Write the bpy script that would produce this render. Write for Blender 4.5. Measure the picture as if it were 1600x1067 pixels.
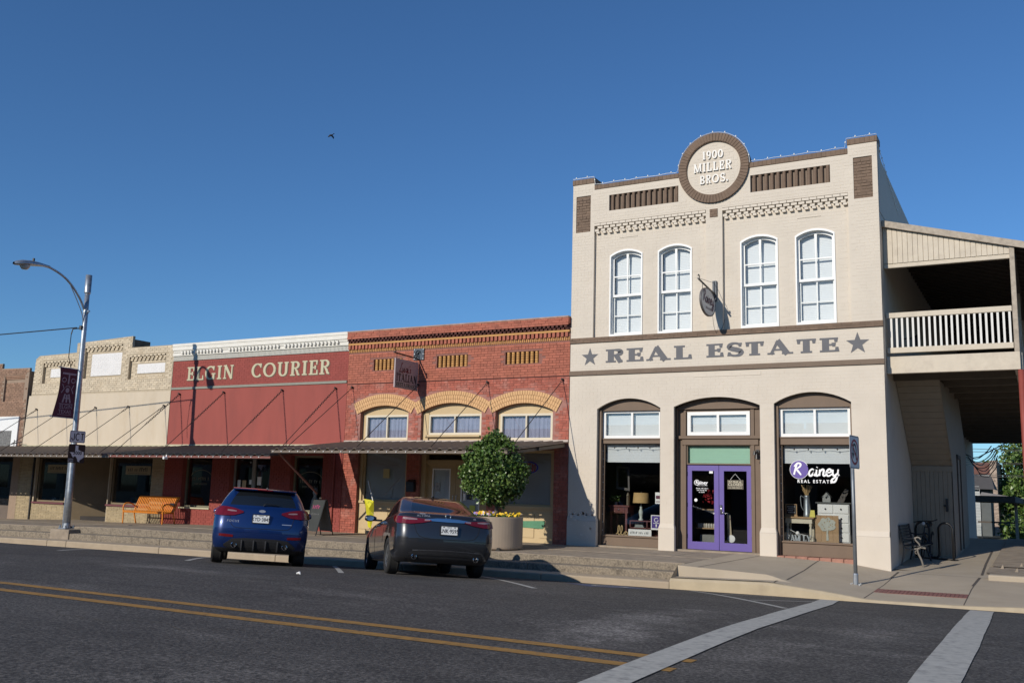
import bpy, bmesh, math, random
import numpy as np
from mathutils import Vector, Matrix, Quaternion
from mathutils.geometry import tessellate_polygon
from mathutils.bvhtree import BVHTree
for o in list(bpy.data.objects): bpy.data.objects.remove(o)
SC = bpy.context.scene
COL = SC.collection
PI = math.pi
rnd = random.Random(7)

# ------------------------------------------------------------------ camera
yaw, pitch, roll = (math.radians(a) for a in (29.374, 8.9966, 1.5772))
fwd = Vector((-math.sin(yaw)*math.cos(pitch), math.cos(yaw)*math.cos(pitch), math.sin(pitch)))
rgt = Vector((math.cos(yaw), math.sin(yaw), 0)); upv = rgt.cross(fwd)
r2 = rgt*math.cos(roll)+upv*math.sin(roll); u2 = upv*math.cos(roll)-rgt*math.sin(roll)
cd = bpy.data.cameras.new('camera'); cam = bpy.data.objects.new('camera', cd); COL.objects.link(cam)
cam.matrix_world = Matrix(((r2.x,u2.x,-fwd.x,0),(r2.y,u2.y,-fwd.y,-22.5),(r2.z,u2.z,-fwd.z,1.275),(0,0,0,1)))
cd.sensor_width = 36; cd.lens = 1489.06/1600*36; cd.clip_start = .1; cd.clip_end = 3000
SC.camera = cam
# ------------------------------------------------------------------ world and sun
sd = Vector((.245, 1, -.475)).normalized()
w = bpy.data.worlds.new('World'); SC.world = w; w.use_nodes = True
nt = w.node_tree; bg = nt.nodes['Background']
sky = nt.nodes.new('ShaderNodeTexSky'); sky.sky_type = 'NISHITA'; sky.sun_disc = False
sky.sun_elevation = math.asin(-sd.z); sky.sun_rotation = math.atan2(-sd.x, -sd.y)
sky.altitude = 300; sky.air_density = 1.0; sky.dust_density = .0; sky.ozone_density = 4.0
tn = nt.nodes.new('ShaderNodeVectorMath'); tn.operation = 'MULTIPLY'; tn.inputs[1].default_value = (.74, 1.10, 1.41)   # clear, deep blue air
nt.links.new(sky.outputs[0], tn.inputs[0]); nt.links.new(tn.outputs[0], bg.inputs[0]); bg.inputs[1].default_value = .075
sl = bpy.data.lights.new('sun', 'SUN'); sl.energy = 3.9; sl.angle = math.radians(.5); sl.color = (1, .93, .82)
so = bpy.data.objects.new('sun', sl); COL.objects.link(so); so.rotation_mode = 'QUATERNION'
so.rotation_quaternion = sd.to_track_quat('-Z', 'Y'); so.location = (-10, -40, 30)
vs = SC.view_settings; vs.view_transform = 'Standard'; vs.look = 'None'; vs.exposure = 0; vs.gamma = 1
vs.use_curve_mapping = False

# ------------------------------------------------------------------ materials
MATS = {}
def mat(name, col, rough=.7, var=.12, scale=3., bump=0., bscale=40., metal=0., spec=.5, dark=None, isl=0., coat=0., dscale=1.2, damt=.5, stretch=None):
    """principled material; colour varies with two noises, optional stain colour, per-island variation, bump"""
    if name in MATS: return MATS[name]
    m = bpy.data.materials.new(name); m.use_nodes = True; MATS[name] = m
    n = m.node_tree.nodes; L = m.node_tree.links; p = n['Principled BSDF']
    p.inputs['Roughness'].default_value = rough; p.inputs['Metallic'].default_value = metal
    p.inputs['Specular IOR Level'].default_value = spec; p.inputs['Coat Weight'].default_value = coat
    p.inputs['Coat Roughness'].default_value = .03
    tc = n.new('ShaderNodeTexCoord'); co = tc.outputs['Object']
    if stretch:
        mp = n.new('ShaderNodeMapping'); mp.inputs['Scale'].default_value = stretch
        L.new(co, mp.inputs[0]); cs = mp.outputs[0]
    else: cs = co
    a = n.new('ShaderNodeTexNoise'); a.inputs['Scale'].default_value = scale; a.inputs['Detail'].default_value = 6; L.new(cs, a.inputs[0])
    mr = n.new('ShaderNodeMapRange'); mr.inputs[1].default_value = .25; mr.inputs[2].default_value = .75
    mr.inputs[3].default_value = 1-var; mr.inputs[4].default_value = 1+var; L.new(a.outputs[0], mr.inputs[0])
    val = mr.outputs[0]
    if isl:
        g = n.new('ShaderNodeNewGeometry'); m2 = n.new('ShaderNodeMapRange')
        m2.inputs[3].default_value = 1-isl; m2.inputs[4].default_value = 1+isl; L.new(g.outputs['Random Per Island'], m2.inputs[0])
        mu = n.new('ShaderNodeMath'); mu.operation = 'MULTIPLY'; L.new(val, mu.inputs[0]); L.new(m2.outputs[0], mu.inputs[1]); val = mu.outputs[0]
    mx = n.new('ShaderNodeVectorMath'); mx.operation = 'SCALE'; L.new(val, mx.inputs['Scale'])
    if dark is not None:
        b = n.new('ShaderNodeTexNoise'); b.inputs['Scale'].default_value = dscale; b.inputs['Detail'].default_value = 8; b.inputs['Roughness'].default_value = .65
        L.new(cs, b.inputs[0])
        rp = n.new('ShaderNodeMapRange'); rp.inputs[1].default_value = .5; rp.inputs[2].default_value = .72; rp.inputs[4].default_value = damt
        L.new(b.outputs[0], rp.inputs[0])
        mc = n.new('ShaderNodeMix'); mc.data_type = 'RGBA'; mc.inputs[6].default_value = (*col, 1); mc.inputs[7].default_value = (*dark, 1)
        L.new(rp.outputs[0], mc.inputs[0]); L.new(mc.outputs[2], mx.inputs[0])
    else: mx.inputs[0].default_value = col
    L.new(mx.outputs[0], p.inputs['Base Color'])
    if bump:
        c = n.new('ShaderNodeTexNoise'); c.inputs['Scale'].default_value = bscale; c.inputs['Detail'].default_value = 4; L.new(co, c.inputs[0])
        bp = n.new('ShaderNodeBump'); bp.inputs['Strength'].default_value = bump; bp.inputs['Distance'].default_value = .01
        L.new(c.outputs[0], bp.inputs['Height']); L.new(bp.outputs[0], p.inputs['Normal'])
    return m
def glass(name, tint=(.96,.97,.97), refl=.09):
    if name in MATS: return MATS[name]
    m = bpy.data.materials.new(name); m.use_nodes = True; MATS[name] = m
    n = m.node_tree.nodes; L = m.node_tree.links; n.clear()
    o = n.new('ShaderNodeOutputMaterial'); t = n.new('ShaderNodeBsdfTransparent'); t.inputs[0].default_value = (*tint, 1)
    g = n.new('ShaderNodeBsdfGlossy'); g.inputs['Roughness'].default_value = .01
    lw = n.new('ShaderNodeLayerWeight'); lw.inputs[0].default_value = .25
    mr = n.new('ShaderNodeMapRange'); mr.inputs[3].default_value = refl*.6; mr.inputs[4].default_value = .8; L.new(lw.outputs['Fresnel'], mr.inputs[0])
    x = n.new('ShaderNodeMixShader'); L.new(mr.outputs[0], x.inputs[0]); L.new(t.outputs[0], x.inputs[1]); L.new(g.outputs[0], x.inputs[2]); L.new(x.outputs[0], o.inputs[0])
    return m
def emit(name, col, s):
    m = bpy.data.materials.new(name); m.use_nodes = True; p = m.node_tree.nodes['Principled BSDF']
    p.inputs['Base Color'].default_value = (*col, 1); p.inputs['Emission Color'].default_value = (*col, 1); p.inputs['Emission Strength'].default_value = s
    return m
CREAM = mat('cream paint', (.61,.54,.45), .75, .04, 2., .2, 60, dark=(.55,.48,.39), dscale=.7, damt=.5)
CREAMF = mat('cream paint smooth', (.62,.55,.46), .7, .03, 1.5)
BRN = mat('brown paint', (.155,.105,.07), .65, .08, 4)
BRNB = mat('brown painted brick', (.165,.11,.075), .8, .15, 8, .6, 30, isl=.1)
WHITE = mat('white paint', (.78,.78,.76), .5, .04, 3)
BLIND = mat('window blind', (.68,.71,.725), .6, .03, 2)
GREENBL = mat('green tinted blind', (.48,.55,.52), .6, .04, 2)
GREYL = mat('grey sign paint', (.115,.115,.125), .7, .08, 6)
GLASS = glass('window glass'); DGLASS = glass('shop glass', (.90,.91,.91), .045)
BLACK = mat('black paint', (.012,.012,.013), .45, .1, 5)
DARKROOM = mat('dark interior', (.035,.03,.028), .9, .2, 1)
PURPLE = mat('purple paint', (.11,.073,.30), .45, .06, 3)
STEEL = mat('brushed steel', (.55,.55,.55), .3, .1, 20, metal=1)
GALV = mat('galvanised steel', (.42,.45,.48), .42, .22, 9, metal=.75, dark=(.27,.29,.32), dscale=5)
REDBR = mat('red brick', (.38,.12,.074), .85, .14, 6, .5, 50, isl=.14, dark=(.27,.095,.068), dscale=1.1)
REDBRL = mat('weathered red brick', (.36,.10,.066), .85, .18, 7, .6, 50, isl=.16, dark=(.46,.25,.20), dscale=2.6, damt=.7)
REDMORT = mat('red mortar', (.25,.11,.085), .9, .12, 8)
REDMORTL = mat('pale mortar', (.33,.15,.12), .9, .15, 8, dark=(.42,.27,.22), dscale=2)
OCHRE = mat('ochre brick', (.50,.26,.085), .8, .12, 6, .3, 40, isl=.12)
ARCHB = mat('tan arch brick', (.62,.37,.175), .8, .1, 6, .3, 40, isl=.13)
DARKBR = mat('sooty red brick', (.10,.035,.028), .9, .3, 5, .4, 40, isl=.25)  # much darker than the wall brick; dentils, ledge and grille backs
LCREAM = mat('yellow cream woodwork', (.52,.39,.215), .6, .07, 3)
CURT = mat('pale curtain', (.47,.46,.54), .9, .1, 6)
RPAINT = mat('red painted stucco', (.30,.068,.052), .8, .07, 1.3, .15, 50, dark=(.22,.055,.045), dscale=1.1, damt=.6, stretch=(1.8,1,.45))
RPB = mat('red painted brick', (.27,.055,.042), .8, .08, 4, .3, 50, isl=.06)
LETC = mat('pale lettering paint', (.50,.46,.31), .7, .06, 5)
GREYT = mat('grey trim', (.25,.245,.20), .7, .08, 5)
WHITEB = mat('white painted brick', (.72,.69,.62), .75, .06, 5, .4, 40, dark=(.6,.56,.48), dscale=3)
RIBG = mat('pale ribbed strip', (.55,.53,.47), .75, .08, 20)
TANB = mat('tan brick', (.60,.505,.37), .85, .12, 6, .5, 50, isl=.13, dark=(.40,.30,.18), dscale=1.5)
TANM = mat('tan mortar', (.44,.365,.26), .9, .12, 8)
TANS = mat('tan stucco', (.58,.49,.37), .85, .05, 1.2, .2, 30, dark=(.52,.42,.29), dscale=1.3, damt=.7, stretch=(1.6,1,.5))
LOWB = mat('yellow roman brick', (.36,.285,.17), .85, .1, 6, .4, 50, isl=.15)
MAROON = mat('maroon sill', (.14,.04,.05), .6, .08, 3)
OLDB = mat('brown red brick', (.27,.16,.105), .85, .14, 6, .5, 50, isl=.2, dark=(.20,.11,.075))
OLDM = mat('brown mortar', (.30,.22,.16), .9, .1, 8)
CANB = mat('brown metal roofing', (.16,.125,.095), .6, .15, 4, dark=(.11,.085,.065), dscale=2)
CANG = mat('grey green metal roofing', (.05,.055,.05), .6, .15, 4)
CANE = mat('canopy edge', (.20,.075,.06), .6, .15, 9)
CHAINM = mat('rusty iron', (.03,.022,.018), .7, .2, 20)
CONC = mat('old concrete', (.30,.245,.185), .9, .18, 3.5, .6, 70, dark=(.16,.13,.10), dscale=2.2, damt=.7)
STEPC = mat('rough aggregate concrete', (.235,.195,.145), .95, .45, 26, 1., 45, dark=(.085,.07,.055), dscale=6, damt=.85)
CURBC = mat('curb concrete', (.38,.305,.215), .9, .12, 5, .5, 60, dark=(.26,.2,.15), dscale=2.5, damt=.5)
NEWC = mat('newer concrete', (.40,.335,.25), .9, .07, 1.6, .3, 80, dark=(.34,.28,.2), dscale=1., damt=.6)
JOINTM = mat('joint filler', (.09,.075,.06), .9, .2, 10)
BRICKRED = mat('red paver', (.20,.085,.07), .85, .12, 8, .3, 40, isl=.18)
WPAINT = mat('road white paint', (.42,.41,.37), .8, .14, 14, .3, 120, dark=(.17,.17,.165), dscale=10, damt=.75)
YPAINT = mat('road yellow paint', (.33,.175,.035), .8, .15, 14, .3, 120, dark=(.12,.08,.045), dscale=10, damt=.8)
BPAINT = mat('road blue paint', (.055,.075,.15), .8, .2, 10, dark=(.05,.05,.06), dscale=5, damt=.9)
# asphalt : fine aggregate speckle + worn patches
def asphalt():
    m = bpy.data.materials.new('asphalt'); m.use_nodes = True; n = m.node_tree.nodes; L = m.node_tree.links; p = n['Principled BSDF']
    tc = n.new('ShaderNodeTexCoord'); o = tc.outputs['Object']
    def noise(s, d=3, r=.6, st=None):
        t = n.new('ShaderNodeTexNoise'); t.inputs['Scale'].default_value = s; t.inputs['Detail'].default_value = d; t.inputs['Roughness'].default_value = r
        if st:
            mp = n.new('ShaderNodeMapping'); mp.inputs['Scale'].default_value = st; L.new(o, mp.inputs[0]); L.new(mp.outputs[0], t.inputs[0])
        else: L.new(o, t.inputs[0])
        return t.outputs[0]
    def ramp(v, a, b, c, d):
        t = n.new('ShaderNodeMapRange'); t.inputs[1].default_value = a; t.inputs[2].default_value = b; t.inputs[3].default_value = c; t.inputs[4].default_value = d; L.new(v, t.inputs[0]); return t.outputs[0]
    def mul(a, b):
        t = n.new('ShaderNodeMath'); t.operation = 'MULTIPLY'; L.new(a, t.inputs[0]); L.new(b, t.inputs[1]); return t.outputs[0]
    sp = ramp(noise(30, 3, .85), .38, .64, .42, 1.7)
    vo = n.new('ShaderNodeTexVoronoi'); vo.inputs['Scale'].default_value = 38; L.new(o, vo.inputs[0])
    st = ramp(vo.outputs['Color'], .0, 1., .55, 1.6)
    big = ramp(noise(.35, 5), .3, .7, .80, 1.18); mid = ramp(noise(1.1, 6, .7, (.35, 1.6, 1)), .3, .7, .82, 1.2)
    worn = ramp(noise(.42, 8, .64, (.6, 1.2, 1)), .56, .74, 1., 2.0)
    v = mul(mul(mul(sp, st), mul(big, mid)), worn)
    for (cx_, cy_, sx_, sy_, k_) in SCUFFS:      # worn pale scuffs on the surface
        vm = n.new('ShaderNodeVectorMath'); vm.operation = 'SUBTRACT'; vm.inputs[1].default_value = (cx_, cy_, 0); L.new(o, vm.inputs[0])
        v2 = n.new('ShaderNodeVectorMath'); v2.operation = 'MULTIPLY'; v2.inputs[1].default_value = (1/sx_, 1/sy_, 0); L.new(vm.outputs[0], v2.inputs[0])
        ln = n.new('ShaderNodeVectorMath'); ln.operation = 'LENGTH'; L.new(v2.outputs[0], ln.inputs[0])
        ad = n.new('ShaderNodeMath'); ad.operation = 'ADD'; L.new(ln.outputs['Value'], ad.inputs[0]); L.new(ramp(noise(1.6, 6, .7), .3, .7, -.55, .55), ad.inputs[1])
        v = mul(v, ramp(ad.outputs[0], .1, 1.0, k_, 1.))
    sc = n.new('ShaderNodeVectorMath'); sc.operation = 'SCALE'; sc.inputs[0].default_value = (.068, .0625, .0570); L.new(v, sc.inputs['Scale'])
    L.new(sc.outputs[0], p.inputs['Base Color']); p.inputs['Roughness'].default_value = .85; p.inputs['Specular IOR Level'].default_value = .35
    bp = n.new('ShaderNodeBump'); bp.inputs['Strength'].default_value = .8; bp.inputs['Distance'].default_value = .012
    L.new(noise(60, 3, .7), bp.inputs['Height']); L.new(bp.outputs[0], p.inputs['Normal'])
    return m
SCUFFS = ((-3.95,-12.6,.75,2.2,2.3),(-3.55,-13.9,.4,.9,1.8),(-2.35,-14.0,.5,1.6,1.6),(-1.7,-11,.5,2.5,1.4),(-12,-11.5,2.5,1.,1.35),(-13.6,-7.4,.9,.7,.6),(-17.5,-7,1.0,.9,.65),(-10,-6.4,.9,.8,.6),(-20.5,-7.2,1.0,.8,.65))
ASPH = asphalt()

# ------------------------------------------------------------------ mesh helpers
class MB:
    def __init__(s): s.v = []; s.f = []; s.m = []
    def add(s, vs, fs, mi=0):
        b = len(s.v); s.v += [tuple(p) for p in vs]; s.f += [tuple(i+b for i in f) for f in fs]; s.m += [mi]*len(fs); return s
    def box(s, x0, x1, y0, y1, z0, z1, mi=0):
        return s.add([(x0,y0,z0),(x1,y0,z0),(x1,y1,z0),(x0,y1,z0),(x0,y0,z1),(x1,y0,z1),(x1,y1,z1),(x0,y1,z1)],
              [(0,3,2,1),(4,5,6,7),(0,1,5,4),(1,2,6,5),(2,3,7,6),(3,0,4,7)], mi)
    def face5(s, x0, x1, y0, y1, z0, z1, mi=0):   # a brick set into a wall: no back
        return s.add([(x0,y0,z0),(x1,y0,z0),(x1,y1,z0),(x0,y1,z0),(x0,y0,z1),(x1,y0,z1),(x1,y1,z1),(x0,y1,z1)],
              [(0,3,2,1),(4,5,6,7),(0,1,5,4),(1,2,6,5),(3,0,4,7)], mi)
    def tube(s, pts, r, n=8, cap=True, mi=0, closed=False):
        P = [Vector(p) for p in pts]; k = len(P); rs = r if isinstance(r, (list, tuple)) else [r]*k
        rings = []; t0 = None; nrm = None
        for i in range(k):
            if closed: t = (P[(i+1) % k]-P[i-1])
            else: t = P[min(i+1,k-1)]-P[max(i-1,0)]
            if t.length < 1e-9: t = Vector((0,0,1))
            t.normalize()
            if nrm is None:
                nrm = t.orthogonal().normalized()
            else:
                nrm = (nrm - t*nrm.dot(t))
                nrm = nrm.normalized() if nrm.length > 1e-6 else t.orthogonal().normalized()
            b = t.cross(nrm)
            rings.append([P[i]+(nrm*math.cos(2*PI*j/n)+b*math.sin(2*PI*j/n))*rs[i] for j in range(n)])
        vs = [p for R in rings for p in R]; fs = []
        for i in range(k if closed else k-1):
            a = i*n; c = ((i+1) % k)*n
            fs += [(a+j, a+(j+1)%n, c+(j+1)%n, c+j) for j in range(n)]
        if cap and not closed: fs += [tuple(range(n-1,-1,-1)), tuple((k-1)*n+j for j in range(n))]
        return s.add(vs, fs, mi)
    def lathe(s, prof, c=(0,0,0), n=24, mi=0, axis='z', cap=False):
        vs = []; fs = []
        for r, h in prof:
            for j in range(n):
                a = 2*PI*j/n
                if axis == 'z': vs.append((c[0]+r*math.cos(a), c[1]+r*math.sin(a), c[2]+h))
                elif axis == 'x': vs.append((c[0]+h, c[1]+r*math.cos(a), c[2]+r*math.sin(a)))
                else: vs.append((c[0]+r*math.sin(a), c[1]+h, c[2]+r*math.cos(a)))
        k = len(prof)
        for i in range(k-1): fs += [(i*n+j, i*n+(j+1)%n, (i+1)*n+(j+1)%n, (i+1)*n+j) for j in range(n)]
        if cap: fs += [tuple(range(n))[::-1], tuple((k-1)*n+j for j in range(n))]
        return s.add(vs, fs, mi)
    def plate(s, outline, holes=(), y0=0., y1=.1, mi=0, back=False, mj=None):
        """polygon in x,z with holes: front face at y0, sides to y1"""
        loops = [list(outline)]+[list(h) for h in holes]; al = [p for l in loops for p in l]
        tr = tessellate_polygon([[Vector((x, z, 0)) for x, z in l] for l in loops])
        f = []
        for t in tr:
            (ax,az),(bx,bz),(cx,cz) = (al[i] for i in t)
            f.append(t if (bx-ax)*(cz-az)-(bz-az)*(cx-ax) > 0 else t[::-1])
        s.add([(x,y0,z) for x,z in al], f, mi)
        if back: s.add([(x,y1,z) for x,z in al], [t[::-1] for t in f], mi)
        for l in loops:
            n = len(l); s.add([(x,y0,z) for x,z in l]+[(x,y1,z) for x,z in l], [(i,(i+1)%n,n+(i+1)%n,n+i) for i in range(n)], mi if mj is None else mj)
        return s
    def quad(s, a, b, c, d, mi=0): return s.add([a,b,c,d], [(0,1,2,3)], mi)
    def merge(s, o, fn=lambda p: p, mi=None):
        b = len(s.v); s.v += [tuple(fn(p)) for p in o.v]; s.f += [tuple(i+b for i in f) for f in o.f]; s.m += [x if mi is None else mi for x in o.m]; return s
    def mesh(s, name, mats, smooth=False):
        me = bpy.data.meshes.new(name); me.from_pydata(s.v, [], s.f)
        for m in (mats if isinstance(mats, (list, tuple)) else [mats]): me.materials.append(m)
        if any(s.m): me.polygons.foreach_set('material_index', s.m)
        if smooth: me.polygons.foreach_set('use_smooth', [True]*len(s.f))
        me.update(); return me
def link(name, me, parent=None, kind=None, label=None):
    o = bpy.data.objects.new(name, me); COL.objects.link(o)
    if parent is not None:
        o.parent = parent
        if parent.type == 'EMPTY' and not parent.get('_local'): o.matrix_parent_inverse = Matrix.Translation(-Vector(parent.location))
    if kind: o['kind'] = kind
    if label: o['label'] = label
    return o
def O(name, mb, mats, parent=None, smooth=False, kind=None, label=None):
    me = mb.mesh(name, mats, smooth)
    if smooth == 'auto' or smooth is True:
        pass
    return link(name, me, parent, kind, label)
def fix(o):     # consistent outward normals
    bm = bmesh.new(); bm.from_mesh(o.data); bmesh.ops.recalc_face_normals(bm, faces=bm.faces); bm.to_mesh(o.data); bm.free(); return o
def bevel(o, w=.01, seg=1):
    m = o.modifiers.new('b', 'BEVEL'); m.width = w; m.segments = seg; m.limit_method = 'ANGLE'; return o
def T(name, label, cat, loc=(0,0,0), group=None):
    o = bpy.data.objects.new(name, None); COL.objects.link(o); o.location = loc; o.empty_display_size = .2
    o['label'] = label; o['category'] = cat
    if group: o['group'] = group
    return o
def tag(o, label, cat, group=None):
    o['label'] = label; o['category'] = cat
    if group: o['group'] = group
    return o
def struct(o): o['kind'] = 'structure'; return o
def lerp(a, b, t): return a+(b-a)*t
def interp(x, tab):
    if x <= tab[0][0]: return tab[0][1]
    for (a, va), (b, vb) in zip(tab, tab[1:]):
        if x <= b: return lerp(va, vb, (x-a)/(b-a))
    return tab[-1][1]
def arc_open(x0, x1, z0, zs, zt, n=14):
    """opening with a segmental arch: outline counter clockwise"""
    c = (x0+x1)/2; h = (x1-x0)/2; r = (h*h+(zt-zs)**2)/(2*(zt-zs)); cz = zt-r; a0 = math.asin(h/r)
    return [(x0,z0),(x1,z0)]+[(c+r*math.sin(a), cz+r*math.cos(a)) for a in np.linspace(a0, -a0, n)]
def arc_top(x0, x1, zs, zt, n=14): return arc_open(x0, x1, 0, zs, zt, n)[2:]
def cat(pts, n=6, closed=False):
    P = [np.array(p, float) for p in pts]; out = []; k = len(P)
    for i in range(k if closed else k-1):
        p0 = P[(i-1) % k] if closed or i else 2*P[0]-P[1]
        p1 = P[i]; p2 = P[(i+1) % k]; p3 = P[(i+2) % k] if closed or i+2 < k else 2*P[-1]-P[-2]
        for t in np.arange(n)/n:
            out.append(tuple(.5*((2*p1)+(-p0+p2)*t+(2*p0-5*p1+4*p2-p3)*t*t+(-p0+3*p1-3*p2+p3)*t**3)))
    if not closed: out.append(tuple(P[-1]))
    return out
def bricks(mb, x0, x1, z0, z1, y, inside, bw=.2, bh=.062, j=.009, d=.006, jit=.003, mi=0, bond=True, seed=1, yb=None):
    """courses of bricks standing proud of the mortar face at y"""
    R = random.Random(seed); row = 0; z = z0
    while z+bh <= z1+.001:
        x = x0-(R.uniform(.02,.06))-(bw/2 if row % 2 and bond else 0)
        header = bond and row % 6 == 5
        w = (bw-j)/2 if header else bw
        while x < x1:
            a = max(x, x0); b = min(x+w, x1)
            if b-a > .03 and all(inside(px, pz) for px in (a, (a+b)/2, b) for pz in (z, z+bh)):
                yy = y-d-R.uniform(-jit, jit)
                mb.face5(a, b, yy, y+.001, z, z+bh, mi)
            x += w+j
        z += bh+j; row += 1
    return mb
def inpoly(x, z, poly):
    c = False; n = len(poly)
    for i in range(n):
        (x1, z1), (x2, z2) = poly[i], poly[i-1]
        if (z1 > z) != (z2 > z) and x < (x2-x1)*(z-z1)/(z2-z1)+x1: c = not c
    return c
# ribbons : flat strokes with thickness, x,z plane
def ribbon(mb, pts, wd, y=0., h=.002, mi=0, dy=0., closed=False):
    P = [np.array(p, float) for p in pts]; k = len(P); ws = wd if isinstance(wd, (list, tuple, np.ndarray)) else [wd]*k
    L = []; Rr = []
    for i in range(k):
        if closed: t = P[(i+1) % k]-P[i-1]
        else: t = P[min(i+1,k-1)]-P[max(i-1,0)]
        t = t/(np.hypot(*t)+1e-9); nn = np.array([-t[1], t[0]])
        L.append(P[i]+nn*ws[i]/2); Rr.append(P[i]-nn*ws[i]/2)
    yf = y-h-dy
    for i in range(k if closed else k-1):
        a, b, c, d = Rr[i], Rr[(i+1) % k], L[(i+1) % k], L[i]
        q = [(a[0],yf,a[1]),(b[0],yf,b[1]),(c[0],yf,c[1]),(d[0],yf,d[1]),(a[0],y,a[1]),(b[0],y,b[1]),(c[0],y,c[1]),(d[0],y,d[1])]
        fs = [(0,1,2,3),(0,4,5,1),(3,2,6,7)]
        if not closed and i == 0: fs.append((0,3,7,4))
        if not closed and i == k-2: fs.append((1,5,6,2))
        mb.add(q, fs, mi)
    return mb
def arcp(cx, cz, rx, rz, a0, a1, n=14):
    return [(cx+rx*math.cos(math.radians(a)), cz+rz*math.sin(math.radians(a))) for a in np.linspace(a0, a1, n)]
def glyph(ch, T_=.24, t=.10, s=.12):
    """slab serif capitals on a unit height; returns (strokes, advance). stroke = (points, widths)"""
    S = []; h = t/2
    def st(x, z0=0., z1=1., wt=T_): S.append(([(x,z0),(x,z1)], wt))
    def bar(x0, x1, z, wt=t): S.append(([(x0,z),(x1,z)], wt))
    def serif(x, z, wt=T_): bar(x-wt/2-s, x+wt/2+s, h if z == 0 else 1-h)
    def tick(x, z0, z1): S.append(([(x,z0),(x,z1)], [t*1.5, t*.9] if abs(z0-.5) > abs(z1-.5) else [t*.9, t*1.5]))
    def vw(pts, cx):   # thicker at the sides of a bowl
        w_ = []
        for i in range(len(pts)):
            a = np.array(pts[max(i-1,0)]); b = np.array(pts[min(i+1,len(pts)-1)]); d = b-a; d = d/(np.hypot(*d)+1e-9); w_.append(t+(T_-t)*abs(d[1])**1.3)
        S.append((pts, w_))
    X = s+T_/2
    if ch in 'EFL':
        st(X); bar(X-T_/2-s, X+T_/2, 1-h); 
        if ch != 'F': bar(X-T_/2-s, X+T_/2+.4, h); tick(X+T_/2+.40-t*.5, 0, .34)
        else: serif(X, 0)
        if ch != 'L':
            bar(X, X+T_/2+.36, 1-h); tick(X+T_/2+.36-t*.5, 1, .68); bar(X, X+T_/2+.2, .5); tick(X+T_/2+.2, .36, .64)
        else: serif(X, 1)
        return S, X+T_/2+.40
    if ch in 'RPB':
        st(X); bar(X-T_/2-s, X+.2, 1-h)
        c = X+.16+.06; rx = .22+T_*.1
        vw([(X,1-h),(c,1-h)]+arcp(c, .74, rx, .26-h, 90, -90)+[(X,.48+h)], c)
        if ch == 'R':
            serif(X, 0); S.append(([(c-.02,.5),(c+.14,.3),(c+.22,.08),(c+.36,h)], [t, T_*.9, T_*.9, t])); return S, c+.40
        if ch == 'B':
            bar(X-T_/2-s, X+.2, h); vw([(X,.5)]+[(c,.5)]+arcp(c, .26, rx+.05, .26-h, 90, -90)+[(X,h)], c); return S, c+rx+T_/2+.06
        serif(X, 0); return S, c+rx+T_/2
    if ch == 'A':
        c = .5; S.append(([(c-.02,1),(s+.06,0)], t*1.1)); S.append(([(c-.05,1.),(c+.40,0)], T_)); bar(.22, .72, .33)
        bar(0, s*2+.12, h); bar(c+.40-T_/2-s, c+.40+T_/2+s, h); return S, c+.40+T_/2+s
    if ch == 'S':
        pts = arcp(.40, .73, .26, .23, 25, 200, 12)+[(.27,.56),(.42,.5),(.57,.44)]+arcp(.42, .27, .28, .23, 20, -155, 12)
        n = len(pts); S.append((pts, [t+(T_-t)*math.exp(-((i/(n-1)-.5)/.24)**2) for i in range(n)]))
        tick(.64, .98, .70); tick(.14, .02, .32); return S, .74
    if ch == 'T':
        c = .43; st(c); serif(c, 0); bar(.02, .84, 1-h); tick(.02+t*.6, 1, .66); tick(.84-t*.6, 1, .66); return S, .86
    if ch in 'CG':
        vw(arcp(.5, .5, .40, .5-h, 42, 318, 26), .5); tick(.80, .99, .68)
        if ch == 'G': st(.80, .02, .42, T_*.9); bar(.80-T_/2-s*.8, .80+T_/2+s*.8, .42); return S, .98
        return S, .90
    if ch in 'O0':
        rx = .44 if ch == 'O' else .29; pts = arcp(rx+.06, .5, rx, .5-h, 0, 360, 30); vw(pts, 0); return S, 2*rx+.14
    if ch == '9':
        vw(arcp(.34, .68, .24, .32-h, 0, 360, 22), 0); S.append(([(.58,.66),(.56,.35),(.45,.1),(.2,.06)], [T_, T_*.8, t, t*1.5])); return S, .68
    if ch == 'I': st(X); serif(X, 0); serif(X, 1); return S, X+T_/2+s
    if ch == '1': st(X); serif(X, 0); S.append(([(X,.97),(X-.16,.8)], t*1.2)); return S, X+T_/2+s
    if ch == 'N':
        a = s+t*.6; b = a+.62; st(a, 0, 1, t*1.2); st(b, 0, 1, t*1.2); S.append(([(a,1),(b,0)], T_)); serif(a, 0, t); serif(a, 1, t); serif(b, 1, t); return S, b+t+s
    if ch == 'M':
        a = s+t*.6; b = a+.78; st(a, 0, 1, t*1.3); st(b, 0, 1, T_); S.append(([(a,1),((a+b)/2,.05)], T_)); S.append(([(b,1),((a+b)/2,.05)], t)); serif(a, 0, t); serif(a, 1, t); serif(b, 0); serif(b, 1); return S, b+T_/2+s
    if ch == 'U':
        a = X; b = X+.54; c = (a+b)/2; vw([(a,1),(a,.35)]+arcp(c, .33, .27, .33-h, 180, 360, 16)+[(b,.35),(b,1)], c); serif(a, 1); serif(b, 1, t*1.6); return S, b+s+t
    if ch == 'Y':
        c = .45; st(c, 0, .5); serif(c, 0); S.append(([(c,.45),(.1,1)], T_)); S.append(([(c,.45),(.82,1)], t*1.1)); bar(0, .28, 1-h); bar(.68, .94, 1-h); return S, .94
    if ch == '.': S.append(([(.04,.11),(.26,.11)], .22)); return S, .30
    return S, .4
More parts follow.
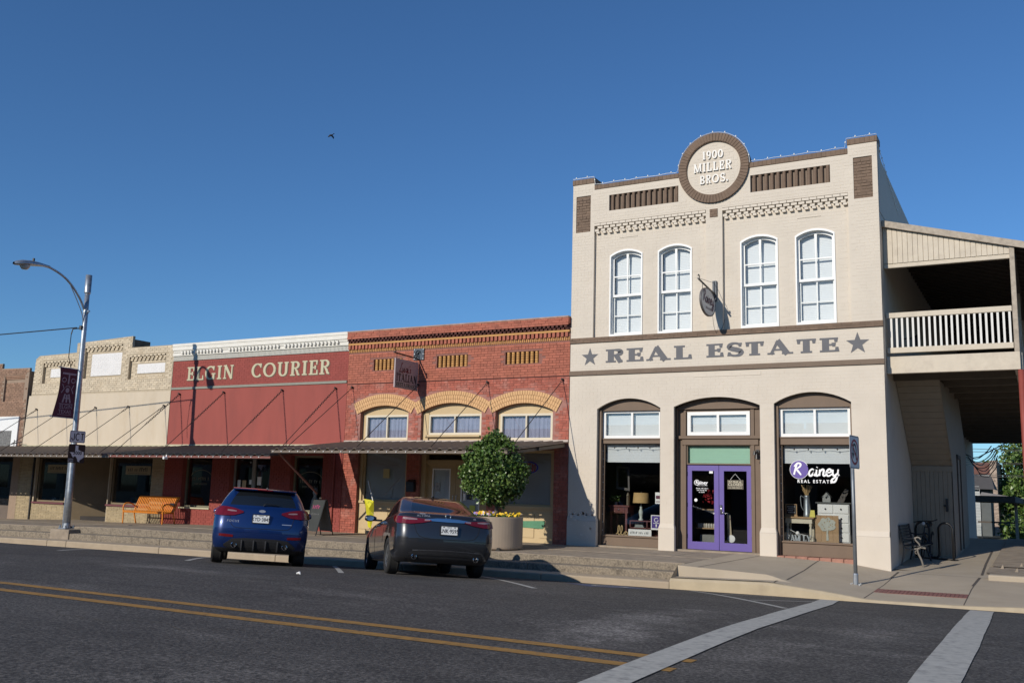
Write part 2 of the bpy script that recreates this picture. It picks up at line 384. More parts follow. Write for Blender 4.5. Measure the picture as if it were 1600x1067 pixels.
def word(mb, text, x0, x1, z0, z1, y, h=.003, sp=.12, space=.5, z0b=None, z1b=None, **kw):
    """fit a line of slab serif capitals to x0..x1, z0..z1 (optionally a sloping baseline)"""
    gl = []; w_ = 0
    for ch in text:
        if ch == ' ': w_ += space; continue
        S, a = glyph(ch, **kw); gl.append((S, w_)); w_ += a+sp
    w_ -= sp; sx = (x1-x0)/w_; sz = z1-z0; k = 0
    for S, off in gl:
        for pts, wd in S:
            # scale stroke width by direction through the non-uniform scale
            ws = wd if isinstance(wd, (list, np.ndarray)) else [wd]*len(pts)
            W = []
            for i in range(len(pts)):
                a = np.array(pts[max(i-1,0)]); b = np.array(pts[min(i+1,len(pts)-1)]); d = b-a; d = d/(np.hypot(*d)+1e-9)
                W.append(ws[i]*(abs(d[1])*sx+abs(d[0])*sz)/(abs(d[0])+abs(d[1])+1e-9))
            ribbon(mb, [(x0+(off+p[0])*sx, z0+p[1]*sz) for p in pts], W, y, h, dy=.0004*(k % 5)); k += 1
    return mb
def textmb(body, size, ext=0.001, align='CENTER', off=0., shear=0., spacing=1.):
    c = bpy.data.curves.new('t', 'FONT'); c.body = body; c.size = size; c.extrude = ext; c.align_x = align; c.align_y = 'CENTER'; c.offset = off; c.resolution_u = 2; c.shear = shear; c.space_character = spacing
    o = bpy.data.objects.new('t', c); COL.objects.link(o); dg = bpy.context.evaluated_depsgraph_get()
    me = bpy.data.meshes.new_from_object(o.evaluated_get(dg)); mb = MB()
    mb.add([v.co[:] for v in me.vertices], [tuple(p.vertices) for p in me.polygons])
    bpy.data.objects.remove(o); bpy.data.curves.remove(c); bpy.data.meshes.remove(me); return mb
def textat(mb, body, x, z, y, size, sx=1., mi=0, **k):   # on a surface facing -y
    t = textmb(body, size, **k); mb.merge(t, lambda p: (x+p[0]*sx, y-p[2], z+p[1]), mi); return mb

def scrawl(mb, xc, z, w_, h_, y, seed=1, th=.001):      # writing too small to read in the photograph: word shaped strokes
    R = random.Random(seed); x = xc-w_/2
    while x < xc+w_/2-h_*.3:
        for k in range(R.randint(2,5)):
            if x > xc+w_/2-h_*.3: break
            a = h_*R.uniform(.65,1.); mb.box(x, x+h_*.28, y-th, y, z-h_/2, z-h_/2+a)
            if R.random() < .6: mb.box(x+h_*.28, x+h_*.55, y-th, y, z-h_/2+a-h_*.22, z-h_/2+a)
            x += h_*.68
        x += h_*.5
    return mb
# ------------------------------------------------------------------ ground
def zgut(x): return -.50+.007*(min(max(x, -60), 20)+10)
def road_z(x, y):
    s = min(max(-4.5-y, 0), 22); return -.03+(zgut(x)+.03)*(1-s/11)**2
def sw_z(x): return interp(x, [(-60,-.4),(-34,-.2),(-31,-.10),(-28,-.10),(-24,0),(-6,0)])
def grid(mb, xs, ys, fz, mi=0):
    n = len(ys); b = [(x, y, fz(x, y)) for x in xs for y in ys]
    return mb.add(b, [(i*n+j, (i+1)*n+j, (i+1)*n+j+1, i*n+j+1) for i in range(len(xs)-1) for j in range(n-1)], mi)
mb = MB(); mb.quad((-900,-900,-1.0),(900,-900,-1.0),(900,900,-1.0),(-900,900,-1.0))
struct(O('ground', mb, mat('dry grass ground', (.10,.095,.05), .95, .3, .2)))
mb = MB(); xs = list(np.arange(-120, 3, 1.5))+[2.4, 4, 16, 40]; grid(mb, xs, list(np.arange(-28, -4.49, .5)), road_z)
mb.quad((2.8,-4.5,-.43),(14,-4.5,-.36),(14,90,-.7),(2.8,90,-.7))
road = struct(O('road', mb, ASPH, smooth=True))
def strip(mb, pts, wd, lift=.004, seg=.4, fz=road_z):
    """a painted band draped on the road"""
    P = [Vector((*p, 0)) for p in pts]; out = []
    for a, b in zip(P, P[1:]):
        n = max(1, int((b-a).length/seg)); out += [a.lerp(b, i/n) for i in range(n)]
    out.append(P[-1]); k = len(out); vs = []
    for i in range(k):
        t = (out[min(i+1,k-1)]-out[max(i-1,0)]).normalized(); nn = Vector((-t.y, t.x, 0))
        ww = wd*(1+.02*rnd.uniform(-1, 1))
        for q in (out[i]+nn*ww/2, out[i]-nn*ww/2): vs.append((q.x, q.y, fz(q.x, q.y)+lift))
    return mb.add(vs, [(2*i, 2*i+1, 2*i+3, 2*i+2) for i in range(k-1)])
for y in (-14.77, -15.26): O('centre_line', strip(MB(), [(-110,y),(-2.58,y)], .16), YPAINT, road)
O('crosswalk_stripe', strip(MB(), [(-2.79,-16.6),(-2.83,-14.5),(-2.905,-12.2),(-2.925,-10.8),(-3.02,-8.6),(-3.14,-7.0),(-3.28,-6),(-3.45,-4.8)], .32, .009), WPAINT, road)
O('crosswalk_stripe', strip(MB(), [(-.80,-17),(-.84,-12),(-.92,-8.5),(-1.05,-5.0)], .34, .009), WPAINT, road)
for k in range(-6, 4):
    x0 = -18.64+3.83*(k)
    if k in (1, 2, 3, 0) or k < 0:
        x0 = [-7.09,-10.92,-14.75,-18.64][3-k] if k >= 0 else x0
        O('parking_line', strip(MB(), [(x0,-8.97),(x0-2.1,-6.55),(x0-3.1,-5.4)], .10, .004), WPAINT, road)
O('hatch_line', strip(MB(), [(-5.9,-5.0),(-3.22,-9.0)], .10), WPAINT, road)
O('hatch_line', strip(MB(), [(-5.05,-5.9),(-4.35,-4.95)], .09), WPAINT, road)
O('hatch_line', strip(MB(), [(-4.10,-7.45),(-3.38,-6.35)], .09), WPAINT, road)
R3 = random.Random(5); pts_ = [(x, -11.6+.05*math.sin(x*.7)+R3.uniform(-.02,.02)) for x in np.arange(-60, 2, .7)]
O('paving_seam', strip(MB(), pts_, .022, .003), JOINTM, road)
for x0, y0 in ((-8.6,-16.2),(-6.2,-10.4),(-16,-13.2)):
    q = [(x0,y0)]
    for k in range(14): q.append((q[-1][0]+R3.uniform(.02,.28), q[-1][1]+R3.uniform(-.12,.2)))
    O('crack', strip(MB(), q, .013, .003), JOINTM, road)
# accessible parking emblem
mb = MB(); c = Vector((-7.15,-5.95,0)); e1 = Vector((-.7,.71,0)); e2 = Vector((.71,.7,0))
def em(a, b, l): q = c+e2*a+e1*b; return (q.x, q.y, road_z(q.x, q.y)+l)
mb.add([em(a, b, .004) for a in np.linspace(-.62,.62,5) for b in np.linspace(-.72,.72,5)], [(i*5+j, (i+1)*5+j, (i+1)*5+j+1, i*5+j+1) for i in range(4) for j in range(4)])
O('access_panel', mb, BPAINT, road)
mb = MB()
def estroke(pts, wd):
    k = len(pts); vs = []
    for i in range(k):
        a = np.array(pts[max(i-1,0)]); b = np.array(pts[min(i+1,k-1)]); d = b-a; d = d/np.hypot(*d); nn = np.array([-d[1], d[0]])*wd/2
        for q in (np.array(pts[i])+nn, np.array(pts[i])-nn): vs.append(em(q[0], q[1], .009))
    mb.add(vs, [(2*i,2*i+1,2*i+3,2*i+2) for i in range(k-1)])
estroke(arcp(-.05,-.2,.30,.30,110,400,18), .09); estroke([(-.08,.32),(-.04,-.02),(.2,-.02),(.36,-.38),(.46,-.34)], .10); estroke(arcp(-.09,.46,.05,.05,0,360,8), .1); estroke([(-.06,.15),(.16,.15)], .08)
O('access_emblem', mb, WPAINT, road)
tag(O('litter', MB().tube([(-10.86,-10.2,-.13),(-10.82,-10.17,-.115),(-10.77,-10.21,-.132)], [.012,.022,.010], 6), WHITE), 'small crumpled white scrap lying on the asphalt behind the blue car', 'litter')

# raised pavement and steps, x < -6.5
sidewalk = T('sidewalk', 'x', 'x'); del sidewalk['label']; del sidewalk['category']; struct(sidewalk)
def slabpiece(name, x0, x1, y0, y1, fz, th, m, parent, bev=.012, n=2):
    mb = MB(); xs = np.linspace(x0, x1, n); vs = []
    for x in xs: vs += [(x,y0,fz(x)),(x,y1,fz(x)+.01),(x,y1,fz(x)-th),(x,y0,fz(x)-th)]
    fs = []
    for i in range(n-1):
        a = 4*i; fs += [(a+j, a+(j+1)%4, a+4+(j+1)%4, a+4+j) for j in range(4)]
    fs += [(3,2,1,0), tuple(4*(n-1)+j for j in range(4))]
    mb.add(vs, fs); o = fix(O(name, mb, m, parent)); return bevel(o, bev, 2)
x = -62.; i = 0
while x < -6.6:
    x1 = min(x+1.95, -6.5); z = .0
    for ya, yb in ((-3.6,-1.85),(-1.84,.35)):
        slabpiece('slab', x+.004, x1-.004, ya, yb, lambda q: sw_z(q)-(.035 if ya < -2 else .018)+rnd.uniform(-.002,.002), .5, CONC, sidewalk, .008)
    x = x1
steps = T('steps', 'x', 'x'); del steps['label']; del steps['category']; struct(steps)
curb = T('curb', 'x', 'x'); del curb['label']; del curb['category']; struct(curb)
cuts = [-62,-56,-50,-44,-39,-35.2,-32.1,-28.6,-25.95]
def zs1(q): return lerp(sw_z(q)-.035, zgut(q), .36)
def zs2(q): return lerp(sw_z(q)-.035, zgut(q), .69)
for a, b in zip([-62,-55,-48,-41,-34.5,-29.9,-25.1,-21.3,-17.2,-13.4,-9.9],[-55,-48,-41,-34.5,-29.9,-25.95,-21.3,-17.2,-13.4,-9.9,-6.5]):
    slabpiece('step', a+.004, b-.004, -3.97, -3.606, zs1, .5, STEPC, steps, .018)
    slabpiece('curb_segment', a+(.6 if a > -60 else 0), b+.594 if b < -7 else -6.503, -4.5, -3.976, zs2, .5, CURBC if b < -7 else CURBC, curb, .03)
slabpiece('curb_segment', -25.35, -24.506, -4.5, -3.976, zs2, .5, CURBC, curb, .03)
# lamp pedestal among the steps
slabpiece('step', -25.95+.004, -25.1-.004, -4.0, -3.606, lambda q: -.15, .5, CONC, steps, .015)
# gutter seam of dust along the curb
O('gutter_dust', strip(MB(), [(-60,-4.56),(-30,-4.57),(2.5,-4.56)], .13, .004), mat('gutter dust', (.22,.19,.15), .95, .35, 6), curb)

x = -62.
while x < -6.6:
    x1 = min(x+2.6, -6.5); m_ = MB(); m_.add([(x+.003,-3.618,sw_z(x)-.047),(x1-.003,-3.618,sw_z(x1)-.047),(x1-.003,-3.595,sw_z(x1)-.6),(x+.003,-3.595,sw_z(x)-.6),(x+.003,-3.618,sw_z(x)-.6),(x1-.003,-3.618,sw_z(x1)-.6)], [(4,5,1,0)]); O('riser', m_, STEPC, steps); x = x1
# ramped corner pavement, x > -6.5
def bz(x): return interp(x, [(-6.5,-.0),(-5.6,-.005),(-3.9,-.07),(-3.09,-.18),(0,-.19),(6,-.19)])
def lip(x): return interp(x, [(-6.5,-.27),(-4.6,-.225),(-3.63,-.31),(-2.85,-.40),(-1.3,-.385),(-.4,-.34),(3,-.30)])
def upz(x): return interp(x, [(-6.5,-.05),(-4.6,-.125),(-4.2,-.20)])
def corner_z(x, y):
    wst = min(max((-4.25-x)/.5, 0), 1)
    if y >= 0: return bz(x)+.035*min(y, 12)-.05*max(y-12, 0)
    a = lip(x); low = lerp(a, bz(x), (y+4.42)/4.42)
    if y < -4.05: hi = a+.012
    else: hi = lerp(upz(x), bz(x), (y+4.05)/4.05)
    return lerp(low, hi, wst)
mb = MB(); xs = list(np.arange(-6.5, -3.0, .125))+[-3.0,-2.95]+list(np.arange(-2.7, 2.81, .4))
ys = [-4.42,-4.08,-4.03,-3.2,-2.4,-1.6,-.8,-.2,0,.35]; grid(mb, xs, ys, corner_z)
ys2 = [.35,1,2,3,4,5,6,7,8,9,10,11,12,14,18,24,30]; grid(mb, [-3.3,-2.7,-2,-1.2,-.5,.3,1.2,2.8], ys2, corner_z)
cpv = struct(O('corner_pavement', mb, NEWC, smooth=False))
mb = MB(); vs = []
for x in xs: vs += [(x,-4.42,lip(x)),(x,-4.46,lip(x)-.01),(x,-4.5,lip(x)-.05),(x,-4.5,-.7)]
mb.add(vs, [(4*i+j, 4*i+j+1, 4*i+5+j, 4*i+4+j) for i in range(len(xs)-1) for j in range(3)]); mb.add([(-6.5,-4.5,-.7),(-6.5,-4.42,lip(-6.5)),(-6.5,-4.03,-.05),(-6.5,-3.6,-.7)], [(0,1,2,3)])
fix(O('curb_face', mb, mat('new curb concrete', (.45,.37,.25), .9, .1, 4, .4, 60, dark=(.34,.27,.19), dscale=2.2), curb))
def joint(pts, wd=.02): return O('joint', strip(MB(), pts, wd, .004, .15, corner_z), JOINTM, cpv)
joint([(-6.1,-4.0),(-5.9,-.15)]); joint([(-4.52,-4.4),(-4.55,-4.1),(-4.4,-3.9),(-4.45,-2.2),(-4.6,-.1)], .025); joint([(-2.95,-4.4),(-2.9,-2.4),(-2.92,-.2)], .018); joint([(-2.93,-1.2),(-2.93,-.1)], .045)
joint([(-1.36,-4.4),(-1.38,-2.2),(-1.36,-.3)], .018); joint([(-1.39,-1.7),(-1.35,-.2)], .05); joint([(-1.34,.3),(-1.4,3),(-1.45,7)], .05); joint([(-2.9,-.2),(1.5,-.15)], .014)
# brick paver strip across the ramp
mb = None; nb = 22
for i in range(nb):
    a = -2.93+i*(1.56/nb); m_ = MB()
    for (ya, yb) in ((-3.5,-3.01),):
        vs = [(a+.004, ya, corner_z(a, ya)+.008),(a+.067, ya, corner_z(a+.07, ya)+.008),(a+.067, yb, corner_z(a+.07, yb)+.008),(a+.004, yb, corner_z(a, yb)+.008)]
        vs += [(p[0], p[1], p[2]-.05) for p in vs]
        m_.add(vs, [(0,1,2,3),(0,4,5,1),(1,5,6,2),(2,6,7,3),(3,7,4,0)])
    O('paver', m_, BRICKRED, cpv)
# side kerb at the right, stone steps beyond
def sidestone(x0, x1, y0, y1, z0, z1): return bevel(O('kerb_stone', MB().box(x0, x1, y0, y1, z0, z1), NEWC, cpv), .03, 2)
sidestone(-1.18, 2.7, -.55, -.12, -.6, -.10)
O('side_slab', grid(MB(), [-1.28,.2,2.7], [.62,1.5,2.15], lambda x, y: corner_z(x, y)+.022), CONC, cpv); O('side_slab', grid(MB(), [-1.24,.2,2.7], [2.2,4,6,8,10,12], lambda x, y: corner_z(x, y)+.034), CONC, cpv)
for x_, y_ in ((-1.02,1.9),(-.72,1.3),(-.66,2.6)):
    z_ = corner_z(x_, y_)+.02; O('parking_stud', MB().add([(x_-.03,y_-.05,z_),(x_+.04,y_-.05,z_),(x_+.04,y_+.05,z_),(x_-.03,y_+.05,z_),(x_+.02,y_,z_+.09)], [(0,1,4),(1,2,4),(2,3,4),(3,0,4)]), CONC, cpv)

# ------------------------------------------------------------------ cream two-storey corner building
cb = T('corner_building', 'two storey cream painted brick building with brown trim and round parapet crest', 'building', (-7,0,0))
XL, XR = -10.88, -3.09
ow = MB(); outline = [(XL,-.4),(XR,-.4),(XR,9.56),(-3.74,9.56),(-3.74,9.35),(-6.07,9.35)]
cx, cz, R0 = -6.97, 9.475, .905
for a in np.linspace(math.degrees(math.asin((9.35-cz)/R0)), 180-math.degrees(math.asin((9.35-cz)/R0)), 26): outline.append((cx+R0*math.cos(math.radians(a)), cz+R0*math.sin(math.radians(a))))
outline += [(-7.87,9.35),(-10.25,9.35),(-10.25,9.54),(XL,9.54)]
bays = [arc_open(-10.09,-8.37,-.5,3.46,3.72), arc_open(-8.02,-5.89,-.5,3.48,3.70), arc_open(-5.56,-3.82,-.5,3.51,3.76)]
bays_h = [[(x, max(z, -.39)) for x, z in b] for b in bays]
pan = [[(-10.24,5.27),(-7.18,5.27),(-7.18,8.42),(-10.24,8.42)], [(-6.76,5.27),(-3.76,5.27),(-3.76,8.42),(-6.76,8.42)]]
flu = [[(-9.82,8.72),(-7.90,8.72),(-7.90,9.15),(-9.82,9.15)], [(-6.05,8.72),(-4.15,8.72),(-4.15,9.155),(-6.05,9.155)]]
bpn = [[(-10.78,8.21),(-10.355,8.21),(-10.355,9.215),(-10.78,9.215)], [(-3.625,8.24),(-3.205,8.24),(-3.205,9.24),(-3.625,9.24)]]
ow.plate(outline, bays_h+pan+flu+bpn, 0, .10)
def S(x, z, y): k = (22.5+y)/22.5; return (x*k, 1.275+(z-1.275)*k)
W4 = []
for (a, b, zb, zs, zt) in ((-9.76,-8.87,5.35,7.47,7.60),(-8.43,-7.55,5.35,7.47,7.60),(-6.30,-5.41,5.36,7.48,7.61),(-4.98,-4.09,5.36,7.48,7.61)):
    k = 22.6/22.5; W4.append((a*k, b*k, 1.275+(zb-1.275)*k, 1.275+(zs-1.275)*k, 1.275+(zt-1.275)*k))
inner = [(-10.5,5.0),(-3.4,5.0),(-3.4,8.5),(-10.5,8.5)]
ow.plate(inner, [arc_open(*q) for q in W4], .10, .42)
def in_main(x, z):
    if not inpoly(x, z, outline): return False
    if any(inpoly(x, z, h) for h in bays_h+pan+flu+bpn): return False
    if (x-cx)**2+(z-cz)**2 < .93**2: return False
    return not (4.32 < z < 4.48 or 5.18 < z < 5.36)
bricks(ow, XL+.004, XR-.004, -.2, 9.54, 0, in_main, bw=.2, bh=.0675, j=.0085, d=.0028, jit=.0008)
def in_pan(x, z):
    if not any(inpoly(x, z, p) for p in pan) or z < 5.36: return False
    return not any(inpoly(x, z, arc_open(*q)) for q in W4)
bricks(ow, -10.24, -3.76, 5.35, 8.13, .10, in_pan, bw=.2, bh=.0675, j=.0085, d=.0028, jit=.0008, seed=3)
# side wall to the right, back and roof
ow.quad((XR,.10,-.6),(XR,28,-.6),(XR,28,8.3),(XR,.10,9.3)); ow.quad((XL,28,-.6),(XL,.10,-.6),(XL,.10,9.5),(XL,28,9.0)); ow.quad((XR,28,-.6),(XL,28,-.6),(XL,28,8.3),(XR,28,8.3))
ow.quad((XL,.4,8.3),(XR,.4,8.3),(XR,28,8.2),(XL,28,8.2))
wall = O('wall', ow, CREAM, cb, kind=None); wall['kind'] = 'stuff'
# parapet: stepping down along the side
pp = MB(); prof = [(.105,9.30),(.45,9.30),(1.6,8.93),(3.6,8.55),(9,8.50)]
for (y0, z0), (y1, z1) in zip(prof, prof[1:]):
    pp.add([(XR+.01,y0,7.9),(XR+.01,y1,7.9),(XR+.01,y1,z1),(XR+.01,y0,z0),(XR-.3,y0,7.9),(XR-.3,y1,7.9),(XR-.3,y1,z1),(XR-.3,y0,z0)], [(0,1,2,3),(3,2,6,7),(4,7,6,5),(0,3,7,4),(1,5,6,2)])
pp.box(XR-.32, XR+.006, .104, .42, 9.2, 9.55); pp.box(XL+.004, XL+.3, .104, .42, 9.2, 9.5); pp.box(-10.25, -3.75, .104, .3, 8.3, 9.34)
pp.tube([(XR-.35,2.2,8.3),(XR-.35,2.2,9.15)], .09, 8)
O('side_parapet', pp, CREAM, cb)
# brown coping courses
for x0, x1, z0, z1 in ((XL-.01,-10.24,9.545,9.69),(-10.24,-7.80,9.355,9.475),(-6.14,-3.75,9.355,9.49),(-3.75,XR+.012,9.565,9.71)):
    m_ = MB(); m_.box(x0, x1, -.012, .44, z0, z1); bricks(m_, x0, x1, z0+.004, z1, -.012, lambda x, z: True, bw=.1, bh=(z1-z0)-.008, j=.008, d=.008, bond=False)
    O('coping', m_, BRNB, cb)
# round crest with soldier bricks
m_ = MB(); a_ = np.linspace(0, 2*PI, 61)[:-1]
m_.plate([(cx+.895*math.cos(a), cz+.895*math.sin(a)) for a in a_], [[(cx+.695*math.cos(a), cz+.695*math.sin(a)) for a in a_]], -.055, .30)
O('crest_bed', m_, BRNB, cb)
for i in range(64):
    m_ = MB(); a0 = 2*PI*i/64+.006; a1 = 2*PI*(i+1)/64-.006; d_ = -.066-rnd.uniform(0,.006)
    q = [(cx+r*math.cos(a), cz+r*math.sin(a)) for r, a in ((.705,a0),(.905,a0),(.905,a1),(.705,a1))]
    m_.add([(x, d_, z) for x, z in q]+[(x, -.05, z) for x, z in q], [(0,1,2,3),(0,4,5,1),(1,5,6,2),(2,6,7,3),(3,7,4,0)])
    fix(O('brick', m_, BRNB, cb))
m_ = MB(); m_.plate([(cx+.70*math.cos(a), cz+.70*math.sin(a)) for a in a_], [], -.006, .02)
bricks(m_, cx-.7, cx+.7, cz-.7, cz+.7, -.006, lambda x, z: (x-cx)**2+(z-cz)**2 < .68**2, bw=.2, bh=.0655, j=.0105, d=.003, jit=.001)
O('crest_face', m_, CREAM, cb)
for t_, xa, xb, za, zb_, T1, t1, s1 in (('1900',-.27,.25,9.72,9.93,.26,.12,.12),('MILLER',-.50,.47,9.40,9.63,.22,.13,.08),('BROS.',-.34,.38,9.08,9.30,.22,.13,.08)):
    O('crest_lettering', word(MB(), t_, cx+xa, cx+xb, za, zb_, -.012, .038, T_=T1*.85, t=t1*.85, sp=.22, s=s1*.8), mat('white crest letters', (.80,.77,.72), .6, .03), cb)
# fluted grilles of half round clay columns
for f in flu:
    x0, x1, z0, z1 = f[0][0], f[1][0], f[0][1], f[2][1]; m_ = MB(); m_.box(x0, x1, .088, .16, z0, z1); O('grille_back', m_, BRN, cb)
    n = 13
    for i in range(n):
        xc = x0+(x1-x0)*(i+.62)/n; m_ = MB(); m_.lathe([(.043,z0+.002),(.043,z1-.002)], (xc,.045,0), 12); O('half_column', m_, BRNB, cb, smooth=True)
for f in bpn:
    m_ = MB(); x0, x1, z0, z1 = f[0][0], f[1][0], f[0][1], f[2][1]; m_.box(x0, x1, .03, .09, z0, z1)
    bricks(m_, x0, x1, z0, z1, .03, lambda x, z: True, bw=.2, bh=.062, j=.012, d=.012, jit=.006); O('brown_panel', m_, BRNB, cb, kind='stuff')
m_ = MB(); m_.box(-7.075, -6.875, -.012, .02, 8.205, 8.415); bricks(m_, -7.075, -6.875, 8.21, 8.415, -.012, lambda x, z: True, bw=.1, bh=.062, j=.006, d=.006); O('brown_panel', m_, BRNB, cb)
# corbel tables: three stepped courses of brick teeth under the cornice
for (x0, x1) in ((-10.24,-7.18),(-6.76,-3.75)):
    m_ = MB(); n = 17; p = (x1-x0)/n
    for c_, (z0, z1, dep) in enumerate(((8.345,8.405,.03),(8.272,8.332,.07),(8.20,8.26,.10))):
        for i in range(n):
            xa = x0+p*i+(0 if c_ % 2 == 0 else p*.5); xb = min(xa+p*(.93 if c_ == 0 else .80 if c_ == 1 else .62), x1)
            if xb > xa: m_.box(xa, xb, -.014+.022*c_, .098, z0, z1)
    for i in range(n): xa = x0+p*(i+.28); m_.box(xa, xa+p*.5, .02, .095, 8.135, 8.19)
    O('corbel_table', m_, CREAMF, cb, kind='stuff')
for z0, z1 in ((5.20,5.335),(4.345,4.465)):
    m_ = MB(); m_.box(XL-.005, XR+.012, -.035, .05, z0, z1)
    bricks(m_, XL, XR+.008, z0+.003, z1, -.035, lambda x, z: True, bw=.2 if z0 > 5 else .4, bh=.061 if z0 > 5 else .056, j=.007, d=.006, jit=.003 if z0 > 5 else .001); O('trim_band', m_, BRNB if z0 > 5 else BRN, cb, kind='stuff')
for t_, xa, xb, za in (('REAL',-9.86,-7.56,4.655),('ESTATE',-7.18,-4.06,4.67)): O('sign_lettering', word(MB(), t_, xa, xb, za, 5.0, -.0075, .002, T_=.30, t=.13, s=.10, sp=.15), GREYL, cb)
for sx, sz, r in ((-10.31,4.815,.25),(-3.64,4.835,.265)):
    m_ = MB(); m_.plate([(sx+r*(1 if i % 2 == 0 else .40)*math.sin(i*PI/5), sz+r*(1 if i % 2 == 0 else .40)*math.cos(i*PI/5)) for i in range(9,-1,-1)], [], -.0095, -.007); O('painted_star', m_, GREYL, cb)
# small vent cover outlines and conduit on the wall
m_ = MB(); m_.box(-7.5,-5.85,-.012,.0,4.20,4.212); m_.box(-5.862,-5.85,-.012,.0,4.212,4.29); m_.box(-9.55,-9.05,.085,.1,7.97,7.98); m_.box(-4.95,-4.4,.085,.1,7.95,7.96); O('patch_edge', m_, CREAM, cb)
# upper sash windows
for (a, b, zb, zs, zt) in W4:
    o_ = arc_open(a-.012, b+.012, zb-.02, zs+.01, zt+.02); i_ = arc_open(a+.020, b-.020, zb+.04, zs-.02, zt-.026)
    fr = O('window', MB().plate(o_, [i_], .075, .14), WHITE, cb)
    O('jamb', MB().plate(arc_open(a+.0, b-.0, zb+.0, zs, zt), [arc_open(a+.034, b-.034, zb+.05, zs-.03, zt-.04)], .14, .30), WHITE, fr)
    zm = 6.44; x0, x1 = a+.032, b-.032; xm = (x0+x1)/2
    up = MB(); up.plate(arc_open(x0, x1, zm-.03, zs-.03, zt-.04), [[(x0+.04,6.965),(xm-.014,6.965)]+[q_ for q_ in arc_top(x0+.04, x1-.04, zs-.065, zt-.085) if q_[0] < xm-.02], [(xm+.014,6.965),(x1-.04,6.965)]+[q_ for q_ in arc_top(x0+.04, x1-.04, zs-.065, zt-.085) if q_[0] > xm+.02], [(x0+.045,zm+.03),(xm-.016,zm+.03),(xm-.016,6.935),(x0+.045,6.935)], [(xm+.016,zm+.03),(x1-.045,zm+.03),(x1-.045,6.935),(xm+.016,6.935)]], .19, .225)
    O('upper_sash', up, WHITE, fr)
    lo = MB(); zl = (zb+.07+zm)/2-.03
    lo.plate([(x0,zb+.02),(x1,zb+.03),(x1,zm+.02),(x0,zm+.02)], [[(p,q),(r,q),(r,s),(p,s)] for p, r in ((x0+.045,xm-.016),(xm+.016,x1-.045)) for q, s in ((zb+.10,zl-.014),(zl+.014,zm-.03))], .235, .27)
    O('lower_sash', lo, WHITE, fr)
    O('pane', MB().plate(arc_open(x0, x1, zb+.05, zs-.06, zt-.08), [], .228, .232), GLASS, fr)
    bl = MB(); z = zb+.05
    while z < zt-.05: bl.add([(x0+.02,.328,z),(x1-.02,.328,z),(x1-.02,.333,z+.042),(x0+.02,.333,z+.042)], [(0,1,2,3)]); z += .041
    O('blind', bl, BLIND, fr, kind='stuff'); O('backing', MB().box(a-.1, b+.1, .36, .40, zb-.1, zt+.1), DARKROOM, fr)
# ground floor bays
def box_o(name, dims, m_, parent, bev=0): 
    o = O(name, MB().box(*dims), m_, parent); return bevel(o, bev) if bev else o
def blind(x0, x1, z0, z1, y, m_, parent, st=.038, n='blind'):
    bl = MB(); z = z0
    while z < z1: bl.add([(x0,y-.006,z),(x1,y-.006,z),(x1,y,z+st+.002),(x0,y,z+st+.002)], [(0,1,2,3)]); z += st
    return O(n, bl, m_, parent, kind='stuff')
def frame(name, x0, x1, z0, z1, y0, y1, w_, m_, parent, mull=(), wt=None, wb=None):
    xs_ = [x0+w_]+[v for c_ in mull for v in (c_-w_*.35, c_+w_*.35)]+[x1-w_]; hs = []
    for p, q in zip(xs_[::2], xs_[1::2]): hs.append([(p,z0+(wb or w_)),(q,z0+(wb or w_)),(q,z1-(wt or w_)),(p,z1-(wt or w_))])
    return O(name, MB().plate([(x0,z0),(x1,z0),(x1,z1),(x0,z1)], hs, y0, y1, back=True), m_, parent)
def pane(x0, x1, z0, z1, y, parent, m_=None): return O('pane', MB().box(x0, x1, y, y+.006, z0, z1), m_ or GLASS, parent)
for (x0, x1, zs, zt, zt0, zt1, zr0, zbl, zg, zp) in ((-10.09,-8.37,3.46,3.72,2.72,3.44,2.59,2.12,.30,.03),(-5.56,-3.82,3.51,3.76,2.74,3.44,2.56,2.13,.36,.02)):
    m_ = MB(); m_.plate(arc_top(x0-.02, x1+.02, zs-.02, zt+.02)+[(x0-.02,3.42),(x1+.02,3.42)], [], .16, .24); O('lunette', m_, BRN, cb)
    m_ = MB(); m_.box(x0-.01, x0+.07, .12, .34, -.1, 3.46); m_.box(x1-.05, x1+.01, .12, .34, -.1, 3.46); O('bay_jamb', m_, BRN, cb)
    k = x0+.07; e = x1-.05
    fr = frame('window', k, e, zt0, zt1, .24, .31, .075, WHITE, cb, ((k+e)/2,)); pane(k+.05, e-.05, zt0+.05, zt1-.05, .28, fr); blind(k+.03, e-.03, zt0+.02, zt1-.02, .36, BLIND, fr)
    m_ = MB(); m_.box(k, e, .215, .33, zr0, zt0-.03); m_.box(k, e, .19, .33, zt0-.03, zt0); O('rail', m_, BRN, cb)
    fr = frame('shop_window', k, e, zg-.05, zr0, .26, .32, .045, BRN, cb, wt=.02); pane(k+.02, e-.02, zg-.03, zr0-.01, .29, fr, DGLASS); blind(k+.05, e-.05, zbl, zr0-.005, .40, BLIND, fr); 
    m_ = MB(); m_.tube([(lerp(k+.05,e-.05,i/12), .27, zr0-.07-.03*math.sin(i/12*PI*3)**2) for i in range(13)], .005, 4)
    for i in range(1, 5): m_.lathe([(0,0),(.014,.01),(.016,.03),(.008,.05),(0,.055)], (lerp(k,e,i/5),.262,zr0-.13), 6)
    O('bulb_string', m_, CHAINM, fr)
    m_ = MB(); m_.box(k, e, .235, .33, zp, zg-.05); m_.box(k, e, .20, .33, zg-.05, zg-.012); bevel(O('bulkhead', m_, BRN, cb), .006)
    m_ = MB()
    for i in range(12): m_.lathe([(0,-.01),(.01,-.005),(.01,.005),(0,.01)], (k+.012,.25,zg+.1+i*.2), 6)
    O('edge_bulbs', m_, WHITE, cb, kind='stuff')
